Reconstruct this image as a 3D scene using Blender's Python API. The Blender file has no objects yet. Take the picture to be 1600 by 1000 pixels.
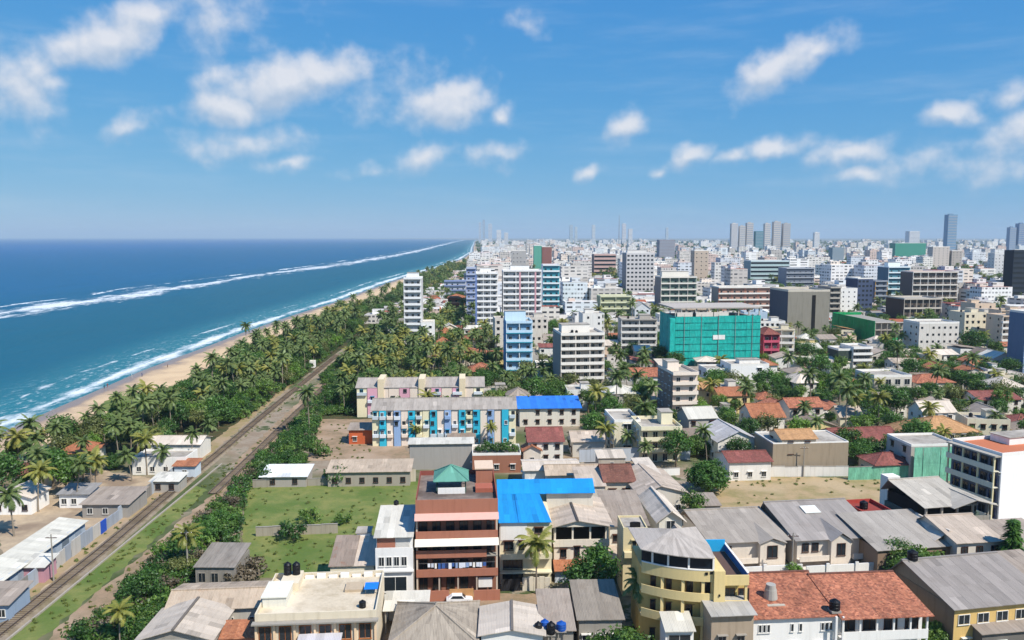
import bpy, bmesh, math, random
from mathutils import Vector, Matrix, noise
R = math.radians
rnd = random.Random(7)
scene = bpy.context.scene
COL = scene.collection

# ------------------------------------------------------------------ camera, sky, sun, exposure
F_PX, CAM_H = 1256.0, 60.0
PITCH = math.atan(130.0 / F_PX)
cam_d = bpy.data.cameras.new('camera'); cam = bpy.data.objects.new('camera', cam_d); COL.objects.link(cam)
cam_d.sensor_width = 36.0; cam_d.lens = F_PX / 1600.0 * 36.0
cam_d.clip_start = 1.0; cam_d.clip_end = 120000.0
cam.location = (0, 0, CAM_H); cam.rotation_euler = (R(90) - PITCH, 0, 0)
scene.camera = cam
SUN_AZ, SUN_EL = 48.0, 50.0          # sun stands behind the camera to the right
sdir = Vector((math.sin(R(SUN_AZ)) * math.cos(R(SUN_EL)), -math.cos(R(SUN_AZ)) * math.cos(R(SUN_EL)), math.sin(R(SUN_EL))))
sun_d = bpy.data.lights.new('sun', 'SUN'); sun_d.energy = 4.7; sun_d.angle = R(0.53); sun_d.color = (1.0, 0.945, 0.86)
sun = bpy.data.objects.new('sun', sun_d); COL.objects.link(sun)
sun.rotation_euler = (-sdir).to_track_quat('-Z', 'Y').to_euler(); sun.location = (60, -60, 200)
vs = scene.view_settings
vs.view_transform = 'Standard'; vs.look = 'None'; vs.gamma = 1.0; vs.use_curve_mapping = False; vs.exposure = 0.32
cy = scene.cycles
scene.render.engine = 'CYCLES'
cy.use_denoising = True; cy.max_bounces = 5; cy.diffuse_bounces = 3; cy.glossy_bounces = 2; cy.transmission_bounces = 2
cy.transparent_max_bounces = 6; cy.volume_bounces = 0; cy.use_adaptive_sampling = True; cy.adaptive_threshold = 0.02
cy.caustics_reflective = False; cy.caustics_refractive = False

world = bpy.data.worlds.new('World'); scene.world = world; world.use_nodes = True
W = world.node_tree; W.nodes.clear()
def wn(t, **k):
    n = W.nodes.new(t)
    for a, b in k.items(): setattr(n, a, b)
    return n
def mth(T, op, a, b=None, c=None, clamp=False):
    n = T.nodes.new('ShaderNodeMath'); n.operation = op; n.use_clamp = clamp
    for i, v in enumerate((a, b, c)):
        if v is None: continue
        if isinstance(v, (int, float)): n.inputs[i].default_value = v
        else: T.links.new(v, n.inputs[i])
    return n.outputs[0]
sky = wn('ShaderNodeTexSky', sky_type='NISHITA', sun_disc=False, sun_elevation=R(SUN_EL), sun_rotation=R(180 - SUN_AZ), altitude=1500, air_density=1.0, dust_density=0.0, ozone_density=6.0)
tc = wn('ShaderNodeTexCoord')
sep = wn('ShaderNodeSeparateXYZ'); W.links.new(tc.outputs['Generated'], sep.inputs[0])
az = mth(W, 'ARCTAN2', sep.outputs[0], sep.outputs[1])
el = mth(W, 'ARCSINE', sep.outputs[2])
cmb = wn('ShaderNodeCombineXYZ'); W.links.new(az, cmb.inputs[0]); W.links.new(el, cmb.inputs[1])
def wnoise(vec, scale, detail, rough=0.55):
    n = wn('ShaderNodeTexNoise'); n.inputs['Scale'].default_value = scale; n.inputs['Detail'].default_value = detail
    n.inputs['Roughness'].default_value = rough; W.links.new(vec, n.inputs['Vector']); return n
# cumulus banks: azimuth, elevation (in hundredths of a radian), half sizes, tilt, thickness
def azel(px, py):
    b = (500 - py) / F_PX; a = (px - 800) / F_PX
    fy, fz, uy, uz = math.cos(PITCH), -math.sin(PITCH), math.sin(PITCH), math.cos(PITCH)
    d = Vector((a, fy + b * uy, fz + b * uz)).normalized()
    return math.atan2(d.x, d.y), math.asin(d.z)
CLOUDS = [  # px, py of the middle, half length, half height, tilt in degrees, weight
    (165, 55, 105, 42, 22, 1.0), (228, 20, 70, 34, 15, .8), (20, 130, 85, 60, 10, .6), (350, 30, 95, 60, 10, .36), (190, 203, 55, 20, 22, .62),
    (440, 130, 150, 52, 16, 1.05), (360, 165, 90, 34, 10, 1.0), (500, 112, 90, 34, 8, .95), (385, 220, 120, 34, 4, .55), (450, 252, 50, 14, 0, .55), (620, 130, 110, 45, 20, .36),
    (690, 165, 95, 46, 14, .95), (725, 145, 50, 30, 10, .8), (782, 180, 30, 22, 10, .6), (660, 248, 60, 24, 12, .62), (780, 245, 60, 26, 6, .5), (590, 268, 60, 14, 2, .38),
    (1215, 112, 105, 34, 29, .9), (1265, 80, 50, 22, 25, .7), (968, 200, 58, 30, 24, .7), (1073, 246, 44, 20, 18, .75), (1145, 249, 34, 12, 4, .5), (1220, 234, 58, 20, 6, .8),
    (1330, 240, 80, 30, 4, .75), (1320, 228, 40, 18, 8, .6), (1488, 182, 50, 22, 4, .8), (1350, 276, 36, 14, 6, .6), (924, 271, 28, 13, 6, .6),
    (1450, 240, 120, 36, 8, .42), (1590, 205, 80, 42, 20, .62), (1580, 148, 50, 22, 14, .5), (815, 33, 55, 22, 8, .32), (1560, 250, 90, 36, 4, .36), (1030, 268, 26, 10, 6, .45), (80, 132, 50, 20, 10, .5)]
zc = mth(W, 'MAXIMUM', sep.outputs[2], 0.05)
pv = wn('ShaderNodeVectorMath', operation='DIVIDE'); W.links.new(tc.outputs['Generated'], pv.inputs[0])
cz = wn('ShaderNodeCombineXYZ'); [W.links.new(zc, cz.inputs[i]) for i in range(3)]
W.links.new(cz.outputs[0], pv.inputs[1])
gen = wnoise(pv.outputs[0], 0.9, 5)                       # outside the photograph's window the same fair-weather cumulus goes on
gfield = mth(W, 'MULTIPLY_ADD', gen.outputs['Fac'], 3.2, -1.85)
outm = mth(W, 'MAXIMUM', mth(W, 'MULTIPLY', mth(W, 'SUBTRACT', el, 0.29), 14.0, clamp=True), mth(W, 'MULTIPLY', mth(W, 'SUBTRACT', mth(W, 'ABSOLUTE', az), 0.60), 9.0, clamp=True))
gout = mth(W, 'ADD', gfield, mth(W, 'MULTIPLY_ADD', outm, 4.0, -4.0))
def cloud_field(vec, detail):
    """cloud thickness seen in the direction vec (azimuth, elevation)"""
    warp = wnoise(vec, 11.0, 3)
    wsub = wn('ShaderNodeVectorMath', operation='SUBTRACT'); W.links.new(warp.outputs['Color'], wsub.inputs[0]); wsub.inputs[1].default_value = (.5, .5, .5)
    wsc = wn('ShaderNodeVectorMath', operation='MULTIPLY'); W.links.new(wsub.outputs[0], wsc.inputs[0]); wsc.inputs[1].default_value = (.06, .04, 0)
    wadd = wn('ShaderNodeVectorMath', operation='ADD'); W.links.new(vec, wadd.inputs[0]); W.links.new(wsc.outputs[0], wadd.inputs[1])
    acc = None
    for (px, py, hl, hh, tilt, wt) in CLOUDS:
        a0, e0 = azel(px, py); wt *= .92
        mp = wn('ShaderNodeMapping', vector_type='TEXTURE')
        mp.inputs['Location'].default_value = (a0, e0, 0); mp.inputs['Rotation'].default_value = (0, 0, R(tilt)); mp.inputs['Scale'].default_value = (hl / F_PX * 1.05, hh / F_PX * 1.1, 1)
        W.links.new(wadd.outputs[0], mp.inputs['Vector'])
        ln = wn('ShaderNodeVectorMath', operation='LENGTH'); W.links.new(mp.outputs[0], ln.inputs[0])
        v = mth(W, 'MULTIPLY_ADD', ln.outputs['Value'], -wt, wt)
        acc = v if acc is None else mth(W, 'SMOOTH_MAX', acc, v, 0.05)
    acc = mth(W, 'MAXIMUM', acc, gout)
    n1 = wnoise(vec, 24.0, detail, .52)
    return mth(W, 'ADD', acc, mth(W, 'MULTIPLY_ADD', n1.outputs['Fac'], 1.15, -.62))
dens = cloud_field(cmb.outputs[0], 6)
offv = wn('ShaderNodeVectorMath', operation='ADD'); W.links.new(cmb.outputs[0], offv.inputs[0]); offv.inputs[1].default_value = (.005, .013, 0)
dens2 = cloud_field(offv.outputs[0], 4)
mr = wn('ShaderNodeMapRange', interpolation_type='SMOOTHSTEP'); W.links.new(dens, mr.inputs[0]); mr.inputs[1].default_value = -.06; mr.inputs[2].default_value = .60; mr.inputs[4].default_value = .80
# high thin cirrus streaks
cmap = wn('ShaderNodeMapping'); W.links.new(cmb.outputs[0], cmap.inputs[0]); cmap.inputs['Rotation'].default_value = (0, 0, R(-14)); cmap.inputs['Scale'].default_value = (2.2, 16, 1)
cir = wnoise(cmap.outputs[0], 2.0, 6, .6)
cirm = wn('ShaderNodeMapRange', interpolation_type='SMOOTHSTEP'); W.links.new(cir.outputs['Fac'], cirm.inputs[0]); cirm.inputs[1].default_value = .46; cirm.inputs[2].default_value = .8; cirm.inputs[4].default_value = .16
relief = mth(W, 'MULTIPLY_ADD', mth(W, 'SUBTRACT', dens, dens2), 1.7, .50, clamp=True)  # cloud shading painted in: bright upper edges, darker bases
cc = wn('ShaderNodeMixRGB'); W.links.new(relief, cc.inputs[0]); cc.inputs[1].default_value = (4.7, 5.5, 6.7, 1); cc.inputs[2].default_value = (8.3, 8.1, 8.2, 1)
SKYMUL = (0.50, 0.88, 1.15)
SKYCURVE = ((.82, .92), (.588, .45), (.724, .12))     # evens out the Nishita gradient between horizon and upper sky
grade = wn('ShaderNodeMixRGB', blend_type='MULTIPLY'); grade.inputs[0].default_value = 1; W.links.new(sky.outputs[0], grade.inputs[1]); grade.inputs[2].default_value = (*SKYMUL, 1)
m1 = wn('ShaderNodeMixRGB'); W.links.new(cirm.outputs[0], m1.inputs[0]); 
ssep = wn('ShaderNodeSeparateColor'); W.links.new(grade.outputs[0], ssep.inputs[0]); scmb = wn('ShaderNodeCombineColor')
for i_, (k_, g_) in enumerate(SKYCURVE): W.links.new(mth(W, 'MULTIPLY', mth(W, 'POWER', mth(W, 'MULTIPLY', ssep.outputs[i_], .11), g_), k_ / .11), scmb.inputs[i_])
W.links.new(scmb.outputs[0], m1.inputs[1]); m1.inputs[2].default_value = (6.2, 7.0, 7.9, 1)
m2 = wn('ShaderNodeMixRGB'); W.links.new(mr.outputs[0], m2.inputs[0]); W.links.new(m1.outputs[0], m2.inputs[1]); W.links.new(cc.outputs[0], m2.inputs[2])
bg = wn('ShaderNodeBackground'); bg.inputs['Strength'].default_value = 0.088; W.links.new(m2.outputs[0], bg.inputs[0])
wo = wn('ShaderNodeOutputWorld'); W.links.new(bg.outputs[0], wo.inputs[0])
world.cycles.sampling_method = 'MANUAL'; world.cycles.sample_map_resolution = 512

# ------------------------------------------------------------------ projection helpers: photograph pixel <-> place on the ground
CF = Vector((0, math.cos(PITCH), -math.sin(PITCH))); CU = Vector((0, math.sin(PITCH), math.cos(PITCH))); CAMP = Vector((0, 0, CAM_H))
def ray(px, py): return CF + Vector((1, 0, 0)) * ((px - 800) / F_PX) + CU * ((500 - py) / F_PX)
def G(px, py, z=0.0):
    d = ray(px, py); t = (z - CAM_H) / d.z
    return Vector((d.x * t, d.y * t, z))
def proj(p):
    q = Vector(p) - CAMP; w = q.dot(CF)
    return 800 + F_PX * q.x / w, 500 - F_PX * q.dot(CU) / w
def height_at(p, py):                       # height above ground point p that shows on row py
    k = (500 - py) / F_PX; q = Vector((p[0], p[1], 0)) - CAMP
    return (k * q.dot(CF) - q.dot(CU)) / (CU.z - k * CF.z)

# ------------------------------------------------------------------ mesh helpers
class MB:
    def __init__(s): s.v = []; s.f = []; s.t = []; s.m = []
    def face(s, pts, tone=1.0, m=0):
        i = len(s.v); s.v += [tuple(p) for p in pts]; s.f.append(tuple(range(i, i + len(pts)))); s.t.append(tone); s.m.append(m)
    def box(s, x0, x1, y0, y1, z0, z1, tone=1.0, m=0):
        i = len(s.v)
        s.v += [(x0, y0, z0), (x1, y0, z0), (x1, y1, z0), (x0, y1, z0), (x0, y0, z1), (x1, y0, z1), (x1, y1, z1), (x0, y1, z1)]
        for q in ((0, 3, 2, 1), (4, 5, 6, 7), (0, 1, 5, 4), (1, 2, 6, 5), (2, 3, 7, 6), (3, 0, 4, 7)):
            s.f.append(tuple(i + k for k in q)); s.t.append(tone); s.m.append(m)
        return s
    def slab(s, a, b, c, d, th=.12, tone=1.0, m=0):          # quad a b c d (upper face, counter-clockwise from above) with thickness downwards
        i = len(s.v); up = [Vector(p) for p in (a, b, c, d)]
        s.v += [tuple(p) for p in up] + [tuple(p - Vector((0, 0, th))) for p in up]
        for q in ((0, 1, 2, 3), (7, 6, 5, 4), (0, 4, 5, 1), (1, 5, 6, 2), (2, 6, 7, 3), (3, 7, 4, 0)):
            s.f.append(tuple(i + k for k in q)); s.t.append(tone); s.m.append(m)
    def prism(s, pts, z0, z1, tone=1.0, m=0):
        n = len(pts); i = len(s.v)
        s.v += [(p[0], p[1], z0) for p in pts] + [(p[0], p[1], z1) for p in pts]
        s.f.append(tuple(i + n + k for k in range(n))); s.f.append(tuple(i + k for k in reversed(range(n))))
        for k in range(n): s.f.append((i + k, i + (k + 1) % n, i + n + (k + 1) % n, i + n + k))
        s.t += [tone] * (n + 2); s.m += [m] * (n + 2)
    def cyl(s, x, y, z0, z1, r0, r1=None, n=12, tone=1.0, m=0, cap=True):
        r1 = r0 if r1 is None else r1; i = len(s.v)
        for z, r in ((z0, r0), (z1, r1)):
            s.v += [(x + r * math.cos(2 * math.pi * k / n), y + r * math.sin(2 * math.pi * k / n), z) for k in range(n)]
        for k in range(n): s.f.append((i + k, i + (k + 1) % n, i + n + (k + 1) % n, i + n + k)); s.t.append(tone); s.m.append(m)
        if cap: s.f.append(tuple(i + n + k for k in range(n))); s.t.append(tone); s.m.append(m)
    def tube(s, pts, radii, n=6, tone=1.0, m=0):
        rings = []
        for k, p in enumerate(pts):
            p = Vector(p); d = (Vector(pts[min(k + 1, len(pts) - 1)]) - Vector(pts[max(k - 1, 0)])).normalized()
            a = d.cross(Vector((0.31, .95, .05))).normalized(); b = d.cross(a)
            i = len(s.v); s.v += [tuple(p + (a * math.cos(2 * math.pi * j / n) + b * math.sin(2 * math.pi * j / n)) * radii[k]) for j in range(n)]
            rings.append(i)
        for a, b in zip(rings, rings[1:]):
            for j in range(n): s.f.append((a + j, a + (j + 1) % n, b + (j + 1) % n, b + j)); s.t.append(tone); s.m.append(m)
    def mesh(s, name, mats):
        me = bpy.data.meshes.new(name); me.from_pydata(s.v, [], s.f)
        at = me.attributes.new('tone', 'FLOAT', 'FACE'); at.data.foreach_set('value', s.t)
        mats = mats if isinstance(mats, (list, tuple)) else [mats]
        for m in mats: me.materials.append(m)
        if len(mats) > 1: me.polygons.foreach_set('material_index', s.m)
        me.update(); return me
    def build(s, name, mats, parent=None, smooth=False):
        me = s.mesh(name, mats)
        if smooth: me.polygons.foreach_set('use_smooth', [True] * len(me.polygons))
        return link(name, me, parent)
def link(name, me, parent=None, loc=None, rz=0.0, sc=None):
    o = bpy.data.objects.new(name, me); COL.objects.link(o)
    if parent is not None: o.parent = parent
    if loc is not None: o.location = loc
    if rz: o.rotation_euler = (0, 0, rz)
    if sc is not None: o.scale = (sc, sc, sc) if isinstance(sc, (int, float)) else sc
    return o
def tag(o, label=None, cat=None, group=None, kind=None):
    if label: o['label'] = label
    if cat: o['category'] = cat
    if group: o['group'] = group
    if kind: o['kind'] = kind
    return o
def thing(name, label, cat, loc=(0, 0, 0), rz=0.0, group=None):
    o = bpy.data.objects.new(name, None); COL.objects.link(o); o.empty_display_size = .5
    o.location = loc; o.rotation_euler = (0, 0, rz); return tag(o, label, cat, group)

# ------------------------------------------------------------------ materials
MATS = {}
def lin(c):                                                   # '#rrggbb' or 0..255 triple in sRGB -> linear
    if isinstance(c, str): c = tuple(int(c[i:i + 2], 16) for i in (1, 3, 5))
    return tuple((v / 255 / 12.92 if v / 255 <= .04045 else ((v / 255 + .055) / 1.055) ** 2.4) for v in c)
def newmat(name):
    m = bpy.data.materials.new(name); m.use_nodes = True; T = m.node_tree; T.nodes.clear()
    out = T.nodes.new('ShaderNodeOutputMaterial'); b = T.nodes.new('ShaderNodeBsdfPrincipled'); T.links.new(b.outputs[0], out.inputs[0])
    b.inputs['Specular IOR Level'].default_value = .25
    return m, T, b, out
def tnoise(T, scale, detail=3, rough=.55, vec=None, stretch=None, obj=False):
    n = T.nodes.new('ShaderNodeTexNoise'); n.inputs['Scale'].default_value = scale; n.inputs['Detail'].default_value = detail; n.inputs['Roughness'].default_value = rough
    if vec is None:
        if obj: vec = T.nodes.new('ShaderNodeTexCoord').outputs['Object']
        else: vec = T.nodes.new('ShaderNodeNewGeometry').outputs['Position']
    if stretch:
        mp = T.nodes.new('ShaderNodeMapping'); mp.inputs['Scale'].default_value = stretch; T.links.new(vec, mp.inputs[0]); vec = mp.outputs[0]
    T.links.new(vec, n.inputs['Vector']); return n.outputs['Fac']
def mixc(T, fac, a, b, mode='MIX'):
    n = T.nodes.new('ShaderNodeMixRGB'); n.blend_type = mode
    for i, v in enumerate((fac, a, b)):
        if isinstance(v, (int, float)): n.inputs[i].default_value = v if i == 0 else (v, v, v, 1)
        elif isinstance(v, tuple): n.inputs[i].default_value = (*v[:3], 1)
        else: T.links.new(v, n.inputs[i])
    return n.outputs[0]
def rng(T, v, a, b, c=0.0, d=1.0):
    n = T.nodes.new('ShaderNodeMapRange'); n.interpolation_type = 'SMOOTHSTEP'; T.links.new(v, n.inputs[0])
    for i, x in enumerate((a, b, c, d)): n.inputs[i + 1].default_value = x
    return n.outputs[0]
def attr(T, name):
    n = T.nodes.new('ShaderNodeAttribute'); n.attribute_name = name; return n.outputs['Fac']
def bump(T, b, h, strength=.3, dist=.05):
    n = T.nodes.new('ShaderNodeBump'); n.inputs['Strength'].default_value = strength; n.inputs['Distance'].default_value = dist
    T.links.new(h, n.inputs['Height']); T.links.new(n.outputs[0], b.inputs['Normal'])
def wallm(c, dirt=.5, rough=.85, tone=False):
    key = ('wall', str(c), dirt, tone)
    if key in MATS: return MATS[key]
    m, T, b, o = newmat('painted_wall'); col = lin(c)
    n1 = tnoise(T, .55, 4, .65); n2 = tnoise(T, 1.0, 4, .6, stretch=(1.6, 1.6, .12)); n3 = tnoise(T, 5, 3)
    dk = tuple(v * .62 * k for v, k in zip(col, (1.0, .97, .90)))
    f = mth(T, 'MULTIPLY', rng(T, n2, .45, .85), dirt)
    cc = mixc(T, f, col, dk)
    cc = mixc(T, mth(T, 'MULTIPLY', rng(T, n1, .5, .8), dirt * .5), cc, tuple(v * .78 for v in col))
    cc = mixc(T, .12, cc, mixc(T, n3, (.55, .55, .55), (1.25, 1.25, 1.25)), 'MULTIPLY')
    if tone: cc = mixc(T, 1.0, cc, attr(T, 'tone'), 'MULTIPLY')
    T.links.new(cc, b.inputs['Base Color']); b.inputs['Roughness'].default_value = rough
    bump(T, b, n3, .12, .02)
    MATS[key] = m; return m
def plain(c, rough=.6, metal=0.0, var=.15, name='paint'):
    key = ('plain', str(c), rough, metal)
    if key in MATS: return MATS[key]
    m, T, b, o = newmat(name); col = lin(c); n = tnoise(T, 2.2, 4)
    T.links.new(mixc(T, n, tuple(v * (1 - var) for v in col), tuple(min(1, v * (1 + var)) for v in col)), b.inputs['Base Color'])
    b.inputs['Roughness'].default_value = rough; b.inputs['Metallic'].default_value = metal
    MATS[key] = m; return m
def sheetm(c, stain=.6, rust=0.0, rough=.8):
    """fibre-cement or metal roofing sheet: per-sheet tone, run-off streaks down the slope, lichen, fine corrugation"""
    key = ('sheet', str(c), stain, rust)
    if key in MATS: return MATS[key]
    m, T, b, o = newmat('roof_sheet'); col = lin(c)
    oc = T.nodes.new('ShaderNodeTexCoord').outputs['Object']
    n1 = tnoise(T, .30, 5, .65); n2 = tnoise(T, 1.0, 4, .65, vec=oc, stretch=(3.2, .35, .35)); n3 = tnoise(T, 3.5, 4)
    cc = mixc(T, mth(T, 'MULTIPLY', rng(T, n2, .42, .8), stain), col, tuple(v * .55 for v in col))
    cc = mixc(T, mth(T, 'MULTIPLY', rng(T, n1, .50, .78), stain * .7), cc, (col[0] * .62, col[1] * .55, col[2] * .48))
    if rust: cc = mixc(T, mth(T, 'MULTIPLY', rng(T, tnoise(T, .8, 5, .7), .55, .72), rust), cc, lin('#8a5638'))
    cc = mixc(T, mth(T, 'MULTIPLY', rng(T, n3, .62, .8), .35), cc, tuple(min(.8, v * 1.5) for v in col))
    cc = mixc(T, 1.0, cc, attr(T, 'tone'), 'MULTIPLY')
    T.links.new(cc, b.inputs['Base Color']); b.inputs['Roughness'].default_value = rough
    w = T.nodes.new('ShaderNodeTexWave'); w.inputs['Scale'].default_value = 1.4; T.links.new(oc, w.inputs['Vector'])
    bump(T, b, w.outputs['Fac'], .35, .05)
    MATS[key] = m; return m
def tilem(c, c2):
    """clay tiles: rows across the slope, every tile its own shade"""
    key = ('tile', c, c2)
    if key in MATS: return MATS[key]
    m, T, b, o = newmat('clay_tiles'); a, d = lin(c), lin(c2)
    oc = T.nodes.new('ShaderNodeTexCoord').outputs['Object']
    vo = T.nodes.new('ShaderNodeTexVoronoi'); vo.inputs['Scale'].default_value = 3.2; T.links.new(oc, vo.inputs['Vector'])
    sv = T.nodes.new('ShaderNodeSeparateXYZ'); T.links.new(vo.outputs['Color'], sv.inputs[0])
    n1 = tnoise(T, .35, 5, .7); n2 = tnoise(T, 2.2, 5, .7)
    cc = mixc(T, sv.outputs[0], a, d)
    cc = mixc(T, mth(T, 'MULTIPLY', rng(T, n1, .5, .75), .55), cc, tuple(v * .5 for v in a))
    cc = mixc(T, mth(T, 'MULTIPLY', rng(T, n2, .55, .72), .6), cc, lin('#bf9478'))
    cc = mixc(T, mth(T, 'MULTIPLY', rng(T, tnoise(T, 1.1, 5, .75), .54, .7), .65), cc, lin('#5a4236'))
    cc = mixc(T, 1.0, cc, attr(T, 'tone'), 'MULTIPLY')
    T.links.new(cc, b.inputs['Base Color']); b.inputs['Roughness'].default_value = .85
    w = T.nodes.new('ShaderNodeTexWave'); w.inputs['Scale'].default_value = 1.1; w.bands_direction = 'Y'; T.links.new(oc, w.inputs['Vector'])
    bump(T, b, mth(T, 'ADD', w.outputs['Fac'], sv.outputs[1]), .5, .06)
    MATS[key] = m; return m
def netm(c):
    """green debris netting: weave folds, seams, patches bleached by the sun"""
    key = ('net', c)
    if key in MATS: return MATS[key]
    m, T, b, o = newmat('debris_netting'); col = lin(c)
    oc = T.nodes.new('ShaderNodeTexCoord').outputs['Object']
    n1 = tnoise(T, .25, 4, .6); n2 = tnoise(T, 1.0, 5, .7, vec=oc, stretch=(.9, .9, .25)); n3 = tnoise(T, 1.0, 3, .6, vec=oc, stretch=(.1, .1, .6))
    cc = mixc(T, rng(T, n2, .35, .75), tuple(v * .75 for v in col), tuple(min(1, v * 1.2) for v in col))
    cc = mixc(T, mth(T, 'MULTIPLY', rng(T, n3, .55, .65), .45), cc, tuple(v * .55 for v in col))
    cc = mixc(T, mth(T, 'MULTIPLY', rng(T, n1, .5, .8), .3), cc, tuple(min(1, v * .6 + .12) for v in col))
    T.links.new(cc, b.inputs['Base Color']); b.inputs['Roughness'].default_value = .7
    bump(T, b, n2, .8, .3)
    MATS[key] = m; return m
def leafm(name, dark, light, trans=.3):
    m, T, b, o = newmat(name)
    n = tnoise(T, .25, 3)
    info = T.nodes.new('ShaderNodeObjectInfo')
    f = mth(T, 'ADD', mth(T, 'MULTIPLY', attr(T, 'tone'), .75), mth(T, 'MULTIPLY_ADD', info.outputs['Random'], .5, -.25), clamp=True)
    cc = mixc(T, f, lin(dark), lin(light))
    cc = mixc(T, mth(T, 'MULTIPLY', rng(T, n, .5, .75), .3), cc, (.10, .095, .03))
    T.nodes.remove(b)
    d = T.nodes.new('ShaderNodeBsdfDiffuse'); t = T.nodes.new('ShaderNodeBsdfTranslucent'); g = T.nodes.new('ShaderNodeBsdfGlossy'); g.inputs['Roughness'].default_value = .45
    T.links.new(cc, d.inputs[0]); T.links.new(mixc(T, 1.0, cc, (1.0, 1.05, .55), 'MULTIPLY'), t.inputs[0]); g.inputs[0].default_value = (.9, .95, 1, 1)
    mx = T.nodes.new('ShaderNodeMixShader'); mx.inputs[0].default_value = trans; T.links.new(d.outputs[0], mx.inputs[1]); T.links.new(t.outputs[0], mx.inputs[2])
    m2 = T.nodes.new('ShaderNodeMixShader'); m2.inputs[0].default_value = .02; T.links.new(mx.outputs[0], m2.inputs[1]); T.links.new(g.outputs[0], m2.inputs[2])
    T.links.new(m2.outputs[0], o.inputs[0]); return m
GLASS, T_, b_, o_ = newmat('window_glass'); b_.inputs['Base Color'].default_value = (.018, .024, .03, 1); b_.inputs['Roughness'].default_value = .12; b_.inputs['Specular IOR Level'].default_value = .5
DARK = plain('#1d1b1b', .9, name='dark_interior')
WHITE = wallm('#e9e6e0', .35); CREAM = wallm('#e3d8bd', .45); CONC = wallm('#9a948a', .7)
FRAME = plain('#d9d6cf', .6); BROWNW = plain('#4a2c20', .7); TANK = plain('#15161a', .45); TANKB = plain('#1d4f9e', .45)
# ------------------------------------------------------------------ the setting: land, beach, sea, haze
FAR = 42000.0
SHORE = [(-400, -150), (115, -152), (249, -162), (292, -166), (356, -171), (429, -172), (508, -174), (618, -173), (771, -168), (1082, -168), (1307, -163), (1686, -147), (2234, -142), (3300, -165), (4754, -234), (7000, -330), (10000, -470), (15227, -660), (20000, -1500), (26000, -4500), (FAR, -9000)]
def shore_x(y):
    for (a, xa), (b, xb) in zip(SHORE, SHORE[1:]):
        if y <= b:
            t = max(0.0, (y - a) / (b - a)); return xa + (xb - xa) * t
    return SHORE[-1][1]
BEACH_W = [(-400, 18), (200, 18), (240, 24), (266, 28), (300, 34), (420, 34), (566, 36), (699, 38), (1037, 38), (1300, 34), (1517, 30), (2170, 24), (3500, 16), (FAR, 12)]
def beach_w(y):
    for (a, xa), (b, xb) in zip(BEACH_W, BEACH_W[1:]):
        if y <= b: return xa + (xb - xa) * max(0.0, (y - a) / (b - a))
    return 9
def wob(y, s=1.0): return (noise.noise((y * .013, 3.1, 0)) * 4 + noise.noise((y * .05, 9.1, 0)) * 1.6) * s
YS = []; y = -400.0
while y < FAR: YS.append(y); y += 6 if 80 < y < 1500 else (25 if y < 5000 else 400)
YS.append(FAR)
# land
m, T, b, o = newmat('city_soil')
n1 = tnoise(T, .02, 5, .6); n2 = tnoise(T, .12, 5, .65); n3 = tnoise(T, 1.4, 4, .6)
c = mixc(T, rng(T, n2, .4, .65), lin('#8b7a66'), lin('#a39684')); c = mixc(T, rng(T, n1, .45, .6), c, lin('#4f5a33')); c = mixc(T, rng(T, n2, .52, .62), c, lin('#46512c'))
c = mixc(T, .35, c, mixc(T, n3, (.5, .5, .5), (1.3, 1.3, 1.3)), 'MULTIPLY')
T.links.new(c, b.inputs['Base Color']); b.inputs['Roughness'].default_value = .95; bump(T, b, n3, .4, .1)
SOIL = m
g = MB()
for a, e in zip(YS, YS[1:]):
    xa, xe = shore_x(a) + beach_w(a) + wob(a), shore_x(e) + beach_w(e) + wob(e)
    g.face([(xa, a, 0), (FAR, a, 0), (FAR, e, 0), (xe, e, 0)])
tag(g.build('ground', SOIL), kind='structure')
# beach: dry sand up the slope, wet sand by the water
m, T, b, o = newmat('beach_sand')
z = T.nodes.new('ShaderNodeSeparateXYZ'); T.links.new(T.nodes.new('ShaderNodeNewGeometry').outputs['Position'], z.inputs[0])
n1 = tnoise(T, .08, 5, .6); n3 = tnoise(T, .9, 5, .65)
wet = rng(T, mth(T, 'ADD', z.outputs[2], mth(T, 'MULTIPLY', n1, .4)), -.05, .22)
c = mixc(T, wet, lin('#8d7868'), mixc(T, n1, lin('#c8a882'), lin('#d6bd98')))
c = mixc(T, .3, c, mixc(T, n3, (.6, .6, .6), (1.25, 1.25, 1.25)), 'MULTIPLY')
T.links.new(c, b.inputs['Base Color']); T.links.new(mth(T, 'MULTIPLY_ADD', wet, .6, .3), b.inputs['Roughness']); bump(T, b, n3, .3, .1)
g = MB()
for a, e in zip(YS, YS[1:]):
    def row(y):
        xs, bw = shore_x(y), beach_w(y) + wob(y)
        return [(xs + bw + 6, y, .03), (xs + 20, y, .0), (xs + 10, y, -.12), (xs, y, -.55), (xs - 14, y, -1.15), (xs - 60, y, -3)]
    ra, re = row(a), row(e)
    for i in range(5): g.face([ra[i + 1], ra[i], re[i], re[i + 1]])
tag(g.build('beach', m, smooth=True), kind='structure')
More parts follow.
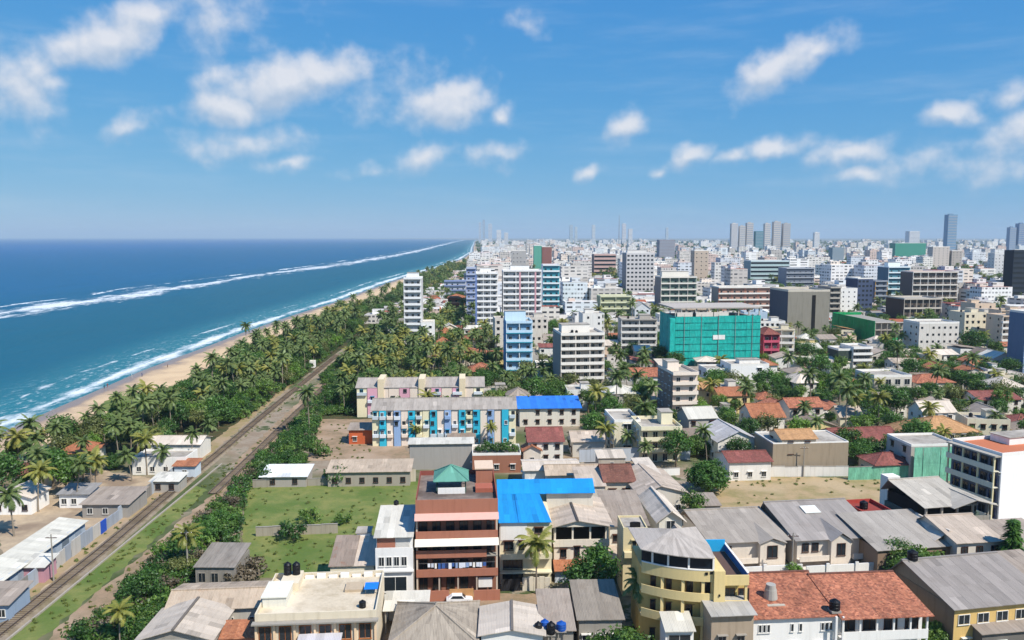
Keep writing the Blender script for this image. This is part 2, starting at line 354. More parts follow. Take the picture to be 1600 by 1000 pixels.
# sea: long sheet, offshore distance kept as an attribute that drives depth colour and surf
m, T, b, o = newmat('sea_water')
P = T.nodes.new('ShaderNodeNewGeometry').outputs['Position']
off = attr(T, 'offshore')
nl = tnoise(T, 1.0, 4, .6, stretch=(.02, .004, 1)); nb = tnoise(T, 1.0, 5, .65, stretch=(.03, .012, 1)); nf = tnoise(T, 1.0, 6, .7, stretch=(.16, .06, 1)); nt = tnoise(T, 1.0, 5, .7, stretch=(.5, .22, 1))
dcol = mixc(T, rng(T, off, 8, 60), lin('#2b707c'), lin('#16596e')); dcol = mixc(T, rng(T, off, 90, 420), dcol, lin('#155a80')); dcol = mixc(T, rng(T, off, 400, 2600), dcol, lin('#145a8e'))
dcol = mixc(T, mth(T, 'MULTIPLY', rng(T, nb, .4, .7), .35), dcol, mixc(T, .5, dcol, lin('#0f4a5c')))
# surf on the reef and shore break
def band(center, width, th0, soft, amp):
    d = mth(T, 'ABSOLUTE', mth(T, 'SUBTRACT', mth(T, 'ADD', off, mth(T, 'MULTIPLY_ADD', nl, amp, -amp * .5)), center))
    prof = mth(T, 'SUBTRACT', 1.0, mth(T, 'DIVIDE', d, width))
    v = mth(T, 'ADD', prof, mth(T, 'MULTIPLY_ADD', nf, 2.2, -1.1)); v = mth(T, 'ADD', v, mth(T, 'MULTIPLY_ADD', nb, 2.4, -1.2)); v = mth(T, 'ADD', v, mth(T, 'MULTIPLY_ADD', nt, .8, -.4))
    return rng(T, v, th0, th0 + soft)
reef = band(232, 36, .30, .8, 60)
reef2 = band(280, 12, .75, .4, 70)
shore1 = band(3, 7, .15, .9, 8)
shore2 = band(19, 5, .75, .5, 24)
lace = mth(T, 'MULTIPLY', rng(T, nt, .52, .7), rng(T, off, 46, 2, 0, .55))
foam = mth(T, 'MAXIMUM', mth(T, 'MAXIMUM', reef, reef2), mth(T, 'MAXIMUM', mth(T, 'MAXIMUM', shore1, mth(T, 'MULTIPLY', shore2, .85)), lace))
c = mixc(T, mth(T, 'MULTIPLY', foam, mth(T, 'MULTIPLY_ADD', nt, .5, .62), clamp=True), dcol, (.74, .77, .78))
WB = T.nodes.new('ShaderNodeBsdfDiffuse'); WG = T.nodes.new('ShaderNodeBsdfGlossy'); WG.inputs['Roughness'].default_value = .28; WX = T.nodes.new('ShaderNodeMixShader'); T.links.new(mth(T, 'MULTIPLY_ADD', foam, -.11, .12), WX.inputs[0]); T.links.new(c, WB.inputs[0]); T.links.new(WB.outputs[0], WX.inputs[1]); T.links.new(WG.outputs[0], WX.inputs[2]); T.links.new(WX.outputs[0], o.inputs[0])
wv = tnoise(T, 1.0, 6, .6, stretch=(.35, .13, 1)); sw = tnoise(T, 1.0, 3, .5, stretch=(.045, .014, 1))
bump(T, b, mth(T, 'ADD', mth(T, 'MULTIPLY', sw, 3.0), wv), .7, .9); T.links.new(b.inputs['Normal'].links[0].from_socket, WB.inputs['Normal']); T.links.new(b.inputs['Normal'].links[0].from_socket, WG.inputs['Normal']); T.nodes.remove(b)
g = MB(); OFFS = [-6, 0, 3, 6, 10, 16, 24, 34, 50, 80, 120, 170, 200, 212, 220, 226, 232, 238, 246, 260, 300, 400, 700, 1500, 4000, 12000, FAR]
offv_ = []
for y in YS:
    for t in OFFS:
        zz = -.42
        for c0, w0, h0 in ((5, 4, .35), (20, 7, .5), (229, 10, 1.3)):
            q = (t - c0 + noise.noise((y * .006, c0, 0)) * w0) / w0
            zz += h0 * math.exp(-q * q) * max(0, .55 + .9 * noise.noise((y * .012, c0 * 3.3, 1.7)))
        g.v.append((shore_x(y) - t, y, zz)); offv_.append(t)
n = len(OFFS)
for j in range(len(YS) - 1):
    for i in range(n - 1):
        a = j * n + i; g.f.append((a + 1, a, a + n, a + n + 1)); g.t.append(1); g.m.append(0)
sea = g.build('sea', m, smooth=True); sea.data.attributes.new('offshore', 'FLOAT', 'POINT').data.foreach_set('value', offv_)
tag(sea, kind='structure')

def sheet(name, pts, mat, z=.012, kind='structure'):
    if len(pts) < 9:                                   # ragged edge where the ground cover fades out
        q = []
        for a, e in zip(pts, list(pts[1:]) + [pts[0]]):
            a, e = Vector((a[0], a[1], 0)), Vector((e[0], e[1], 0)); n_ = max(2, int((e - a).length / 1.6)); nr = Vector((-(e - a).y, (e - a).x, 0)).normalized()
            for k in range(n_): c_ = a.lerp(e, k / n_); q.append(c_ + nr * (noise.noise(c_ * .35) * 1.1 + noise.noise(c_ * 1.3) * .5))
        pts = q
    g = MB(); g.face([(p[0], p[1], z) for p in pts]); return tag(g.build(name, mat), kind=kind)
def pxpoly(pts): return [G(*p) for p in pts]
def groundm(name, c1, c2, c3, s=.25, edge=None):
    m, T, b, o = newmat(name); n1 = tnoise(T, s, 6, .65); n2 = tnoise(T, s * 6, 5, .65); n3 = tnoise(T, s * .3, 3, .5)
    c = mixc(T, rng(T, n1, .38, .66), lin(c1), lin(c2)); c = mixc(T, rng(T, n3, .45, .66), c, lin(c3)); c = mixc(T, mth(T, 'MULTIPLY', rng(T, tnoise(T, s * 1.7, 6, .75), .56, .7), .6), c, mixc(T, .5, lin(c2), lin('#8d7c60'))); c = mixc(T, .4, c, mixc(T, n2, (.5, .5, .5), (1.35, 1.35, 1.35)), 'MULTIPLY')
    T.links.new(c, b.inputs['Base Color']); b.inputs['Roughness'].default_value = .95; bump(T, b, n2, .5, .15); return m
GRASS = groundm('rough_grass', '#66743a', '#7d7f46', '#586c30', .3)
DRYG = groundm('dry_grass_sand', '#ab9370', '#8d8258', '#b09b7a', .22)
DIRT = groundm('brown_dirt', '#9c836a', '#84745a', '#a8917a', .3)
BALLAST = groundm('ballast_stone', '#857868', '#95876f', '#74684e', .9)
LANE = groundm('worn_lane', '#8c8073', '#9c8f80', '#a68a6c', .4)
FOREST = groundm('leaf_litter', '#3b4425', '#57492f', '#2f3a1e', .3)
sheet('path', [(-70.0, 100), (-65.0, 100), (-66.6, 185), (-68.6, 215), (-76, 330), (-80, 330), (-74.5, 215), (-70.2, 185)], DIRT, .016)
sheet('grass_verge', [(-75.2, 90), (-70.4, 90), (-71.0, 150), (-72.4, 186), (-77, 190), (-76.2, 150)], GRASS, .02)
sheet('grass_verge', [(-83.5, 90), (-80, 90), (-80.6, 150), (-84, 225), (-90, 330), (-93, 330), (-88, 225), (-84.5, 150)], groundm('dusty_verge', '#9c8668', '#8a8052', '#a48e72', .35), .021)
sheet('forest_floor', [(shore_x(y) + beach_w(y) + 3 + wob(y), y) for y in range(235, 900, 12)] + [(-70, 890), (-92, 470), (-89, 300), (-88, 200)], FOREST, .008)
sheet('forest_floor', [(-67, 215), (-78, 420), (-60, 470), (-30, 330), (-46, 262), (-52, 235)], FOREST, .009)
sheet('grass_lot', pxpoly([(372, 905), (385, 755), (655, 752), (652, 902)]), GRASS, .014)
sheet('sandy_lot', pxpoly([(1075, 800), (1095, 748), (1200, 744), (1420, 748), (1420, 800)]), DRYG, .014)
sheet('yard', pxpoly([(480, 720), (500, 655), (600, 655), (650, 720)]), DIRT, .012)
sheet('lane', pxpoly([(590, 965), (640, 928), (945, 928), (945, 965)]), DIRT, .02)
sheet('lane', pxpoly([(1085, 905), (1085, 885), (1600, 885), (1600, 905)]), LANE, .02)
sheet('yard', pxpoly([(0, 960), (0, 760), (160, 735), (290, 755), (130, 890)]), groundm('yard_sand', '#a8957d', '#b9a488', '#8d7a66', .3), .011)
sheet('beach_grass', pxpoly([(150, 640), (170, 622), (235, 612), (250, 625), (180, 645)]), GRASS, .07)

# railway: ballast bed, rails, sleepers
RX = [(60, -77.4), (117, -77.8), (149, -78.5), (176, -79.9), (225, -81.7), (256, -83.2), (384, -88.0), (470, -91.5), (560, -95)]
def rail_x(y):
    for (a, xa), (b2, xb) in zip(RX, RX[1:]):
        if y <= b2: return xa + (xb - xa) * (y - a) / (b2 - a)
    return RX[-1][1]
def track(name, label, dx, y0, y1, bedw, mat):
    t = thing(name, label, 'railway track', (rail_x(y0) + dx, y0, 0)); ox = rail_x(y0) + dx
    g = MB(); ys = [y0 + (y1 - y0) * i / 30 for i in range(31)]
    for a, e in zip(ys, ys[1:]):
        xa, xe = rail_x(a) + dx - ox, rail_x(e) + dx - ox; A, E = a - y0, e - y0
        pa = [(xa - bedw, A, .025), (xa - bedw * .68, A, .3), (xa + bedw * .68, A, .3), (xa + bedw, A, .025)]
        pe = [(xe - bedw, E, .025), (xe - bedw * .68, E, .3), (xe + bedw * .68, E, .3), (xe + bedw, E, .025)]
        for i in range(3): g.face([pa[i], pa[i + 1], pe[i + 1], pe[i]])
    g.build('ballast_bed', mat, t)
    for s in (-.84, .84):
        g = MB()
        for a, e in zip(ys, ys[1:]):
            xa, xe = rail_x(a) + dx - ox + s, rail_x(e) + dx - ox + s; A, E = a - y0, e - y0
            g.slab((xa - .05, A, .56), (xa + .05, A, .56), (xe + .05, E, .56), (xe - .05, E, .56), .17)
        g.build('rail', plain('#6d6058', .35, .6, name='rail_steel'), t)
    g = MB(); yy = y0 + .3
    while yy < y1:
        x = rail_x(yy) + dx - ox; g.box(x - 1.3, x + 1.3, yy - y0 - .12, yy - y0 + .12, .2, .40, tone=rnd.uniform(.7, 1.2)); yy += .68
    tag(g.build('sleepers', wallm('#786958', .3, tone=True), t), kind='stuff')
track('railway_track', 'dark railway track with two rails running along the palm belt', 0.0, 95, 405, 2.0, BALLAST)
track('railway_track', 'paler second railway track beside the dirt path, further from the sea', 10.2, 183, 330, 1.3, groundm('pale_ballast', '#9c8c76', '#a89a84', '#857861', .9))
g = MB(); g.box(-.16, .16, 0, 112, 0, .3)
tag(link('cable_trough', g.mesh('cable_trough', wallm('#a49b8e', .8)), loc=(-75.0, 96, 0), rz=R(1.0)), 'low pale concrete cable trough alongside the dark railway track', 'trough')
# ------------------------------------------------------------------ building kit
FOOT = []                                       # footprints (corner list, margin) so that later scatter keeps clear
LANDMARK = []                                   # (px, py, short name) used to say where a house stands
def inside(poly, x, y):
    c = False; n = len(poly)
    for i in range(n):
        x1, y1 = poly[i][0], poly[i][1]; x2, y2 = poly[i - 1][0], poly[i - 1][1]
        if (y1 > y) != (y2 > y) and x < (x2 - x1) * (y - y1) / (y2 - y1) + x1: c = not c
    return c
class Site:
    """a building plot: local x runs along the front wall, y into the depth, z up; front line found from the photograph"""
    def __init__(s, name, label, cat, x0, x1, yt=None, h=None, yb=None, vp=720, group=None, depth=10, z0=0.0):
        a = math.atan((vp - 800) / F_PX); s.a = a
        s.v = Vector((math.sin(a), math.cos(a), 0)); s.u = Vector((math.cos(a), -math.sin(a), 0))
        if yb is not None: s.o = G(x0, yb, z0); zr = z0
        else: s.o = G(x0, yt, h); zr = h
        q = Vector((s.o.x, s.o.y, zr)) - CAMP; k = (x1 - 800) / F_PX
        s.w = (k * q.dot(CF) - q.x) / (s.u.x - k * s.u.dot(CF))
        s.o.z = z0
        s.h = h if h is not None else (height_at(s.o, yt) - z0 if yt is not None else 0)
        s.dist = s.o.length; s.ppm = F_PX / s.dist
        s.root = thing(name, label, cat, s.o, -a, group); s.name = name
        s.claim(-.3, s.w + .3, -.3, depth)
    def claim(s, x0, x1, y0, y1): FOOT.append([s.o + s.u * x + s.v * y for x, y in ((x0, y0), (x1, y0), (x1, y1), (x0, y1))])
    def P(s, px, py, z=None, y=None):
        d = ray(px, py)
        if z is not None: t = (z - CAM_H) / d.z
        else: t = ((s.o - CAMP).dot(s.v) + y) / d.dot(s.v)
        p = CAMP + d * t - s.o
        return Vector((p.dot(s.u), p.dot(s.v), p.z))
    def H(s, py, x=0.0, y=0.0): return height_at(s.o + s.u * x + s.v * y, py)
WM = {}; SHEETS = [True]; VISB = []
def win_mesh(w, h, frame, hood=True, glass=None):
    key = (round(w, 2), round(h, 2), frame.name, hood, (glass or GLASS).name)
    if key not in WM:
        g = MB(); t = .08
        g.box(-w / 2 + t, w / 2 - t, -.035, .0, t, h - t, m=1)
        g.box(-w / 2, -w / 2 + t, -.1, 0, 0, h); g.box(w / 2 - t, w / 2, -.1, 0, 0, h); g.box(-w / 2 + t, w / 2 - t, -.1, 0, h - t, h); g.box(-w / 2 - .06, w / 2 + .06, -.18, 0, -.08, 0)
        if w > .9: g.box(-.03, .03, -.08, -.036, t, h - t)
        if hood: g.box(-w / 2 - .15, w / 2 + .15, -.5, 0, h + .12, h + .22)
        WM[key] = g.mesh('window', [frame, glass or GLASS])
    return WM[key]
def put_window(s, face, u, z, w, h, frame=None, y=0.0, hood=True, name='window', glass=None):
    frame = frame or FRAME
    if face == 'F': loc, rz = (u, y, z), 0
    elif face == 'L': loc, rz = (y, u, z), R(-90)
    else: loc, rz = (s.w + y, u, z), R(90)
    return link(name, win_mesh(w, h, frame, hood, glass), s.root, loc, rz)
def window_rows(s, face, n, nst, st, z0=.9, w=1.2, h=1.3, length=None, frame=None, y=0.0, hood=True, skip=0.0, u0=0.0, glass=None):
    length = length or s.w; joined = MB() if max(w, h) * s.ppm < 4.6 else None
    for j in range(nst):
        for i in range(n):
            if skip and rnd.random() < skip: continue
            u = u0 + length * (i + .5) / n; z = j * st + z0
            if joined is None: put_window(s, face, u, z, w, h, frame, y, hood, glass=glass)
            else:
                if face == 'F': joined.box(u - w / 2, u + w / 2, y - .05, y, z, z + h, m=0); hood and joined.box(u - w / 2 - .1, u + w / 2 + .1, y - .4, y - .06, z + h + .1, z + h + .2, m=1)
                elif face == 'L': joined.box(y - .05, y, u - w / 2, u + w / 2, z, z + h, m=0); hood and joined.box(y - .4, y - .06, u - w / 2 - .1, u + w / 2 + .1, z + h + .1, z + h + .2, m=1)
                else: joined.box(s.w + y, s.w + y + .05, u - w / 2, u + w / 2, z, z + h, m=0)
    if joined is not None and joined.f: tag(joined.build('window_grid', [glass or GLASS, frame or FRAME], s.root), kind='stuff')
def strips(g, A, B, C, D, step=1.1, th=.1, jit=.10):
    A, B, C, D = map(Vector, (A, B, C, D)); n = max(1, int(round((B - A).length / step)))
    base = rnd.uniform(.95, 1.05)
    m_ = max(1, int(round((D - A).length / 2.3))) if SHEETS[0] else 1
    for i in range(n):
        p, q = i / n, (i + 1) / n; lift = Vector((0, 0, .018 if i % 2 else 0.0)); st_ = rnd.uniform(1 - jit, 1 + jit) * base
        P0, P1, Q0, Q1 = A.lerp(B, p) + lift, D.lerp(C, p) + lift, A.lerp(B, q) + lift, D.lerp(C, q) + lift
        for k in range(m_):
            a, b = k / m_, (k + 1) / m_ + (.02 if k < m_ - 1 else 0); up = Vector((0, 0, -.012 * k)); r_ = rnd.random()
            t_ = st_ * rnd.uniform(1 - jit * .6, 1 + jit * .6) * (1.22 if r_ < .035 else .76 if r_ > .965 else 1)
            g.slab(P0.lerp(P1, a) + up, Q0.lerp(Q1, a) + up, Q0.lerp(Q1, b) + up, P0.lerp(P1, b) + up, th, tone=t_)
def roof_gx(s, mat, x0, x1, y0, y1, h, rh, e=.5, ridge=.5, wall=None, parent=None, cap=None):
    """gable roof, ridge along the front; ridge = share of the depth where it runs"""
    ym = y0 + (y1 - y0) * ridge; g = MB(); k1 = rh / max(.1, ym - y0); k2 = rh / max(.1, y1 - ym)
    strips(g, (x0 - e, y0 - e, h - e * k1 + .14), (x1 + e, y0 - e, h - e * k1 + .14), (x1 + e, ym, h + rh + .14), (x0 - e, ym, h + rh + .14))
    strips(g, (x1 + e, y1 + e, h - e * k2 + .14), (x0 - e, y1 + e, h - e * k2 + .14), (x0 - e, ym, h + rh + .14), (x1 + e, ym, h + rh + .14))
    r = g.build('roof', mat, parent or s.root)
    g = MB(); g.box(x0 - e - .02, x1 + e + .02, ym - .2, ym + .2, h + rh + .05, h + rh + .24); g.build('ridge_cap', cap or mat, r)
    if wall:
        for x in (x0, x1 - .2):
            g = MB(); g.v += [(x + d, a, b) for d in (0, .2) for a, b in ((y0, h), (y1, h), (ym, h + rh))]; i = len(g.v) - 6; g.f += [(i, i + 2, i + 1), (i + 3, i + 4, i + 5), (i, i + 3, i + 5, i + 2), (i + 1, i + 2, i + 5, i + 4)]; g.t += [1] * 4; g.m += [0] * 4; g.build('gable_wall', wall, parent or s.root)
    return r
def roof_gy(s, mat, x0, x1, y0, y1, h, rh, e=.5, ridge=.5, wall=None, parent=None, cap=None):
    xm = x0 + (x1 - x0) * ridge; g = MB(); k1 = rh / max(.1, xm - x0); k2 = rh / max(.1, x1 - xm)
    strips(g, (x0 - e, y1 + e, h - e * k1 + .14), (x0 - e, y0 - e, h - e * k1 + .14), (xm, y0 - e, h + rh + .14), (xm, y1 + e, h + rh + .14))
    strips(g, (x1 + e, y0 - e, h - e * k2 + .14), (x1 + e, y1 + e, h - e * k2 + .14), (xm, y1 + e, h + rh + .14), (xm, y0 - e, h + rh + .14))
    r = g.build('roof', mat, parent or s.root)
    g = MB(); g.box(xm - .2, xm + .2, y0 - e - .02, y1 + e + .02, h + rh + .05, h + rh + .24); g.build('ridge_cap', cap or mat, r)
    if wall:
        for y in (y0, y1 - .2):
            g = MB(); g.v += [(a, y + d, b) for d in (0, .2) for a, b in ((x0, h), (x1, h), (xm, h + rh))]; i = len(g.v) - 6; g.f += [(i, i + 1, i + 2), (i + 3, i + 5, i + 4), (i, i + 2, i + 5, i + 3), (i + 1, i + 4, i + 5, i + 2)]; g.t += [1] * 4; g.m += [0] * 4; g.build('gable_wall', wall, parent or s.root)
    return r
def roof_hip(s, mat, x0, x1, y0, y1, h, rh, e=.6, parent=None, cap=None):
    w, d = x1 - x0, y1 - y0; a = min(w, d) / 2; g = MB(); X0, X1, Y0, Y1 = x0 - e, x1 + e, y0 - e, y1 + e; hz = h - e * rh / a + .12; top = h + rh + .12
    if w >= d: r0, r1 = (x0 + a, (y0 + y1) / 2, top), (x1 - a + .01, (y0 + y1) / 2, top)
    else: r0, r1 = ((x0 + x1) / 2, y0 + a, top), ((x0 + x1) / 2, y1 - a + .01, top)
    if w >= d:
        strips(g, (X0, Y0, hz), (X1, Y0, hz), r1, r0); strips(g, (X1, Y1, hz), (X0, Y1, hz), r0, r1)
        strips(g, (X0, Y1, hz), (X0, Y0, hz), r0, r0); strips(g, (X1, Y0, hz), (X1, Y1, hz), r1, r1)
    else:
        strips(g, (X0, Y1, hz), (X0, Y0, hz), r0, r1); strips(g, (X1, Y0, hz), (X1, Y1, hz), r1, r0)
        strips(g, (X0, Y0, hz), (X1, Y0, hz), r0, r0); strips(g, (X1, Y1, hz), (X0, Y1, hz), r1, r1)
    r = g.build('roof', mat, parent or s.root)
    g = MB()
    for c in ((X0, Y0), (X1, Y0), (X1, Y1), (X0, Y1)):
        q = r0 if (abs(c[0] - r0[0]) + abs(c[1] - r0[1]) < abs(c[0] - r1[0]) + abs(c[1] - r1[1])) else r1
        g.tube([(c[0], c[1], hz + .03), (q[0], q[1], top + .03)], [.13, .13], 5)
    g.tube([r0, (r1[0] + .02, r1[1] + .02, r1[2])], [.14, .14], 5)
    g.build('ridge_cap', cap or mat, r); return r
def roof_shed(s, mat, x0, x1, y0, y1, hf, hb, e=.4, parent=None, name='roof', th=.1, step=1.1):
    k = (hb - hf) / (y1 - y0); g = MB()
    strips(g, (x0 - e, y0 - e, hf - e * k + .14), (x1 + e, y0 - e, hf - e * k + .14), (x1 + e, y1 + e, hb + e * k + .14), (x0 - e, y1 + e, hb + e * k + .14), step, th)
    return g.build(name, mat, parent or s.root)
def roof_flat(s, x0, x1, y0, y1, h, par=.9, wall=None, deck=None, t=.18):
    g = MB(); g.box(x0 + t, x1 - t, y0 + t, y1 - t, h, h + .05); g.build('roof_deck', deck or CONCROOF, s.root)
    if par:
        g = MB(); g.box(x0, x1, y0, y0 + t, h, h + par); g.box(x0, x1, y1 - t, y1, h, h + par); g.box(x0, x0 + t, y0 + t, y1 - t, h, h + par); g.box(x1 - t, x1, y0 + t, y1 - t, h, h + par)
        g.build('parapet', wall or WHITE, s.root)
CONCROOF = groundm('concrete_roof', '#a9a196', '#8f877c', '#b9b1a4', .5)
def water_tank(s, x, y, z, r=.55, hh=1.2, mat=None):
    g = MB(); n = 14; prof = [(r * .96, 0), (r, .1), (r, hh * .3), (r * .95, hh * .33), (r, hh * .36), (r, hh * .62), (r * .95, hh * .65), (r, hh * .68), (r, hh * .82), (r * .6, hh * .95), (r * .3, hh), (r * .3, hh + .08), (.02, hh + .1)]
    for (ra, za), (rb, zb) in zip(prof, prof[1:]): g.cyl(x, y, z + za, z + zb, ra, rb, n, cap=False)
    return g.build('water_tank', mat or TANK, s.root)
def stair_head(s, x0, x1, y0, y1, z, h=2.4, mat=None, top=None):
    g = MB(); g.box(x0, x1, y0, y1, z, z + h); o = g.build('stair_tower', mat or WHITE, s.root)
    g = MB(); g.box(x0 - .2, x1 + .2, y0 - .2, y1 + .2, z + h, z + h + .15); g.build('stair_roof', top or CONCROOF, o)
    return o
def balconies(s, nst, st, bd, depth, par, slab=None, cols=0, colmat=None, z0=0.0, x0=0.0, x1=None, ph=1.0, first=1, y0=0.0):
    """projecting balcony per storey: floor slab and solid front, one part each"""
    x1 = s.w if x1 is None else x1
    for j in range(first, nst):
        z = z0 + j * st; g = MB()
        g.box(x0, x1, y0, y0 + .12, z - .15, z + ph); g.box(x0 + .001, x1 - .001, y0 + .12, y0 + bd, z - .15, z); g.box(x0, x0 + .12, y0 + .12, y0 + bd - .01, z, z + ph); g.box(x1 - .12, x1, y0 + .12, y0 + bd - .01, z, z + ph)
        g.build('balcony', par, s.root)
    for i in range(cols):
        x = x0 + (x1 - x0 - .3) * i / max(1, cols - 1); g = MB(); g.box(x, x + .3, y0 + .13, y0 + .43, z0, z0 + nst * st); g.build('column', colmat or par, s.root)
def bld(name, label, x0, x1, yt, h, depth, nst, cat='building', vp=720, yb=None, wall='#e6e2da', dirt=.45, roof='flat', rmat=None, rh=1.6, e=.5, facade='win', nx=4, ww=1.2, wh=1.3,
        side='L', nside=3, par='#ece8e0', bd=1.2, cols=0, colm=None, parh=.9, stair=None, tanks=0, frame=None, hood=True, skip=.06, deck=None, ridge=.5, group=None, lm=None, band=None, sidewall=None, inner=None):
    s = Site(name, label, cat, x0, x1, yt, None if yb is not None else h, yb, vp, group, depth)
    H = s.h; st = H / nst; wm = wallm(wall, dirt); pm = wallm(par, .35); y0 = bd if facade == 'balc' else 0.0
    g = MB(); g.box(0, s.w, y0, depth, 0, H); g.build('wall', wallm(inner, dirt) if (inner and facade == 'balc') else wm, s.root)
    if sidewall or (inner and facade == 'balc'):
        g = MB(); g.box(-.06, -.01, y0 * .2, depth, 0, H - .01); g.build('side_wall', wallm(sidewall or wall, dirt), s.root)  # sidewall colours mostly carry the shade of the side as darker paint
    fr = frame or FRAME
    if facade == 'balc':
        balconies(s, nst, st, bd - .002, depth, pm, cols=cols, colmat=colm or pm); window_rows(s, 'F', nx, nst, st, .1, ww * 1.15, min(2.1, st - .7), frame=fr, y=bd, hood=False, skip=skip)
    elif facade == 'win': window_rows(s, 'F', nx, nst, st, min(.9, st * .3), ww, wh, frame=fr, hood=hood, skip=skip)
    elif facade == 'strip':
        for j in range(nst):
            g = MB(); z = j * st + st * .32; g.box(.3, s.w - .3, -.04, -.001, z, z + st * .45); g.build('window_band', GLASS, s.root)
            g = MB(); g.box(0, s.w, -.5, 0, z + st * .47, z + st * .53); g.build('sun_hood', pm, s.root)
    if side in ('L', 'R') and nside: window_rows(s, side, nside, nst, st, min(.9, st * .3), ww, wh, length=depth - y0, u0=y0, frame=fr, hood=hood, skip=.15)
    if band:
        for j in range(1, nst + 1): g = MB(); g.box(-.05, s.w + .05, y0 - .08, y0 - .001, j * st - .3, j * st - .02); g.build('floor_band', wallm(band, .3), s.root)
    if roof == 'flat':
        roof_flat(s, 0, s.w, 0, depth, H, parh, pm, deck)
        if y0: g = MB(); g.box(.01, s.w - .01, .01, y0 - .001, H - .18, H - .01); g.build('roof_slab', pm, s.root)
    elif roof == 'gx': roof_gx(s, rmat, 0, s.w, 0, depth, H, rh, e, ridge, wm)
    elif roof == 'gy': roof_gy(s, rmat, 0, s.w, 0, depth, H, rh, e, ridge, wm)
    elif roof == 'hip': roof_hip(s, rmat, 0, s.w, 0, depth, H, rh, e)
    elif roof == 'shed': roof_shed(s, rmat, 0, s.w, 0, depth, H, H + rh, e)
    if stair: stair_head(s, s.w * stair[0], s.w * stair[1], depth * .45, depth * .8, H, stair[2] if len(stair) > 2 else 2.5, pm)
    for k in range(tanks): water_tank(s, s.w * (.2 + .6 * rnd.random()), depth * (.3 + .5 * rnd.random()), H + (.05 if roof == 'flat' else rh))
    pa, pb = proj(s.o), proj(s.o + s.u * s.w + Vector((0, 0, H))); VISB.append((pa[0], pb[0], pb[1], pa[1], s.o.y))
    if lm: c = proj((s.o + s.u * s.w / 2 + Vector((0, 0, H * .6)))); LANDMARK.append((c[0], c[1], lm))
    return s
ASB = sheetm('#b9a998', .55, .1); ASBD = sheetm('#9a8d80', .65, .15); ASBL = sheetm('#cdc0b0', .45, .08); ASBB = sheetm('#b3a18c', .7, .25); WSHEET = sheetm('#cac5b8', .4, .06); RUSTY = sheetm('#8c7d70', .7, .6)
BLUER = sheetm('#1c8cd2', .28); BLUER2 = sheetm('#2f74cc', .3); GREENR = sheetm('#5f9483', .25)
TILE = tilem('#bd7a5c', '#7c4a3a'); TILEO = tilem('#b07452', '#935c42'); TILED = tilem('#7d5244', '#64443a'); TILET = tilem('#c09468', '#a87f58'); TILEM = tilem('#8f544c', '#74463f')
BRICK = wallm('#a9705a', .5); BRICKD = wallm('#8f6250', .5); YELLOW = wallm('#dcc389', .35)
# ------------------------------------------------------------------ near buildings, one by one
def part(s, name, mat, fn, parent=None):
    g = MB(); fn(g); return g.build(name, mat, parent or s.root)
def bx(s, name, mat, *b, parent=None): g = MB(); g.box(*b); return g.build(name, mat, parent or s.root)

# --- brick apartment house with the green pavilion on its roof terrace
s = Site('apartment_house', 'brown brick apartment house with green roof pavilion and long awnings', 'apartment house', 649, 778, yt=790, h=15.6, vp=715, depth=17)
LANDMARK.append((712, 840, 'the brown brick apartment house'))
w, D, H = s.w, 17.0, 15.6; st = 3.32; zf = [.0, 3.4, 6.7, 10.0, 13.2]
bx(s, 'wall', BRICKD, 0, w, 1.5, D, 0, H - .01)
for j in (1, 2, 3):
    z = zf[j]
    bx(s, 'balcony', BRICK, 0, w if j != 2 else w * .86, 0, .16, z - .25, z + 1.05); bx(s, 'balcony_floor', CONC, .01, w - .01, .16, 1.49, z - .2, z)
bx(s, 'balcony', BRICK, 0, w, 0, .16, H - 1.7, H + .9); bx(s, 'balcony_floor', CONC, .01, w - .01, .16, 1.49, H - .6, H - .4)
for (z, m, ex) in ((H - 1.75, wallm('#d9a79a', .3), .9), (zf[3] - .55, wallm('#e8e0cf', .25), 1.0)):
    part(s, 'awning', m, lambda g: g.slab((-.15, -ex, z - .55), (w + .1, -ex, z - .55), (w + .1, .0 - .01, z + .35), (-.15, -.01, z + .35), .08))
for j in range(4):
    for i in range(6):
        if j == 0 and i > 3: continue
        put_window(s, 'F', w * (i + .5) / 6, zf[j] + (.15 if j else .3), 1.45, 2.1 if j else 2.3, frame=BROWNW, y=1.5, hood=False)
for x in (0.02, w - .32): bx(s, 'column', wallm('#c9b7a4', .4), x, x + .28, .2, .5, 0, H - 1.8)
for x in (w * .27, w * .5, w * .73): bx(s, 'column', wallm('#b9a898', .4), x, x + .25, .2, .5, 0, 3.1)
bx(s, 'sign_panel', WHITE, w * .76, w * .93, .55, .65, .9, 2.6)
# washing on the second balcony
for i in range(17):
    c = rnd.choice(['#e6e8ee', '#d8dde6', '#3f5f9c', '#27345a', '#c9ced8', '#8fa3c4', '#e9e4dc'])
    x = w * (.14 + .72 * i / 17); hh = rnd.uniform(.6, 1.1)
    bx(s, 'washing', plain(c, .9), x, x + rnd.uniform(.35, .6), .22, .25, 5.45 - hh, 5.45)
bx(s, 'washing_line', plain('#999999'), .4, w - .4, .225, .245, 5.46, 5.48)
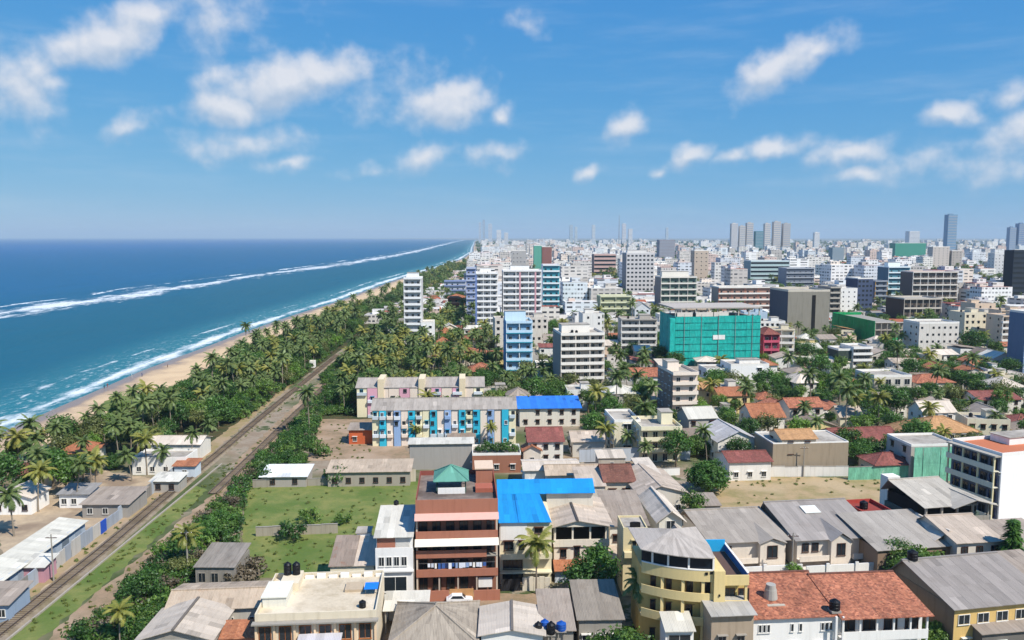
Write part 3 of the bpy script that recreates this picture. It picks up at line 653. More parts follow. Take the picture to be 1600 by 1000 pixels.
# terrace
bx(s, 'roof_deck', groundm('terrace_slab', '#776a62', '#8d8076', '#5d524c', .6), .16, w - .16, 1.5, D - .16, H, H + .05)
for b in ((0, .16, 1.51, D, H, H + .9), (w - .16, w, 1.51, D, H, H + .9), (.16, w - .16, D - .16, D, H, H + .9)): bx(s, 'parapet', wallm('#8d4f45', .5), *b)
px0 = w * .24
for x in (px0, px0 + 5.0):
    for y in (6.2, 11.0): bx(s, 'pavilion_post', wallm('#3d5a4e', .3), x, x + .2, y, y + .2, H + .05, H + 2.5)
roof_hip(s, GREENR, px0, px0 + 5.2, 6.0, 11.3, H + 2.5, 1.7, .5)
bx(s, 'terrace_wall', WHITE, px0 + .3, px0 + 5.0, 5.6, 5.8, H + .05, H + 1.1)
bx(s, 'stair_tower', BRICK, w - 3.4, w - .4, 11.5, 16.4, H + .05, H + 2.6); bx(s, 'stair_roof', wallm('#d9bfa6', .4), w - 3.6, w - .2, 11.3, 16.6, H + 2.6, H + 2.8)
bx(s, 'planter_box', wallm('#a8604c', .5), w - 3.6, w - .6, 6.0, 9.0, H + .05, H + .8)
# street wall and tan gate
for (a, b, m, hh) in ((-.4, w * .40, BRICK, 1.9), (w * .70, w + .2, BRICK, 1.8)): bx(s, 'street_wall', m, a, b, -2.6, -2.4, 0, hh)
bx(s, 'gate', wallm('#b98a5c', .3), w * .405, w * .695, -2.55, -2.42, .05, 2.1)
s.claim(-.5, w + .5, -3, 0)

# --- house under the L-shaped bright blue roof
s = Site('blue_roofed_house', 'cream house under a large bright blue L-shaped sheet roof', 'house', 781, 862, yt=815, h=11.2, vp=745, depth=15)
LANDMARK.append((820, 790, 'the bright blue L-shaped roof'))
w, H = s.w, 11.2; wm = wallm('#e2d6b6', .4)
bx(s, 'wall', wm, 0, w, 0, 15, 0, H - .1); bx(s, 'side_wall', WHITE, -.06, -.01, 0, 15, 0, H - .2)
zb = s.P(775, 749, y=15.2).z; A = s.P(779, 817, y=-.5); B = s.P(862, 812, y=-.5); Cc = s.P(842, 768, y=9.5); Dd = s.P(776, 749, y=15.2); E1 = s.P(926, 743, y=15.2); E2 = s.P(930, 766, y=9.5); zk = lambda y: A.z + (zb - A.z) * (y + .5) / 15.7
def bl(g):
    xl0, xl1 = A.x, Dd.x; xm = B.x
    strips(g, (xl0, -.5, zk(-.5)), (B.x, -.5, zk(-.5)), (Cc.x + .1, 9.5, zk(9.5)), (xl0 + (xl1 - xl0) * .64, 9.5, zk(9.5)), 1.0, .08, .09)
    strips(g, (xl0 + (xl1 - xl0) * .64, 9.5, zk(9.5)), (E2.x, 9.5, zk(9.5)), (E1.x, 15.2, zk(15.2)), (xl1, 15.2, zk(15.2)), 1.0, .08, .09)
rf = part(s, 'roof', BLUER, bl)
for x in (w * .36,): part(s, 'roof_seam', plain('#0b62ad', .5), lambda g: g.tube([(x, -.5, zk(-.5) + .05), (x - .3, 9.4, zk(9.4) + .05)], [.05, .05], 5), rf)
bx(s, 'rear_wing', wallm('#cfc8ba', .5), w + .02, E2.x - .3, 10.2, 14.6, 0, zk(10) - .25)
bx(s, 'wall_panel', WHITE, .1, w * .52, -.06, -.005, H * .70, H - .25)
for (x, z, ww, hh) in ((w * .17, 6.1, 1.6, 1.6), (w * .42, 6.2, .9, 1.5), (w * .72, 6.1, 1.5, 1.5), (w * .75, 9.0, 1.4, 1.0)): put_window(s, 'F', x, z, ww, hh, frame=BROWNW)
bx(s, 'balcony', wm, .0, w, -1.2, 0, 4.9, 5.1); bx(s, 'balcony_front', wm, 0, w, -1.3, -1.2, 4.9, 5.9)
for (x, ww, hh, z) in ((w * .25, 3.4, 2.0, 2.7), (w * .25, 3.6, 2.0, .2)): put_window(s, 'F', x, z, ww, hh, frame=BROWNW, hood=False)
bx(s, 'canopy', wm, 0, w, -1.2, 0, 2.3, 2.5)
for k in range(5): bx(s, 'boundary_wall', wallm('#d8cdb8', .6), w * .42 + k * .95, w * .42 + k * .95 + .9, -2.9, -2.7, 0, 2.3 + .15 * (k % 2))
bx(s, 'gate', plain('#2b2a2c', .5), .1, w * .38, -2.85, -2.75, .05, 2.1)

# --- grey roofed house with deep verandas, right of the blue roof
s = Site('veranda_house', 'cream house with broad grey roof and dark verandas beside blue roof', 'house', 866, 951, yt=822, h=9.6, vp=735, depth=14)
LANDMARK.append((910, 830, 'the veranda house'))
w, H = s.w, 9.6; wm = wallm('#e0d5c3', .4)
bx(s, 'wall', wm, 0, w, 1.8, 14, 0, H)
bx(s, 'upper_floor', wm, 0, w, 0, 1.8, 3.2, 5.9); bx(s, 'balcony_front', wm, -.1, w + .1, -.3, -.12, 5.9, 7.2); bx(s, 'balcony_floor', wm, -.1, w + .1, -.12, 1.79, 5.91, 6.1)
for i in range(4): bx(s, 'column', wm, (w - .3) * i / 3, (w - .3) * i / 3 + .3, -.1, .2, 7.2, H)
bx(s, 'veranda_shade', DARK, .3, w - .3, 1.74, 1.79, 6.2, H - .1)  # near-black panel stands in for the shade inside the veranda
roof_gy(s, ASB, -.4, w + .4, -.6, 14.5, H, 1.2, .5, .42, wm, cap=plain('#4c4744', .8))
for (x, ww, hh) in ((w * .17, 1.1, 1.5), (w * .42, 1.0, 2.0), (w * .76, 2.4, 1.7)): put_window(s, 'F', x, 3.9, ww, hh, frame=BROWNW)
part(s, 'tiled_canopy', TILEO, lambda g: strips(g, (-.2, -2.4, 2.4), (w + .2, -2.4, 2.4), (w + .2, -.01, 3.5), (-.2, -.01, 3.5)))
bx(s, 'front_wall', wallm('#c9cfd6', .4), 0, w, -1.6, -1.45, 0, 2.2)
for x in (w * .3, w * .6): put_window(s, 'F', x, .4, 1.0, 1.5, frame=plain('#6f8fb0'), y=-1.6, hood=False)

# --- narrow white house left of the brick block
s = Site('narrow_house', 'narrow white three-storey house with pale sloping roof and brick panel', 'house', 586, 645, yt=842, h=10.6, vp=720, depth=12)
LANDMARK.append((615, 850, 'the narrow white house')); w, H = s.w, 10.6
bx(s, 'wall', WHITE, 0, w, 0, 12, 0, 8.4); bx(s, 'upper_wall', WHITE, .1, w - .1, .9, 12, 8.4, H)
zb = s.P(600, 790, y=12.5).z
roof_shed(s, WSHEET, .0, w - .2, .5, 12.4, H, zb - .1, .3)
bx(s, 'brick_panel', BRICK, .2, w * .52, .82, .89, 8.5, H - .1); bx(s, 'louvre_panel', wallm('#c8c4bc', .4), w * .54, w * .9, .82, .89, 8.6, H - .3)
bx(s, 'terrace_rail', WHITE, 0, w, 0, .12, 8.4, 9.0)
for i in range(4): put_window(s, 'F', w * (.16 + .2 * i), 5.9, .95, 1.6, hood=False)
bx(s, 'floor_band', WHITE, -.1, w + .1, -.5, -.01, 5.0, 5.25)
put_window(s, 'F', w * .52, 1.5, 3.8, 2.6, hood=False, frame=WHITE); bx(s, 'side_wall', CONC, w + .005, w + .06, 0, 12, 0, 8.3)
water_tank(s, w * .4, 12.9, zb - .2, .45, 1.0); bx(s, 'tank_stand', CONC, w * .2, w * .7, 12.45, 13.4, 0, zb - .2)
# --- low house with half red, half grey lean-to, left of it
s = Site('lean_to_house', 'small house with patchy red and grey lean-to roof beside narrow white house', 'house', 516, 584, yt=885, h=5.2, vp=720, depth=9)
w, H = s.w, 5.2; bx(s, 'wall', CREAM, 0, w, 0, 9, 0, H)
zb = s.P(545, 838, y=9).z
roof_shed(s, RUSTY, 0, w * .5, 0, 9, H, zb, .3); roof_shed(s, ASB, w * .5 + .35, w, 0, 9, H, zb - .2, .3, name='rear_roof')
for x in (w * .3, w * .74): put_window(s, 'F', x, 2.6, 2.0, 1.6, hood=False, frame=CREAM)
stair_head(s, w * .45, w * .78, 9.1, 12, 0, 7.4, WHITE); bx(s, 'yard_wall', CONC, w * .8, w, 8.8, 13, 0, 5.2)

# --- flat roofed cream building at the bottom with blue tarpaulin
s = Site('flat_roofed_building', 'cream flat-roofed building with broad concrete terrace and blue tarpaulin table', 'building', 398, 588, yt=968, h=7.2, vp=700, depth=14)
LANDMARK.append((490, 940, 'the broad cream roof terrace')); w, H = s.w, 7.2; wm = wallm('#dacdb4', .5)
D = s.P(430, 903, z=H).y
bx(s, 'wall', wm, 0, w, 0, D, 0, H); roof_flat(s, 0, w, 0, D, H, .75, wm, groundm('cream_slab', '#cdbea5', '#b9a98f', '#d9ccb6', .45))
bx(s, 'front_eave', CONC, -.3, w + .3, -1.0, -.01, H - .5, H - .3)
for i in range(6): put_window(s, 'F', w * (.08 + .165 * i), 3.9, 1.7, 2.2, frame=plain('#a5602c', .7), hood=False)
for i in range(7): bx(s, 'column', wallm('#e6c8a4', .3), w * i / 6 - (.3 if i else 0), w * i / 6 - (.3 if i else 0) + .3, -.28, -.005, 0, H - .5)
part(s, 'lean_to_canopy', sheetm('#b9b6ba', .3), lambda g: strips(g, (w * .36, -5.2, 4.2), (w * .72, -5.2, 4.2), (w * .72, -.3, 5.0), (w * .36, -.3, 5.0)))
stair_head(s, .3, 3.6, D * .25, D * .62, H, 1.5, wallm('#d9d6c8', .4), wallm('#dcd9cb', .4)); bx(s, 'stair_tower', wm, 1.6, 4.4, D * .64, D - .3, H, H + 1.2)
for x in (2.2, 3.5): water_tank(s, x, D - 1.6, H + 1.2, .6, 1.9)
bx(s, 'tarpaulin', plain('#1f78d8', .5), w * .86, w * .98, D * .45, D * .62, H + 1.0, H + 1.08)
for x in (w * .87, w * .97): bx(s, 'tarpaulin_leg', CONC, x - .05, x + .05, D * .5, D * .5 + .1, H + .05, H + 1.0)
bx(s, 'roof_bench', wallm('#b9a68c', .5), w * .68, w * .84, D * .55, D * .75, H + .05, H + .45); water_tank(s, w * .87, D * .18, H + .05, .5, 1.0)
for i in range(7): bx(s, 'roof_kerb', WHITE, w * .28 + i * 1.8, w * .28 + i * 1.8 + 1.3, D - .9, D - .5, H + .05, H + .45 + .3 * (i % 2))
s.claim(-2, w + 2, -8, 0)

# --- long asbestos sheds at the bottom left
s = Site('shed', 'long shed with weathered brown-grey sheet roof beside cream roof terrace', 'shed', 262, 415, yt=952, h=4.4, vp=690, depth=9)
bx(s, 'wall', wallm('#b8b2a8', .6), 0, s.w, 0, 8.6, 0, 4.4); roof_gx(s, ASBB, 0, s.w, 0, 8.6, 4.4, 1.3, .5, .4, CONC)
window_rows(s, 'F', 4, 1, 4, 1.4, 1.3, 1.4, hood=False); bx(s, 'front_wall', WHITE, .4, 4, -.5, -.3, 0, 2.6)
s = Site('shed', 'gabled shed with pale grey roof at the bottom edge left of brown shed', 'shed', 215, 330, yt=1000, h=4.2, vp=760, depth=11)
bx(s, 'wall', wallm('#aaa49a', .6), 0, s.w, 0, 9, 0, 4.2); roof_gy(s, sheetm('#beb1a1', .5), 0, s.w, 0, 9.2, 4.2, 1.5, .5, .5, CONC, cap=plain('#6d655c', .8)); window_rows(s, 'F', 3, 1, 4, 1.2, 1.2, 1.4)
s = Site('tiled_shed', 'small shed with broken orange tiles between the grey sheds and terrace', 'shed', 345, 398, yt=998, h=3.4, vp=700, depth=4)
bx(s, 'wall', BRICK, 0, s.w, 0, 3.6, 0, 3.4); roof_shed(s, TILEO, 0, s.w, 0, 3.6, 3.4, 4.1, .3); put_window(s, 'F', s.w * .5, 1.2, 1.1, 1.1)
s = Site('ruined_shed', 'roofless grey shed with dark openings under the lone palm', 'shed', 305, 365, yt=886, h=3.6, vp=820, depth=9)
bx(s, 'wall', wallm('#8f8980', .9), 0, s.w, 0, 8, 0, 3.6); roof_shed(s, sheetm('#8e867c', .9, .2), 0, s.w, 0, 8, 3.6, 4.6, .3); window_rows(s, 'F', 3, 1, 3.6, .9, 1.3, 1.7, frame=CONC, hood=False)

# --- bottom middle roofs
s = Site('hip_roofed_house', 'house with big weathered grey hip roof at the bottom edge', 'house', 612, 742, yt=1004, h=4.6, vp=760, depth=13)
LANDMARK.append((665, 975, 'the big grey hip roof')); w = s.w
bx(s, 'wall', CONC, 0, w, 0, 12, 0, 4.6); window_rows(s, 'F', 4, 1, 4.6, 1.3)
roof_hip(s, sheetm('#a09484', .8), 0, w, 0, 12, 4.6, 2.4, .6)
s = Site('lane_canopy', 'white sloping sheet canopy over the lane below the narrow white house', 'canopy', 600, 668, yt=955, h=3.6, vp=740, depth=6)
roof_shed(s, WSHEET, 0, s.w, 0, 5, 3.6, 4.3, .2)
for x in (.1, s.w - .3):
    for y in (.2, 4.6): bx(s, 'post', CONC, x, x + .2, y, y + .2, 0, 3.6)
bx(s, 'rear_wall', WHITE, .3, s.w * .35, 4.2, 4.5, 0, 3.4)
s = Site('grey_gabled_house', 'white house with light grey twin-pitch roof at the bottom centre', 'house', 752, 848, yt=992, h=5.0, vp=790, depth=10)
LANDMARK.append((800, 970, 'the light grey twin-pitch roof'))
bx(s, 'wall', WHITE, 0, s.w, 0, 9, 0, 5.0); roof_gy(s, sheetm('#c5b8a8', .4), 0, s.w, 0, 8.2, 5.0, .8, .5, .5, WHITE, cap=plain('#6d6660', .8)); window_rows(s, 'F', 4, 1, 5, 2.2, .9, 1.1, hood=False)
for (a, b, yt2, hh, m, lab) in ((848, 896, 985, 4.6, ASBD, 'narrow house with dark grey roof beside the light twin-pitch roof'), (905, 972, 968, 4.8, sheetm('#8e8477', .7), 'house with dark ribbed roof behind the big green tree at bottom')):
    s = Site('dark_roofed_house', lab, 'house', a, b, yt=yt2, h=hh, vp=760, depth=11)
    bx(s, 'wall', CONC, 0, s.w, 0, 10, 0, hh); roof_shed(s, m, 0, s.w, 0, 10, hh, hh + 1.3, .4); window_rows(s, 'F', 3, 1, hh, 1.2)
def free_tank(px, py, z, label, mat, r=.6, hh=1.5):
    p = G(px, py, z); g = MB(); n = 16
    prof = [(r * .96, 0), (r, .1), (r, hh * .3), (r * .95, hh * .33), (r, hh * .36), (r, hh * .62), (r * .95, hh * .65), (r, hh * .8), (r * .6, hh * .93), (r * .3, hh)]
    t = thing('water_tank', label, 'water tank', (p.x, p.y, 0), group='free-standing water tanks')
    for (ra, za), (rb, zb2) in zip(prof, prof[1:]): g.cyl(0, 0, z + za, z + zb2, ra, rb, n, cap=False)
    g.build('body', mat, t); g = MB(); g.cyl(0, 0, z + hh, z + hh + .1, r * .32, r * .3, 12); g.build('lid', mat, t)
    g = MB(); [g.box(sx * r - .08, sx * r + .08, sy * r - .08, sy * r + .08, 0, z - .1) for sx in (-.6, .6) for sy in (-.6, .6)]; g.box(-r, r, -r, r, z - .1, z); g.build('stand', CONC, t)
free_tank(841, 988, 4.5, 'left black water tank below the light grey twin-pitch roof', TANK, .55)
free_tank(861, 990, 4.5, 'black water tank between two blue ones at the bottom', TANK, .6, 1.7)
free_tank(851, 982, 4.6, 'upper blue water tank among the tanks at the bottom', TANKB, .6, 1.3)
free_tank(877, 984, 4.6, 'right blue water tank among the tanks at the bottom', TANKB, .7, 1.2)

# --- yellow house with curved glazed veranda and blue-walled terrace
s = Site('curved_house', 'yellow house with curved glazed top floor and blue-edged terrace', 'house', 1010, 1168, yt=897, h=12.0, vp=760, depth=13)
LANDMARK.append((1080, 910, 'the curved yellow house')); w, H = s.w, 12.0; YL = wallm('#dcc58c', .35); YD = wallm('#c9ae6c', .4); BRW = plain('#6a4a3a', .7)  # YD: darker yellow, puts the recess shade into the wall colour
cx0, cx1 = 0.0, w * .66; xm = (cx0 + cx1) * .5
def curve(t): return (cx0 + (cx1 - cx0) * t, 3.6 * (1 - t) ** 2.0 + .0)
arc = [curve(i / 14) for i in range(15)]
def solid(z0, z1, inset=0.0):
    return lambda g: g.prism([(x, y + inset) for x, y in arc] + [(cx1, 11.5), (cx0, 11.5)], z0, z1)
def ring(g, z0, z1, off=0.0, t=.14):
    for (xa, ya), (xb, yb2) in zip(arc, arc[1:]): g.prism([(xa, ya + off), (xb, yb2 + off), (xb, yb2 + off + t), (xa, ya + off + t)], z0, z1)
part(s, 'wall', YD, solid(0, H - .4, 1.3))
for k, zt in enumerate((H - .35, H - 4.0, H - 7.6)):
    part(s, 'floor_slab', YL, solid(zt - .3, zt, .02)); part(s, 'balcony_front', YL, lambda g: ring(g, zt - .9 if k == 0 else zt - .3, zt + (.75 if k == 0 else 1.0), -.14))
for k, (z0, z1) in enumerate(((H - 4.0, H - 1.2), (H - 7.6, H - 4.3), (.0, H - 7.9))):
    for i in (4, 8, 12, 14): x, y = arc[i]; bx(s, 'column', YL, x - .22, x + .22, y + .05, y + .45, z0, z1)
    for i in (3, 6, 10, 13): x, y = arc[i]; put_window(s, 'F', x, z0 + .15, 1.5, 2.1, frame=BRW, y=y + 1.28, hood=False)
part(s, 'window_band', plain('#16202c', .15), lambda g: ring(g, H + .4, H + 2.5, .12, .04)); part(s, 'sill', WHITE, lambda g: ring(g, H + .4, H + .55, -.18, .28))
for i in (2, 5, 9, 14): x, y = arc[i]; bx(s, 'mullion', WHITE, x - .13, x + .13, y - .1, y + .1, H + .55, H + 2.55)
apex = Vector((xm + .6, 7.4, H + 3.9))
def fan(g):
    e = [(cx0 - .6, 11.8)] + [(x - .3 * (1 - i / 14), y - .7) for i, (x, y) in enumerate(arc)] + [(cx1 + .5, 4.0), (cx1 + .5, 11.8)]
    for k, ((xa, ya), (xb, yb2)) in enumerate(zip(e, e[1:])):
        A, B = Vector((xa, ya, H + 2.55)), Vector((xb, yb2, H + 2.55))
        for q in range(3): g.slab(A.lerp(apex, q / 3), B.lerp(apex, q / 3), B.lerp(apex, (q + 1) / 3), A.lerp(apex, (q + 1) / 3) + Vector((.001, 0, 0)), .12, tone=rnd.uniform(.82, 1.12))
part(s, 'roof', sheetm('#b3a99e', .5), fan)
part(s, 'inner_wall', wallm('#cdbb8e', .4), lambda g: g.prism([(x, y + 1.6) for x, y in arc[2:]] + [(cx1 - .1, 11), (cx0 + 1.5, 11)], H - .34, H + 2.4))
bx(s, 'tower', YL, cx1 + .01, cx1 + 1.6, -.6, 10, 0, H + .5)
tx0, tx1, TH = cx1 + 1.61, w, H - 1.1
bx(s, 'terrace_block', YD, tx0, tx1, 1.2, 11, 0, TH - .1); bx(s, 'terrace_front', YL, tx0, tx1 + .15, -.4, -.2, TH - .6, TH + .9); bx(s, 'terrace_floor', wallm('#5d4a44', .5), tx0 + .05, tx1 - .15, -.19, 10.5, TH - .09, TH)
for zt in (TH - 3.9, TH - 7.4): bx(s, 'balcony_front', YL, tx0, tx1 + .1, -.4, -.2, zt - .3, zt + 1.0); bx(s, 'balcony_floor', YL, tx0, tx1, -.19, 1.19, zt - .3, zt)
bx(s, 'corner_column', YL, tx1 - .35, tx1, -.18, .2, 0, TH - .6)
BLW = wallm('#1f5fae', .2); bx(s, 'terrace_wall', BLW, tx1 - .12, tx1 + .04, -.19, 11, TH + .01, TH + 1.2); bx(s, 'terrace_wall', wallm('#27a0d8', .2), tx0 + .1, tx1 - .13, 10.6, 10.8, TH + .01, TH + 1.9)
bx(s, 'wall_coping', WHITE, tx1 - .18, tx1 + .12, -.39, 11, TH + 1.2, TH + 1.3)
for zt in (TH - 3.9, TH - 7.4):
    for x in (tx0 + 1.2, tx0 + 3.3): put_window(s, 'F', x, zt + .1, 1.6, 2.1, frame=BRW, y=1.2, hood=False)
bx(s, 'wall_lamp', plain('#222222'), cx1 + .7, cx1 + .9, -.75, -.61, H - 3.2, H - 2.9); bx(s, 'vent', DARK, cx1 - 1.2, cx1 - .8, -.2, -.145, H - .2, H + .2); bx(s, 'vent', DARK, cx1 - .5, cx1 - .1, -.2, -.145, H - .1, H + .3)
# cream tower behind it with dark round tank
s = Site('stair_tower_house', 'tall cream stair tower with half-round dark opening behind curved yellow house', 'house', 974, 1012, yt=828, h=11.5, vp=760, depth=7)
w = s.w; wm = wallm('#d6c69c', .5); bx(s, 'wall', wm, 0, w, 0, 6, 0, 11.5)
part(s, 'dark_arch', DARK, lambda g: g.prism([(w * .5 + .9 * math.cos(math.pi * i / 10), .4 + .5 * math.sin(math.pi * i / 10)) for i in range(11)], 11.5, 12.6)); roof_flat(s, 0, w, 0, 6, 11.5, .35, wm)
for z in (8.2, 4.8, 1.6): put_window(s, 'F', w * .55, z, 1.6, 1.5, frame=wallm('#c2b28a', .4))
bx(s, 'balcony', wm, .1, w + .4, -.9, -.01, 7.0, 7.9)
for (a, b, yt2, hh, dep, rh, m, lab, n) in (
        (953, 1012, 822, 7.6, 13, 2.4, ASBD, 'house with large dark grey roof behind the cream stair tower', 'grey_roofed_house'),
        (1030, 1066, 812, 8.6, 14, 1.6, ASBL, 'tall narrow grey gabled house with arched window above fan roof', 'gabled_house'),
        (1062, 1090, 862, 7.0, 8, 1.6, ASB, 'small gabled roof house tucked right of the fan-shaped roof', 'gabled_house')):
    s = Site(n, lab, 'house', a, b, yt=yt2, h=hh, vp=690 if n == 'gabled_house' else 730, depth=dep); wm = wallm('#dcd6c8', .4)
    bx(s, 'wall', wm, 0, s.w, 0, dep - .5, 0, hh)
    if n == 'gabled_house': roof_gy(s, m, 0, s.w, 0, dep - .5, hh, rh, .7, .5, wm); put_window(s, 'F', s.w * .5, hh - 2.6, 1.7, 2.4, hood=False)
    else: roof_shed(s, m, 0, s.w, 0, dep - .5, hh, hh + rh, .4); window_rows(s, 'F', 3, 2, 3.6, 1.0, frame=BROWNW)
s = Site('brown_tiled_house', 'small house with brown tiled hip roof behind the blue roof', 'house', 946, 990, yt=752, h=6.0, vp=730, depth=10); wm = wallm('#cfc3b0', .5)
bx(s, 'wall', wm, 0, s.w, 0, 10, 0, 6.0); roof_gx(s, TILED, 0, s.w, 0, 10, 6.0, 2.0, .6, .6, wm); window_rows(s, 'F', 2, 1, 6, 2.2, 1.6, 2.0, frame=BROWNW); bx(s, 'terrace', CONC, -.5, s.w + .5, -2.5, -.1, 0, 2.2)
for x in (s.w * .2, s.w * .45): water_tank(s, x, -1.4, 2.2, .5, .9)
for k, (a, b, yt2, hh, vp, dep, m, lab, k2) in enumerate((
        (1000, 1072, 772, 5.5, 640, 17, ASB, 'house with long grey twin-slope roof beside the round green tree', 'gy'), (1010, 1035, 748, 5.8, 640, 12, ASBL, 'narrow house with pale grey roof beside the brown tiled roof', 'shed'),
        (855, 935, 742, 5.0, 730, 8, ASBB, 'low house with brownish grey roof just behind the bright blue roof', 'gx'), (905, 945, 760, 5.5, 730, 10, ASB, 'low grey roofed house between blue roof and brown tiled house', 'shed'))):
    s = Site('grey_roofed_house', lab, 'house', a, b, yt=yt2, h=hh, vp=vp, depth=dep); wm = wallm('#cdc5b8', .5); bx(s, 'wall', wm, 0, s.w, 0, dep - .5, 0, hh)
    dict(gy=lambda: roof_gy(s, m, 0, s.w, 0, dep - .5, hh, 1.6, .5, .45, wm), gx=lambda: roof_gx(s, m, 0, s.w, 0, dep - .5, hh, 1.2, .5, .5, wm), shed=lambda: roof_shed(s, m, 0, s.w, 0, dep - .5, hh, hh + 1.4, .4))[k2]()
    window_rows(s, 'F', 3, 1, hh, 1.6, hood=False)
s = Site('weathered_block', 'stained bare concrete block house in front of the curved yellow house', 'house', 1112, 1178, yt=962, h=7.4, vp=700, depth=9)
bx(s, 'wall', wallm('#a89782', .9), 0, s.w, 0, 8, 0, 7.4); roof_shed(s, sheetm('#aaa59c', .5), 0, s.w, -.4, 8, 7.5, 8.3, .3); put_window(s, 'F', 1.6, 3, 1.2, 1.4, frame=CONC); put_window(s, 'F', s.w - 1.8, 3, 1.2, 1.4, frame=CONC)
s = Site('white_roofed_shed', 'small shed with white roof at the foot of curved yellow house', 'shed', 1040, 1084, yt=985, h=4.8, vp=760, depth=4)
bx(s, 'wall', WHITE, 0, s.w, 0, 3.4, 0, 4.8); roof_shed(s, WSHEET, 0, s.w, -.4, 3.4, 4.8, 5.7, .2); put_window(s, 'F', s.w * .5, 2.0, 3.2, 2.2, hood=False)

# --- red tiled terrace house, two halves, at the bottom right
for (a, b, lab, half) in ((1176, 1308, 'left half of long red tiled terrace, round vent tank on roof', 0), (1318, 1452, 'right half of red tiled terrace with veranda and black tank', 1)):
    s = Site('tiled_terrace_house', lab, 'house', a, b, yt=966, h=6.4, vp=700, depth=13)
    LANDMARK.append(((a + b) / 2, 930, 'the red tiled terrace')); w, H = s.w, 6.4
    bx(s, 'wall', WHITE, 0, w, 0 if not half else 1.6, 12, 0, H)
    zr = s.P(a, 895, y=10.5).z; roof_gx(s, TILE, 0, w, 0, 12, H, zr - H - .1, .5, .87, WHITE, cap=TILED)
    if not half:
        for x, ww in ((.09, .5), (.14, .5), (.19, .5), (.47, .5), (.57, .5), (.83, .5), (.88, .5), (.93, .5)): put_window(s, 'F', w * x, 4.2, ww, 1.2, hood=False, frame=FRAME)
        for x in (.15, .5, .8): put_window(s, 'F', w * x, 1.0, 1.4, 1.4)
        g = MB(); zt = H + (zr - H) * .42; [g.cyl(w * .35, 4.3, zt + z, zt + z + .7, r, r * .92, 14) for z, r in ((-.8, 1.05), (0, 1.0), (.7, .9), (1.4, .75))]; g.build('vent_tank', wallm('#a7a39a', .5), s.root)
        bx(s, 'tank_base', wallm('#b5ac9c', .6), w * .35 - 1.2, w * .35 + 1.4, 2.2, 4.6, H + .2, zt - .2)
    else:
        for i in range(6): bx(s, 'veranda_post', WHITE, (w - .25) * i / 5, (w - .25) * i / 5 + .25, .1, .35, 0, H - .1)
        bx(s, 'veranda_rail', WHITE, 0, w, .0, .09, 2.9, 4.3); bx(s, 'veranda_floor', WHITE, .01, w - .01, .1, 1.59, 2.9, 3.1)
        for i in range(4): put_window(s, 'F', w * (i + .5) / 4, 3.6, 2.0, 2.2, y=1.6, hood=False, frame=BROWNW)
        water_tank(s, -.6, 1.5, H + .6, .75, 1.5); bx(s, 'tank_frame', CONC, -1.3, .1, .8, 2.2, H + .3, H + .6)
        bx(s, 'gate_post', WHITE, -1.2, -.9, -.2, .1, 0, H + .29); bx(s, 'gate_post', WHITE, -.2, .05, -.2, .0, 0, H + .29)
# --- ochre house under broad grey roof, bottom right corner
s = Site('ochre_house', 'ochre house with broad grey roof in the bottom right corner', 'house', 1492, 1640, yt=950, h=7.2, vp=560, depth=14)
LANDMARK.append((1540, 930, 'the ochre corner house')); w = s.w; wm = wallm('#d4b271', .35); bx(s, 'wall', wm, 0, w, 0, 13.6, 0, 7.2); roof_gx(s, sheetm('#8f8780', .45), 0, w, 0, 13.6, 7.2, 2.6, .6, .8, wallm('#8c7a66', .5))
window_rows(s, 'F', 5, 1, 7, 4.6, 1.9, 1.5, hood=False); put_window(s, 'F', 2, 1, 1.3, 1.5); bx(s, 'side_wall', wallm('#7d6a58', .6), -.07, -.01, 0, 13.6, 0, 7.2); water_tank(s, 1.2, 10.8, 9.9, .8, 1.5)
bx(s, 'tank_stand', CONC, .3, 2.2, 10.2, 11.6, 8.6, 9.9)
s = Site('porch_shed', 'dark shed with ribbed grey roof before the ochre corner house', 'shed', 1535, 1612, yt=990, h=4.0, vp=600, depth=5); bx(s, 'wall', wallm('#6f6a64', .5), 0, s.w, 0, 4.5, 0, 4.0); roof_shed(s, ASBD, 0, s.w, 0, 4.5, 4.0, 4.9, .4); put_window(s, 'F', s.w * .4, 1, 1.4, 1.6)

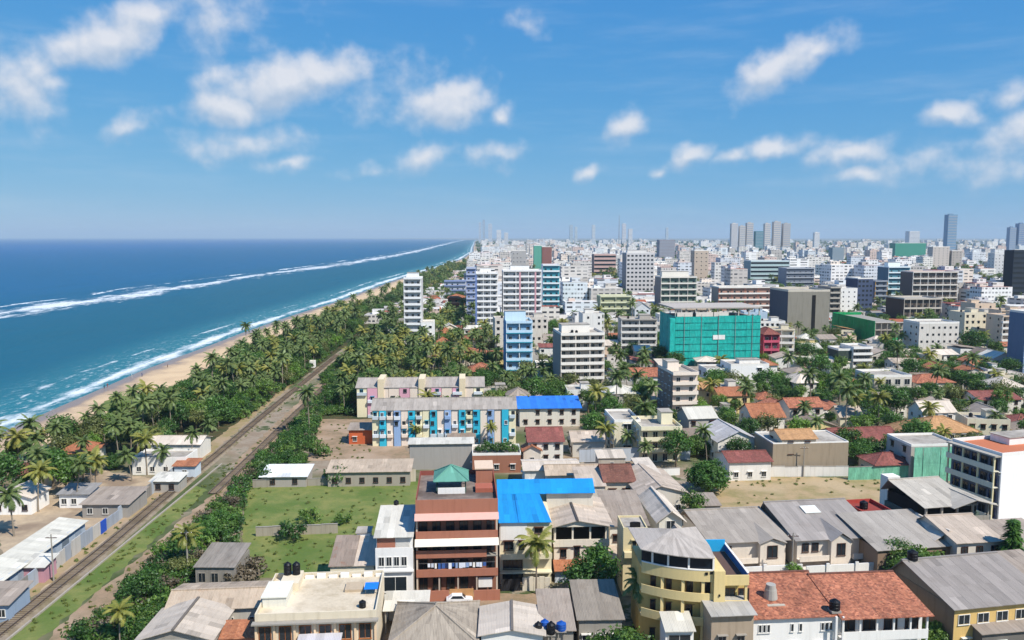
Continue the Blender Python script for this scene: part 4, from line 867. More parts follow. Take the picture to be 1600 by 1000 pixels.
# --- the two grey-roofed houses behind the red terrace
def big_grey(label, a, b, yt2, yr, hh, xg, gw, arch, lmk, skyl=False):
    s = Site('grey_roofed_house', label, 'house', a, b, yt=yt2, h=hh, vp=640, depth=17); w = s.w; wm = wallm('#d9cdbd', .4); LANDMARK.append(((a + b) / 2, (yt2 + yr) / 2, lmk))
    bx(s, 'wall', wm, 0, w, 0, 15, 0, hh); zr = s.P((a + b) / 2, yr, y=13.0).z; rh = max(1.5, zr - hh); RM = sheetm('#968e87', .45) if skyl else sheetm('#a2988c', .5)
    rf = roof_gx(s, RM, 0, w, 0, 15, hh, rh, .7, .86, wallm('#8d7768', .5)); k = rh / 12.9
    # cross gable over the entrance
    x0, x1 = w * xg - gw, w * xg + gw; ch = min(1.7, rh * .5); top = hh + ch; ym = ch / k
    def cg(g):
        for (xa, xb) in ((x0, w * xg), (x1, w * xg)):
            A, B, C2, D2 = (xa, -1.6, hh - .1), (xb, -1.6, top + .15), (xb, ym + .5, top + .2), (xa, .3, hh + .1)
            if xa < xb: strips(g, A, B, C2, D2, 2.0)
            else: strips(g, B, A, D2, C2, 2.0)
    part(s, 'cross_gable', RM, cg, None)
    part(s, 'gable_front', wm, lambda g: (g.face([(x0 + .3, -1.2, 0), (x1 - .3, -1.2, 0), (x1 - .3, -1.2, hh - .1), (w * xg, -1.2, top - .3), (x0 + .3, -1.2, hh - .1)]), g.box(x0 + .3, x0 + .5, -1.19, -.01, 0, hh - .2), g.box(x1 - .5, x1 - .3, -1.19, -.01, 0, hh - .2)))
    put_window(s, 'F', w * xg, hh - 2.9, 1.5 * gw / 2, 2.3, y=-1.2, hood=False, frame=BROWNW)
    for x in (.1, .22, .9): 
        if abs(w * x - w * xg) > gw + .8: put_window(s, 'F', w * x, hh - 2.4, 1.3, 1.6, frame=BROWNW, hood=False)
    bx(s, 'balcony_front', wm, -.1, x0 - .1, -1.4, -1.25, hh - 3.7, hh - 2.7); bx(s, 'balcony_floor', wm, -.1, x0 - .1, -1.24, -.01, hh - 3.7, hh - 3.5)
    if x1 < w - 1: bx(s, 'balcony_front', wm, x1 + .1, w + .1, -1.4, -1.25, hh - 3.7, hh - 2.7); bx(s, 'balcony_floor', wm, x1 + .1, w + .1, -1.24, -.01, hh - 3.7, hh - 3.5)
    if skyl: part(s, 'skylight', plain('#dcdcd2', .4), lambda g: g.slab((w * .36, 8.0, hh + 8.0 * k + .34), (w * .56, 8.0, hh + 8.0 * k + .34), (w * .56, 10.6, hh + 10.6 * k + .34), (w * .36, 10.6, hh + 10.6 * k + .34), .12), rf)
    bx(s, 'boundary_wall', WHITE, -.5, w + 1, -4.6, -4.4, 0, 2.3)
    for i in range(3): bx(s, 'gate_pillar', WHITE, w * (.2 + .35 * i), w * (.2 + .35 * i) + .6, -4.8, -4.61, 0, 2.7)
    bx(s, 'terrace', wm, 0, w, -3.9, -1.5, 0, .9)
    return s
big_grey('house with grey roof and forward gable left of the skylight roof', 1112, 1228, 848, 800, 5.2, .78, 2.6, True, 'the left grey gabled house')
big_grey('house with broad grey roof, pale skylight panel and arched gable', 1246, 1372, 843, 780, 5.4, .50, 2.2, True, 'the skylight roof house', True)
s = Site('green_walled_house', 'open-sided house with pale grey cross roof and dark green side wall', 'house', 1446, 1545, yt=792, h=8.6, vp=560, depth=12); w = s.w; LANDMARK.append((1480, 775, 'the open-sided cross-roof house'))
bx(s, 'wall', wallm('#5a6a60', .4), 0, w, 2.2, 12, 0, 6.0); bx(s, 'upper_shade', DARK, .4, w - .4, 2.6, 11.6, 6.0, 8.5)  # near-black box stands in for shade in the open upper floor
RM = sheetm('#b0a89b', .4); roof_gx(s, RM, -.4, w * .75, -.4, 12, 8.6, 2.2, .4, .85, None); roof_gy(s, RM, w * .36, w + .4, -1.6, 9, 8.5, 1.3, .3, .5, None)
for i in range(5): bx(s, 'column', CONC, (w - .35) * i / 4, (w - .35) * i / 4 + .35, -.2, .15, 0, 8.5)
bx(s, 'balcony_front', CONC, 0, w, -.35, -.21, 5.0, 6.2); bx(s, 'balcony_floor', CONC, .01, w - .01, -.2, 2.19, 4.9, 5.1); bx(s, 'chimney', wallm('#e8e4da', .3), 1.0, 3.8, 12.6, 15, 0, 10.6); bx(s, 'green_wall', wallm('#4a6b5e', .5), -7, -.6, 3, 11, 0, 5.2)
s.claim(-7.5, 0, 0, 13)
for (a, b, yt2, hh, vp, dep, m, lab, k2, rh) in (
        (1372, 1492, 860, 5.0, 600, 13, sheetm('#9f978d', .4), 'low house with long grey roof edged white behind the clipped bush', 'shed', 2.2),
        (1496, 1566, 848, 6.2, 640, 12, ASB, 'brown-walled house with two grey roofs right of the clipped bush', 'gx', 1.8),
        (1462, 1500, 842, 5.6, 600, 9, ASBL, 'small gabled grey roof between the white-edged roof and brown-walled house', 'gy', 1.4),
        (1588, 1660, 858, 5.5, 600, 10, ASBD, 'dark roofed house at the right edge beyond the slim conifer', 'shed', 1.5),
        (1570, 1660, 916, 6.0, 560, 9, ASBD, 'house with dark grey roof at the right edge above ochre house', 'shed', 1.5),
        (1440, 1500, 908, 5.0, 640, 4, ASBD, 'grey roofed house with black tank just behind the red terrace', 'shed', 1.2)):
    s = Site('grey_roofed_house', lab, 'house', a, b, yt=yt2, h=hh, vp=vp, depth=dep); wm = wallm(rnd.choice(['#b9a58e', '#8d7763', '#cfc6b8']), .5); bx(s, 'wall', wm, 0, s.w, 0, dep - .5, 0, hh)
    dict(gy=lambda: roof_gy(s, m, 0, s.w, 0, dep - .5, hh, rh, .5, .5, wm), gx=lambda: roof_gx(s, m, 0, s.w, 0, dep - .5, hh, rh, .5, .75, wm), shed=lambda: roof_shed(s, m, 0, s.w, 0, dep - .5, hh, hh + rh, .4))[k2]()
    window_rows(s, 'F', 3, 1, hh, hh - 2.3, 1.3, 1.5, hood=False, frame=BROWNW)
s = Site('red_walled_house', 'small flat house with red roof edges and black tank beside skylight roof', 'house', 1352, 1398, yt=808, h=5.6, vp=600, depth=8); bx(s, 'wall', WHITE, 0, s.w, 0, 8, 0, 5.6); roof_flat(s, 0, s.w, 0, 8, 5.6, .8, wallm('#a8453c', .4), wallm('#8d4038', .5)); water_tank(s, s.w * .4, 4.5, 5.65, .8, 1.6); window_rows(s, 'F', 2, 1, 5, 2.6)
# --- white balcony block at the right edge
s = Site('white_block', 'white block with shaded balcony side and orange roof terrace, right edge', 'apartment house', 1566, 1720, yt=714, h=14.2, vp=440, depth=13); w, H = s.w, 14.2; LANDMARK.append((1560, 745, 'the white balcony block'))
bx(s, 'wall', wallm('#eeedec', .2), 0, w, 0, 13, 0, H); roof_flat(s, 0, w, 0, 13, H, .8, WHITE, wallm('#b96f4e', .4)); bx(s, 'side_wall', wallm('#6a7080', .4), -.06, -.005, .35, 13, 0, H - .1)  # side wall of the white block painted dark to deepen its shade
for j in range(4):
    z = j * 3.5 + .6
    g = MB(); g.box(-1.5, -.01, .4, 13, z - .2, z); g.box(-1.62, -1.5, .4, 13, z - .2, z + 1.0); g.build('balcony', wallm('#d8d2bd', .4), s.root)
    for k in range(5): put_window(s, 'L', 1.8 + k * 2.4, z + .1, 1.9, 2.2, frame=plain('#2c3a6e' if k % 2 == 0 else '#5a5c66', .6), y=-.06, hood=False)
for k in range(4): bx(s, 'side_column', wallm('#d9cda4', .3), -1.45, -1.15, .5 + k * 4.0, .8 + k * 4.0, 0, H)
bx(s, 'roof_edge', wallm('#a8a196', .4), -1.7, -.01, 0.1, 13, H - .1, H + .2); stair_head(s, w * .35, w * .8, 7, 12, H, 1.6, WHITE); put_window(s, 'L', .35, 10.2, .4, .5)

# --- street furniture and car
def pole(px, py, h, label):
    p = G(px, py); t = thing('utility_pole', label, 'utility pole', p, group='utility poles')
    g = MB(); g.cyl(0, 0, 0, h, .16, .1, 8); g.build('post', CONC, t); g = MB(); g.box(-1.0, 1.0, -.05, .05, h - .7, h - .58); g.build('cross_arm', BROWNW, t)
    g = MB(); [g.cyl(x, 0, h - .58, h - .4, .06, .04, 6) for x in (-.9, -.3, .3, .9)]; g.build('insulator', WHITE, t)
pole(1237, 905, 8.5, 'utility pole before the boundary wall of the skylight roof house'); pole(294, 905, 9, 'thin pole among bushes beside the dirt path'); pole(1000, 700, 8, 'utility pole beside the grey compound wall'); pole(1255, 745, 8, 'utility pole at the left end of stained wall building'); pole(84, 908, 8.5, 'utility pole beside the long white shed roof near the track')
def car(px, py, rz, label, col):
    t = thing('car', label, 'car', G(px, py) + Vector((0, 0, .02)), rz)
    g = MB(); prof = [(-2.1, .35), (2.1, .35), (2.15, .7), (1.9, .85), (1.0, .92), (.45, 1.42), (-1.2, 1.45), (-1.9, .95), (-2.15, .85)]
    i = len(g.v); n = len(prof); g.v += [(x, -.82 + (.14 if z > 1 else 0), z) for x, z in prof] + [(x, .82 - (.14 if z > 1 else 0), z) for x, z in prof]
    g.f += [tuple(range(n)), tuple(range(2 * n - 1, n - 1, -1))] + [(k, k + n, (k + 1) % n + n, (k + 1) % n) for k in range(n)]; g.t += [1] * (n + 2); g.m += [0] * (n + 2)
    g.build('body', plain(col, .25), t)
    for y in (-.84, .79):
        g = MB(); g.v += [(.75, y, .95), (.38, y + (.12 if y < 0 else -.12), 1.36), (-1.1, y + (.12 if y < 0 else -.12), 1.38), (-1.5, y, .98)]; g.f.append((0, 1, 2, 3)); g.t.append(1); g.m.append(0); g.build('side_window', GLASS, t)
    g = MB(); g.slab((1.0, -.7, .97), (1.0, .7, .97), (.47, .6, 1.45), (.47, -.6, 1.45), .03); g.build('windscreen', GLASS, t)
    for x in (-1.3, 1.3):
        for y in (-.85, .65):
            g = MB(); k0 = len(g.v); nn = 14; g.v += [(x + .32 * math.cos(2 * math.pi * k / nn), y + d, .32 + .32 * math.sin(2 * math.pi * k / nn)) for d in (0, .2) for k in range(nn)]
            g.f += [tuple(range(nn)), tuple(range(2 * nn - 1, nn - 1, -1))] + [(k, k + nn, (k + 1) % nn + nn, (k + 1) % nn) for k in range(nn)]; g.t += [1] * (nn + 2); g.m += [0] * (nn + 2); g.build('wheel', TANK, t)
    for y in (-.6, .6): g = MB(); g.box(2.08, 2.17, y - .18, y + .18, .6, .74); g.build('headlight', plain('#e8e8e0', .2), t)
car(718, 941, R(4), 'white car parked in the lane before the brick apartment house', '#e8e8e8'); car(874, 939, R(176), 'dark car in the shade before the veranda house', '#33363a')
# ------------------------------------------------------------------ left: sheds and houses between track and beach
def simple(name, label, a, b, yt2, hh, dep, roof, m, wall='#d8d2c6', vp=760, rh=1.5, nw=3, cat='house', e=.5, ridge=.5, lm=None, frame=None, z=None, w=1.2, h=1.3, side='L', ns=2, group=None):
    nst = max(1, round(hh / 3.2))
    return bld(name, label, a, b, yt2, hh, dep, nst, cat=cat, vp=vp, wall=wall, roof=roof, rmat=m, rh=rh, e=e, ridge=ridge, nx=nw, ww=w, wh=h, nside=ns, side=side, frame=frame or rnd.choice([FRAME, BROWNW]), lm=lm, hood=hh > 4, parh=.6, group=group)
t = thing('track_wall', 'long grey boundary wall of upright panels along the seaward side of the track', 'wall', (-81.6, 108, 0), R(2.1)); y = 0.0; k = 0
while y < 100:
    L = rnd.choice([2.4, 2.8, 3.2]); hh = rnd.uniform(2.3, 3.2); g = MB(); dx = rnd.uniform(-.12, .12); g.box(dx, dx + .2, y, y + L - .06, 0, hh)
    g.build('panel', [wallm('#9aa0a8', .7), wallm('#b9b4ac', .6), wallm('#a7aeb6', .5), wallm('#8a8680', .8)][rnd.randrange(4)] if k != 17 else plain('#1f4fb0', .5), t); y += L; k += 1
s = Site('long_shed', 'long shed with low white sheet roof beside the boundary wall', 'shed', -62, 14, yt=905, h=3.6, vp=778, depth=34); LANDMARK.append((60, 870, 'the long white shed'))
s.root.location = (-89.4, 126, 0); s.root.rotation_euler.z = R(1.6); FOOT.append([Vector((-91, 125, 0)), Vector((-83, 125, 0)), Vector((-84, 158, 0)), Vector((-92, 158, 0))])
g = MB(); g.box(0, 4.6, 0, 30, 0, 3.4); g.build('wall', wallm('#a9b6c2', .4), s.root)
g = MB(); strips(g, (5.2, -.4, 3.3), (5.2, 30.4, 3.3), (-.6, 30.4, 4.1), (-.6, -.4, 4.1), 1.2); g.build('roof', sheetm('#cfcabb', .4), s.root)
for k in range(6): g = MB(); g.box(4.61, 4.7, 2 + k * 4.8, 4.4 + k * 4.8, .2, 2.7); g.build('shutter', plain(rnd.choice(['#7d8a96', '#93a0ac', '#6b7782']), .5), s.root)
simple('corrugated_lean_to', 'low lean-to with dark patched sheets at the left bottom edge', -50, 12, 945, 3.0, 6, 'shed', ASBD, '#8fa0b4', 760, .8, cat='shed')
simple('corrugated_lean_to', 'small white-sheeted stall roof in front of the long white shed', 36, 68, 886, 2.9, 4, 'shed', WSHEET, '#b98a94', 770, .5, 1, cat='shed')
simple('beach_house', 'white flat-roofed beach house among palms beside the track', 206, 290, 718, 4.0, 8, 'flat', None, '#e9e5dc', 790, lm='the white beach house', nw=4)
simple('beach_house', 'pale beach house with grey sheet roof behind the white one', 232, 312, 694, 4.2, 8, 'gx', ASBL, '#ddd8cc', 790, 1.2)
simple('beach_kiosk', 'small track-side kiosk with orange awning and white walls', 272, 304, 728, 3.2, 4, 'shed', TILEO, '#c9d2da', 800, .6, 1, cat='kiosk')
simple('track_side_stall', 'low stall with pale sheet roof along the track-side wall', 236, 278, 752, 2.8, 5, 'shed', WSHEET, '#a9a39a', 800, .5, 2, cat='stall')
simple('red_roofed_villa', 'villa with red tiled hip roof half hidden among palms by the beach', 88, 138, 708, 4.2, 9, 'hip', TILEO, '#e4dccd', 780, 2.0, lm='the red roofed beach villa')
simple('brown_roofed_cottage', 'cottage with dark brown tiled roof among palms at left edge', 18, 62, 742, 3.8, 8, 'gx', TILED, '#d9cdb8', 770, 1.6)
simple('whitewashed_cottage', 'whitewashed cottage with faded roof below the brown cottage at left', -14, 48, 778, 3.8, 7, 'gy', ASBL, '#efece6', 770, 1.4)
simple('long_cottage', 'long low white cottage with grey roof facing a sandy yard', 92, 138, 772, 3.2, 5, 'shed', sheetm('#8d8a88', .5), '#e8e6e2', 780, .7, 3)
simple('grey_yard_shed', 'dark grey yard shed beneath the palms beside the boundary wall', 128, 200, 788, 3.0, 9, 'shed', ASBD, '#9a948c', 790, .8, 3, cat='shed')
simple('small_white_hut', 'tiny white hut at the end of the visible track', 483, 491, 566, 2.6, 3, 'flat', None, '#eceae6', 800, nw=1, cat='hut')
# boundary walls of the green lot
def wall_run(label, pts, h, m, t=.25, name='garden_wall'):
    """free-standing wall through ground points, each straight run a panel with a coping"""
    P = [G(*p) for p in pts]; o = thing(name, label, 'wall', P[0])
    for a, b in zip(P, P[1:]):
        d = b - a; L = d.length; ang = math.atan2(d.y, d.x); n = max(1, int(L / 3)); 
        for k in range(n):
            q = a + d * (k / n) - P[0]; g = MB(); hh = h * rnd.uniform(.94, 1.04); g.box(0, L / n - .03, -t / 2, t / 2, 0, hh); ob = g.build('panel', m, o); ob.location = q; ob.rotation_euler.z = ang
            g = MB(); g.box(-.02, L / n - .01, -t / 2 - .06, t / 2 + .06, hh, hh + .09); g.build('coping', CONC, ob)
    return o
wall_run('grey garden wall crossing the green lot', [(400, 838), (528, 833)], 1.9, wallm('#a39a8a', .7))
wall_run('pale stained compound wall at the back of the green lot', [(545, 755), (650, 752)], 3.4, wallm('#c2b8a6', .8))
wall_run('low dark wall behind bushes at the back left of green lot', [(395, 762), (545, 757)], 1.8, wallm('#9c9486', .8))
wall_run('white lot wall behind the sandy lot', [(1146, 745), (1325, 744)], 2.6, wallm('#dedad2', .7))
wall_run('tall grey sheet compound wall below the cream flats', [(905, 722), (1078, 718)], 3.6, wallm('#b7bcc2', .5))
wall_run('short white garden wall left of the clipped tree at centre', [(1000, 745), (1062, 742)], 1.8, WHITE)
o = wall_run('green netting fence behind the sandy lot', [(1325, 750), (1500, 747)], 3.4, netm('#74b598'), .1, 'netting_fence')
# long grey shed roofs behind the green lot
simple('long_grey_shed', 'long low shed with worn grey roof behind the green lot', 512, 640, 738, 3.6, 7, 'shed', ASBB, '#a59c8e', 740, .9, 6, cat='shed', lm='the long worn grey shed')
simple('scrap_shed', 'collapsed shed covered with white tarpaulins beside the green lot', 408, 478, 745, 2.6, 7, 'shed', sheetm('#d9dad8', .5), '#a7a097', 760, .8, 2, cat='shed')
simple('orange_stall', 'little orange and dark shed at the left foot of the colourful flats', 545, 582, 672, 4.2, 6, 'shed', ASBD, '#c2623a', 740, .6, 2, cat='shed')

# ------------------------------------------------------------------ the colourful flats
def flats(label, a, b, yb, yt, cols, dep, towers, lmk, yr, cream='#e0cfae'):
    s = Site('block_of_flats', label, 'block of flats', a, b, yt=yt, yb=yb, vp=735, depth=dep); w, H = s.w, s.h; LANDMARK.append(((a + b) / 2, (yt + yb) / 2, lmk))
    n = len(cols); st = H / 4; cm = wallm(cream, .4); bx(s, 'wall', cm, 0, w, 0, dep, 0, H); zr = s.P((a + b) / 2, yr, y=dep * .55).z
    roof_gx(s, sheetm('#a39a90', .7), 0, w, 0, dep, H, max(.8, zr - H), .4, .55, cm)
    for i, (c, proj_) in enumerate(cols):
        x0, x1 = w * i / n + .08, w * (i + 1) / n - .08; d = proj_
        bx(s, 'bay_panel', wallm(c, .25), x0, x1, -d, -.01, 0, H - .15)
        for j in range(4):
            r = rnd.random()
            if c in ('#35b2cc', '#8fabd0', '#d9a4b2') or r < .35:
                if r < .75: put_window(s, 'F', (x0 + x1) / 2 + rnd.uniform(-.3, .3), j * st + .8, min(1.2, (x1 - x0) * .5), 1.2, y=-d, hood=rnd.random() < .5, frame=plain(rnd.choice(['#e8e8e8', '#2a8fae', '#555555']), .6))
                if r < .4: g = MB(); g.box(x0 + .1, x1 - .1, -d - .7, -d - .005, j * st, j * st + .9); g.build('balcony', wallm(rnd.choice([c, '#d7dde2', '#bfc8cc']), .4), s.root)
    for t_ in towers:
        bx(s, 'stair_tower', cm, w * t_ - 1.0, w * t_ + 1.0, -.8 if dep < 12 else -.6, dep * .7, 0, zr + .9)
    return s
CY, PE, LI, PK, CR = '#35b2cc', '#e6d5c4', '#8fabd0', '#d9a4b2', '#e6dcb8'
flats('front block of flats painted with turquoise, cream and lilac stripes', 582, 806, 697, 641, [(CR, .1), (CY, .5), (PE, .2), (LI, .6), (PE, .2), (CY, .3), (CR, .1), (CR, .2), (CY, .6), (PE, .2), (LI, .5), (PE, .1), (CY, .5), (CR, .1), (CY, .6), (PE, .2), (LI, .4), (PE, .1), (CY, .5), (CR, .1)], 10, [], 'the colourful striped flats', 622)
flats('rear block of pink and cream flats with three stair towers', 558, 756, 652, 606, [(CR, .1), (PK, .4), (PE, .1), (PE, .2), (PK, .3), (PE, .2), (PE, .1), (PK, .3), (PE, .2), (PK, .2), (PE, .1), (CR, .1)], 13, [.19, .51, .83], 'the pink flats', 590)
simple('grey_flat_building', 'low building with blank grey wall and white roof before the striped flats', 640, 738, 694, 6.8, 4, 'shed', WSHEET, '#a39e97', 735, .4, 0, cat='building')
s = simple('planted_roof_building', 'low brick building with roof garden of potted plants', 738, 814, 712, 4.6, 9, 'flat', None, '#9c6a54', 735, 0, 3, cat='building')
simple('blue_sheet_hall', 'white hall with blue sheet roof right of the striped flats', 812, 906, 638, 6.0, 10, 'shed', BLUER2, '#d9d2c4', 735, 1.6, 5, cat='hall', lm='the blue sheet hall', e=.7)
simple('red_hipped_house', 'white house with dark red roofs below the blue sheet hall', 826, 880, 690, 6.0, 11, 'gx', TILEM, '#ded8cc', 735, 2.2, 3, lm='the dark red house below blue hall', ridge=.6)
simple('orange_porch_house', 'small orange tiled porch house below the dark red house', 818, 845, 704, 4.0, 5, 'gy', TILEO, '#d6cdbf', 735, 1.2, 1)
simple('grey_workshop', 'low workshop with plain grey roofs right of potted plants building', 820, 905, 735, 4.6, 9, 'gx', ASBL, '#d9d6d0', 735, .8, 4, cat='workshop')
simple('grey_cottage', 'cottage with grey hip roof under the tall palms at centre', 895, 945, 690, 4.4, 10, 'gx', ASB, '#c9c2b6', 735, 1.6, 3)
bld('cream_flats', 'cream three-storey flats with long balconies behind grey compound wall', 1002, 1066, 672, 9.0, 13, 3, 'flats', 715, wall='#e3d6b2', facade='balc', nx=4, par='#e9dfbe', bd=1.4, stair=(.62, .9, 3.4), nside=3, lm='the cream balcony flats')
bld('cream_flats', 'cream blank-fronted house joined left of the cream balcony flats', 960, 1001, 660, 9.0, 14, 3, 'house', 700, wall='#dfd5bb', nx=1, ww=2.2, wh=1.6, nside=3, parh=.7)
bld('peach_flats', 'peach apartment block with shaded dark side and stair tower', 1052, 1092, 586, 16.0, 16, 5, 'apartment house', 640, wall='#e6d3c2', facade='balc', nx=2, par='#ecdccb', bd=1.2, stair=(.05, .5, 3.2), nside=4, sidewall='#8f7d74', lm='the peach apartment block')
s = bld('stained_wall_building', 'long building with big blank stained concrete wall above white wall', 1208, 1326, 694, 8.2, 12, 2, 'building', 690, wall='#9c8d78', dirt=.95, nx=0, roof='flat', parh=.3, nside=0, lm='the stained concrete wall')
simple('tan_cottage', 'small cottage with tan tiled roof rising behind the stained wall', 1222, 1275, 686, 9.4, 8, 'gx', TILET, '#d8c8b0', 690, 1.4, 2)
simple('low_red_house', 'low house with red-brown roof and white wall beside the round tree', 1140, 1205, 722, 4.8, 9, 'gx', TILEM, '#e2ddd4', 690, 1.4, 3)
simple('netted_building', 'building wrapped in pale green netting left of white balcony block', 1424, 1500, 698, 8.4, 11, 'flat', None, '#b3ada4', 690, 0, 0, cat='building', lm='the pale green netted building')
NB = FOOT[-1]
s = Site('netting_sheet', 'pale green debris netting hung on scaffold before the netted building', 'netting', 1420, 1501, yt=694, h=8.8, vp=690, depth=1)
for k in range(6):
    g = MB(); g.box(s.w * k / 6, s.w * (k + 1) / 6 - .04, -2.6 - .12 * (k % 2), -2.54 - .12 * (k % 2), 0, 8.6); g.build('net_panel', netm('#7cc0a2'), s.root)
simple('orange_hipped_house', 'house with bright orange-red hip roof left of the tall palms', 1176, 1226, 652, 5.2, 11, 'gx', TILEO, '#e6dfd2', 690, 3.0, 2, lm='the orange gabled house', ridge=.5)
simple('grey_chalet', 'house with curved grey sheet roof and white gable beside the orange house', 1122, 1186, 690, 6.0, 14, 'gy', sheetm('#b9b4b0', .5), '#e3ddd2', 640, 2.6, 2)
simple('maroon_hall', 'long low house with maroon striped roof among trees', 1310, 1408, 690, 4.2, 12, 'gx', TILEM, '#cfc4b4', 640, 2.2, 4, lm='the maroon long roof')
simple('tan_villa', 'large villa with stepped tan-orange tiled hip roofs', 1446, 1530, 676, 5.6, 13, 'hip', TILET, '#d9c3a2', 680, 3.0, 5, lm='the tan tiled villa')
simple('tan_villa_wing', 'left wing of tan villa with lower orange hip roof', 1412, 1450, 676, 4.8, 9, 'hip', TILET, '#d9c3a2', 680, 2.2, 2)
simple('small_red_cottage', 'low cottage with red tiled roof behind the green netting fence', 1368, 1428, 726, 3.8, 8, 'hip', TILEM, '#cfc4b4', 690, 1.8, 2)
bld('white_house', 'boxy white three-storey house below the turquoise netted block', 1142, 1202, 572, 9.5, 12, 3, 'house', 690, wall='#eeece8', nx=2, ww=2.0, wh=1.4, parh=.8, stair=(.35, .9, 1.6), nside=2, lm='the boxy white house')
simple('white_wing', 'lower grey-white wing left of the boxy white house', 1104, 1140, 578, 7.6, 10, 'flat', None, '#d5d8dc', 690, 0, 2)
bld('arched_hall', 'grey building with row of arched openings and flat roof', 1366, 1425, 590, 7.5, 14, 2, 'hall', 690, wall='#cfc8bb', nx=4, ww=2.2, wh=2.2, hood=False, lm='the arched hall')
simple('dark_gabled_house', 'house with dark grey gabled roof right of the tall palms', 1372, 1418, 628, 5.6, 11, 'gx', ASBD, '#d8d2c6', 690, 2.0, 3)
simple('red_brown_house', 'house with red-brown roof behind a lone palm at right', 1432, 1492, 598, 5.2, 11, 'hip', TILE, '#d8cfc2', 690, 2.2, 3)
simple('maroon_roofed_hall', 'long hall with faded maroon roof and white walls at right', 1532, 1596, 625, 5.0, 13, 'gx', TILEM, '#e0dbd2', 690, 1.8, 4)

# ------------------------------------------------------------------ apartment towers, middle distance
CYN = plain('#e6e3dc', .7)
s = bld('apartment_block', 'cream seven-storey apartment block with white balcony bands and shaded grey side', 876, 944, 524, 27.0, 17, 8, 'apartment block', 640, yb=616, wall='#cfc5b8', facade='balc', nx=6, par='#eae4da', bd=1.5, cols=4, colm=wallm('#d9cfc2', .4), sidewall='#9a948d', inner='#b3a698', nside=0, stair=(.1, .75, 3.2), lm='the cream seven-storey block', tanks=2)
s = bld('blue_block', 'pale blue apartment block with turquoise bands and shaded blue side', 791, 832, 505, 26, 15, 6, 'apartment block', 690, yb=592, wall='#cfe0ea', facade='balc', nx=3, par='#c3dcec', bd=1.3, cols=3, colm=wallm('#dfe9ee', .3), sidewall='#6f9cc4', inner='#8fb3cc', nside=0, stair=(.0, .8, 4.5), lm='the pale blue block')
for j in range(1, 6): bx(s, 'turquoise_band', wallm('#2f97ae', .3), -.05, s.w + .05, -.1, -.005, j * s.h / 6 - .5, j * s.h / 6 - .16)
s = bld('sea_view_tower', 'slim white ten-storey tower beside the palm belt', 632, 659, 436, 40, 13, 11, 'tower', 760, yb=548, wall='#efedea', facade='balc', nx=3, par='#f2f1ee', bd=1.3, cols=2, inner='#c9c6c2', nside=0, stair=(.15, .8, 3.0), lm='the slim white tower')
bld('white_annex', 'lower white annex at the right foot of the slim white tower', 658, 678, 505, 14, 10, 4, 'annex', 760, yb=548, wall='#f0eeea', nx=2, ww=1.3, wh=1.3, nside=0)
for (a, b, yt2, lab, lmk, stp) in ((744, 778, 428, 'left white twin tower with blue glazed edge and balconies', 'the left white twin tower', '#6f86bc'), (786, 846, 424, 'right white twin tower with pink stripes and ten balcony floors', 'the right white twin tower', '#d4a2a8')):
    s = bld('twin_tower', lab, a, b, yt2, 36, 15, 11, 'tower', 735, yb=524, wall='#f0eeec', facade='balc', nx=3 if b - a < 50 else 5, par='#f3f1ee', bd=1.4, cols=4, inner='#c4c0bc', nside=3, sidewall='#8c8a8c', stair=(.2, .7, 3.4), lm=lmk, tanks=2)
    for k in range(2): bx(s, 'colour_stripe', wallm(stp, .3), s.w * (.42 + .4 * k) if stp != '#6f86bc' else -.3 + .0 * k + k * .01, s.w * (.46 + .4 * k) if stp != '#6f86bc' else .6 + k * .01, -.12 - .01 * k, -.005, 2, s.h - .5)
bld('blue_glass_block', 'block with deep blue glass strips left of the twin towers', 729, 744, 420, 30, 12, 9, 'block', 735, yb=505, wall='#dfe2ea', facade='balc', nx=2, par='#b3bcd2', bd=1.0, inner='#8f9cc0', nside=0)
bld('teal_trimmed_block', 'white block with teal balconies and red roof edge right of twin towers', 848, 874, 415, 30, 14, 9, 'block', 735, yb=500, wall='#e4e6e4', facade='balc', nx=3, par='#e2e8e8', bd=1.2, inner='#4a9aa6', deck=wallm('#b5485a', .3), lm='the teal-trimmed white block')
# turquoise netted block
s = Site('netted_block', 'big construction block wrapped in bright turquoise netting', 'building', 1054, 1186, yt=494, yb=582, vp=690, depth=26); w, H = s.w, s.h; LANDMARK.append((1110, 530, 'the turquoise netted block'))
NT = netm('#22b3a6'); bx(s, 'core', CONC, .6, w - .6, .6, 25, 0, H - 1)
for k in range(6):
    g = MB(); g.box(w * k / 6, w * (k + 1) / 6 - .05, -.1 * (k % 2), .35, 0, H - (.0 if k > 2 else .4)); g.build('net_panel', NT, s.root)
    g = MB(); g.box(-.1 * (k % 2), .35, .4 + 25 * k / 6, .4 + 25 * (k + 1) / 6 - .05, 0, H - .2); g.build('net_panel', NT, s.root)
bx(s, 'hoist_strip', NT, -2.6, -.3, -.6, 2, 0, H - 1)
for k in range(9): bx(s, 'column', wallm('#bfb6aa', .5), (w - .5) * k / 8, (w - .5) * k / 8 + .5, 1, 1.5, H - 1, H + 3.2)
bx(s, 'top_slab', wallm('#b3aaa0', .6), -1, w + .8, .2, 25.6, H + 3.2, H + 3.7)
for (x0, x1) in ((.02, .20), (.24, .44), (.45, .62)): bx(s, 'infill_wall', wallm('#d9cfc4', .4), w * x0, w * x1, .4, .7, H - .3, H + 1.6)
for j in range(1, 8): bx(s, 'net_seam', wallm('#157a76', .4), -.2, w + .1, -.2, -.11, H * j / 8, H * j / 8 + .22)
for k in range(5): bx(s, 'scaffold_pole', wallm('#8f9a94', .4), w * (k + .5) / 5, w * (k + .5) / 5 + .15, -.35, -.21, 0, H + 1)
bx(s, 'banner', WHITE, w * .44, w * .58, -.25, -.18, H * .58, H * .66)
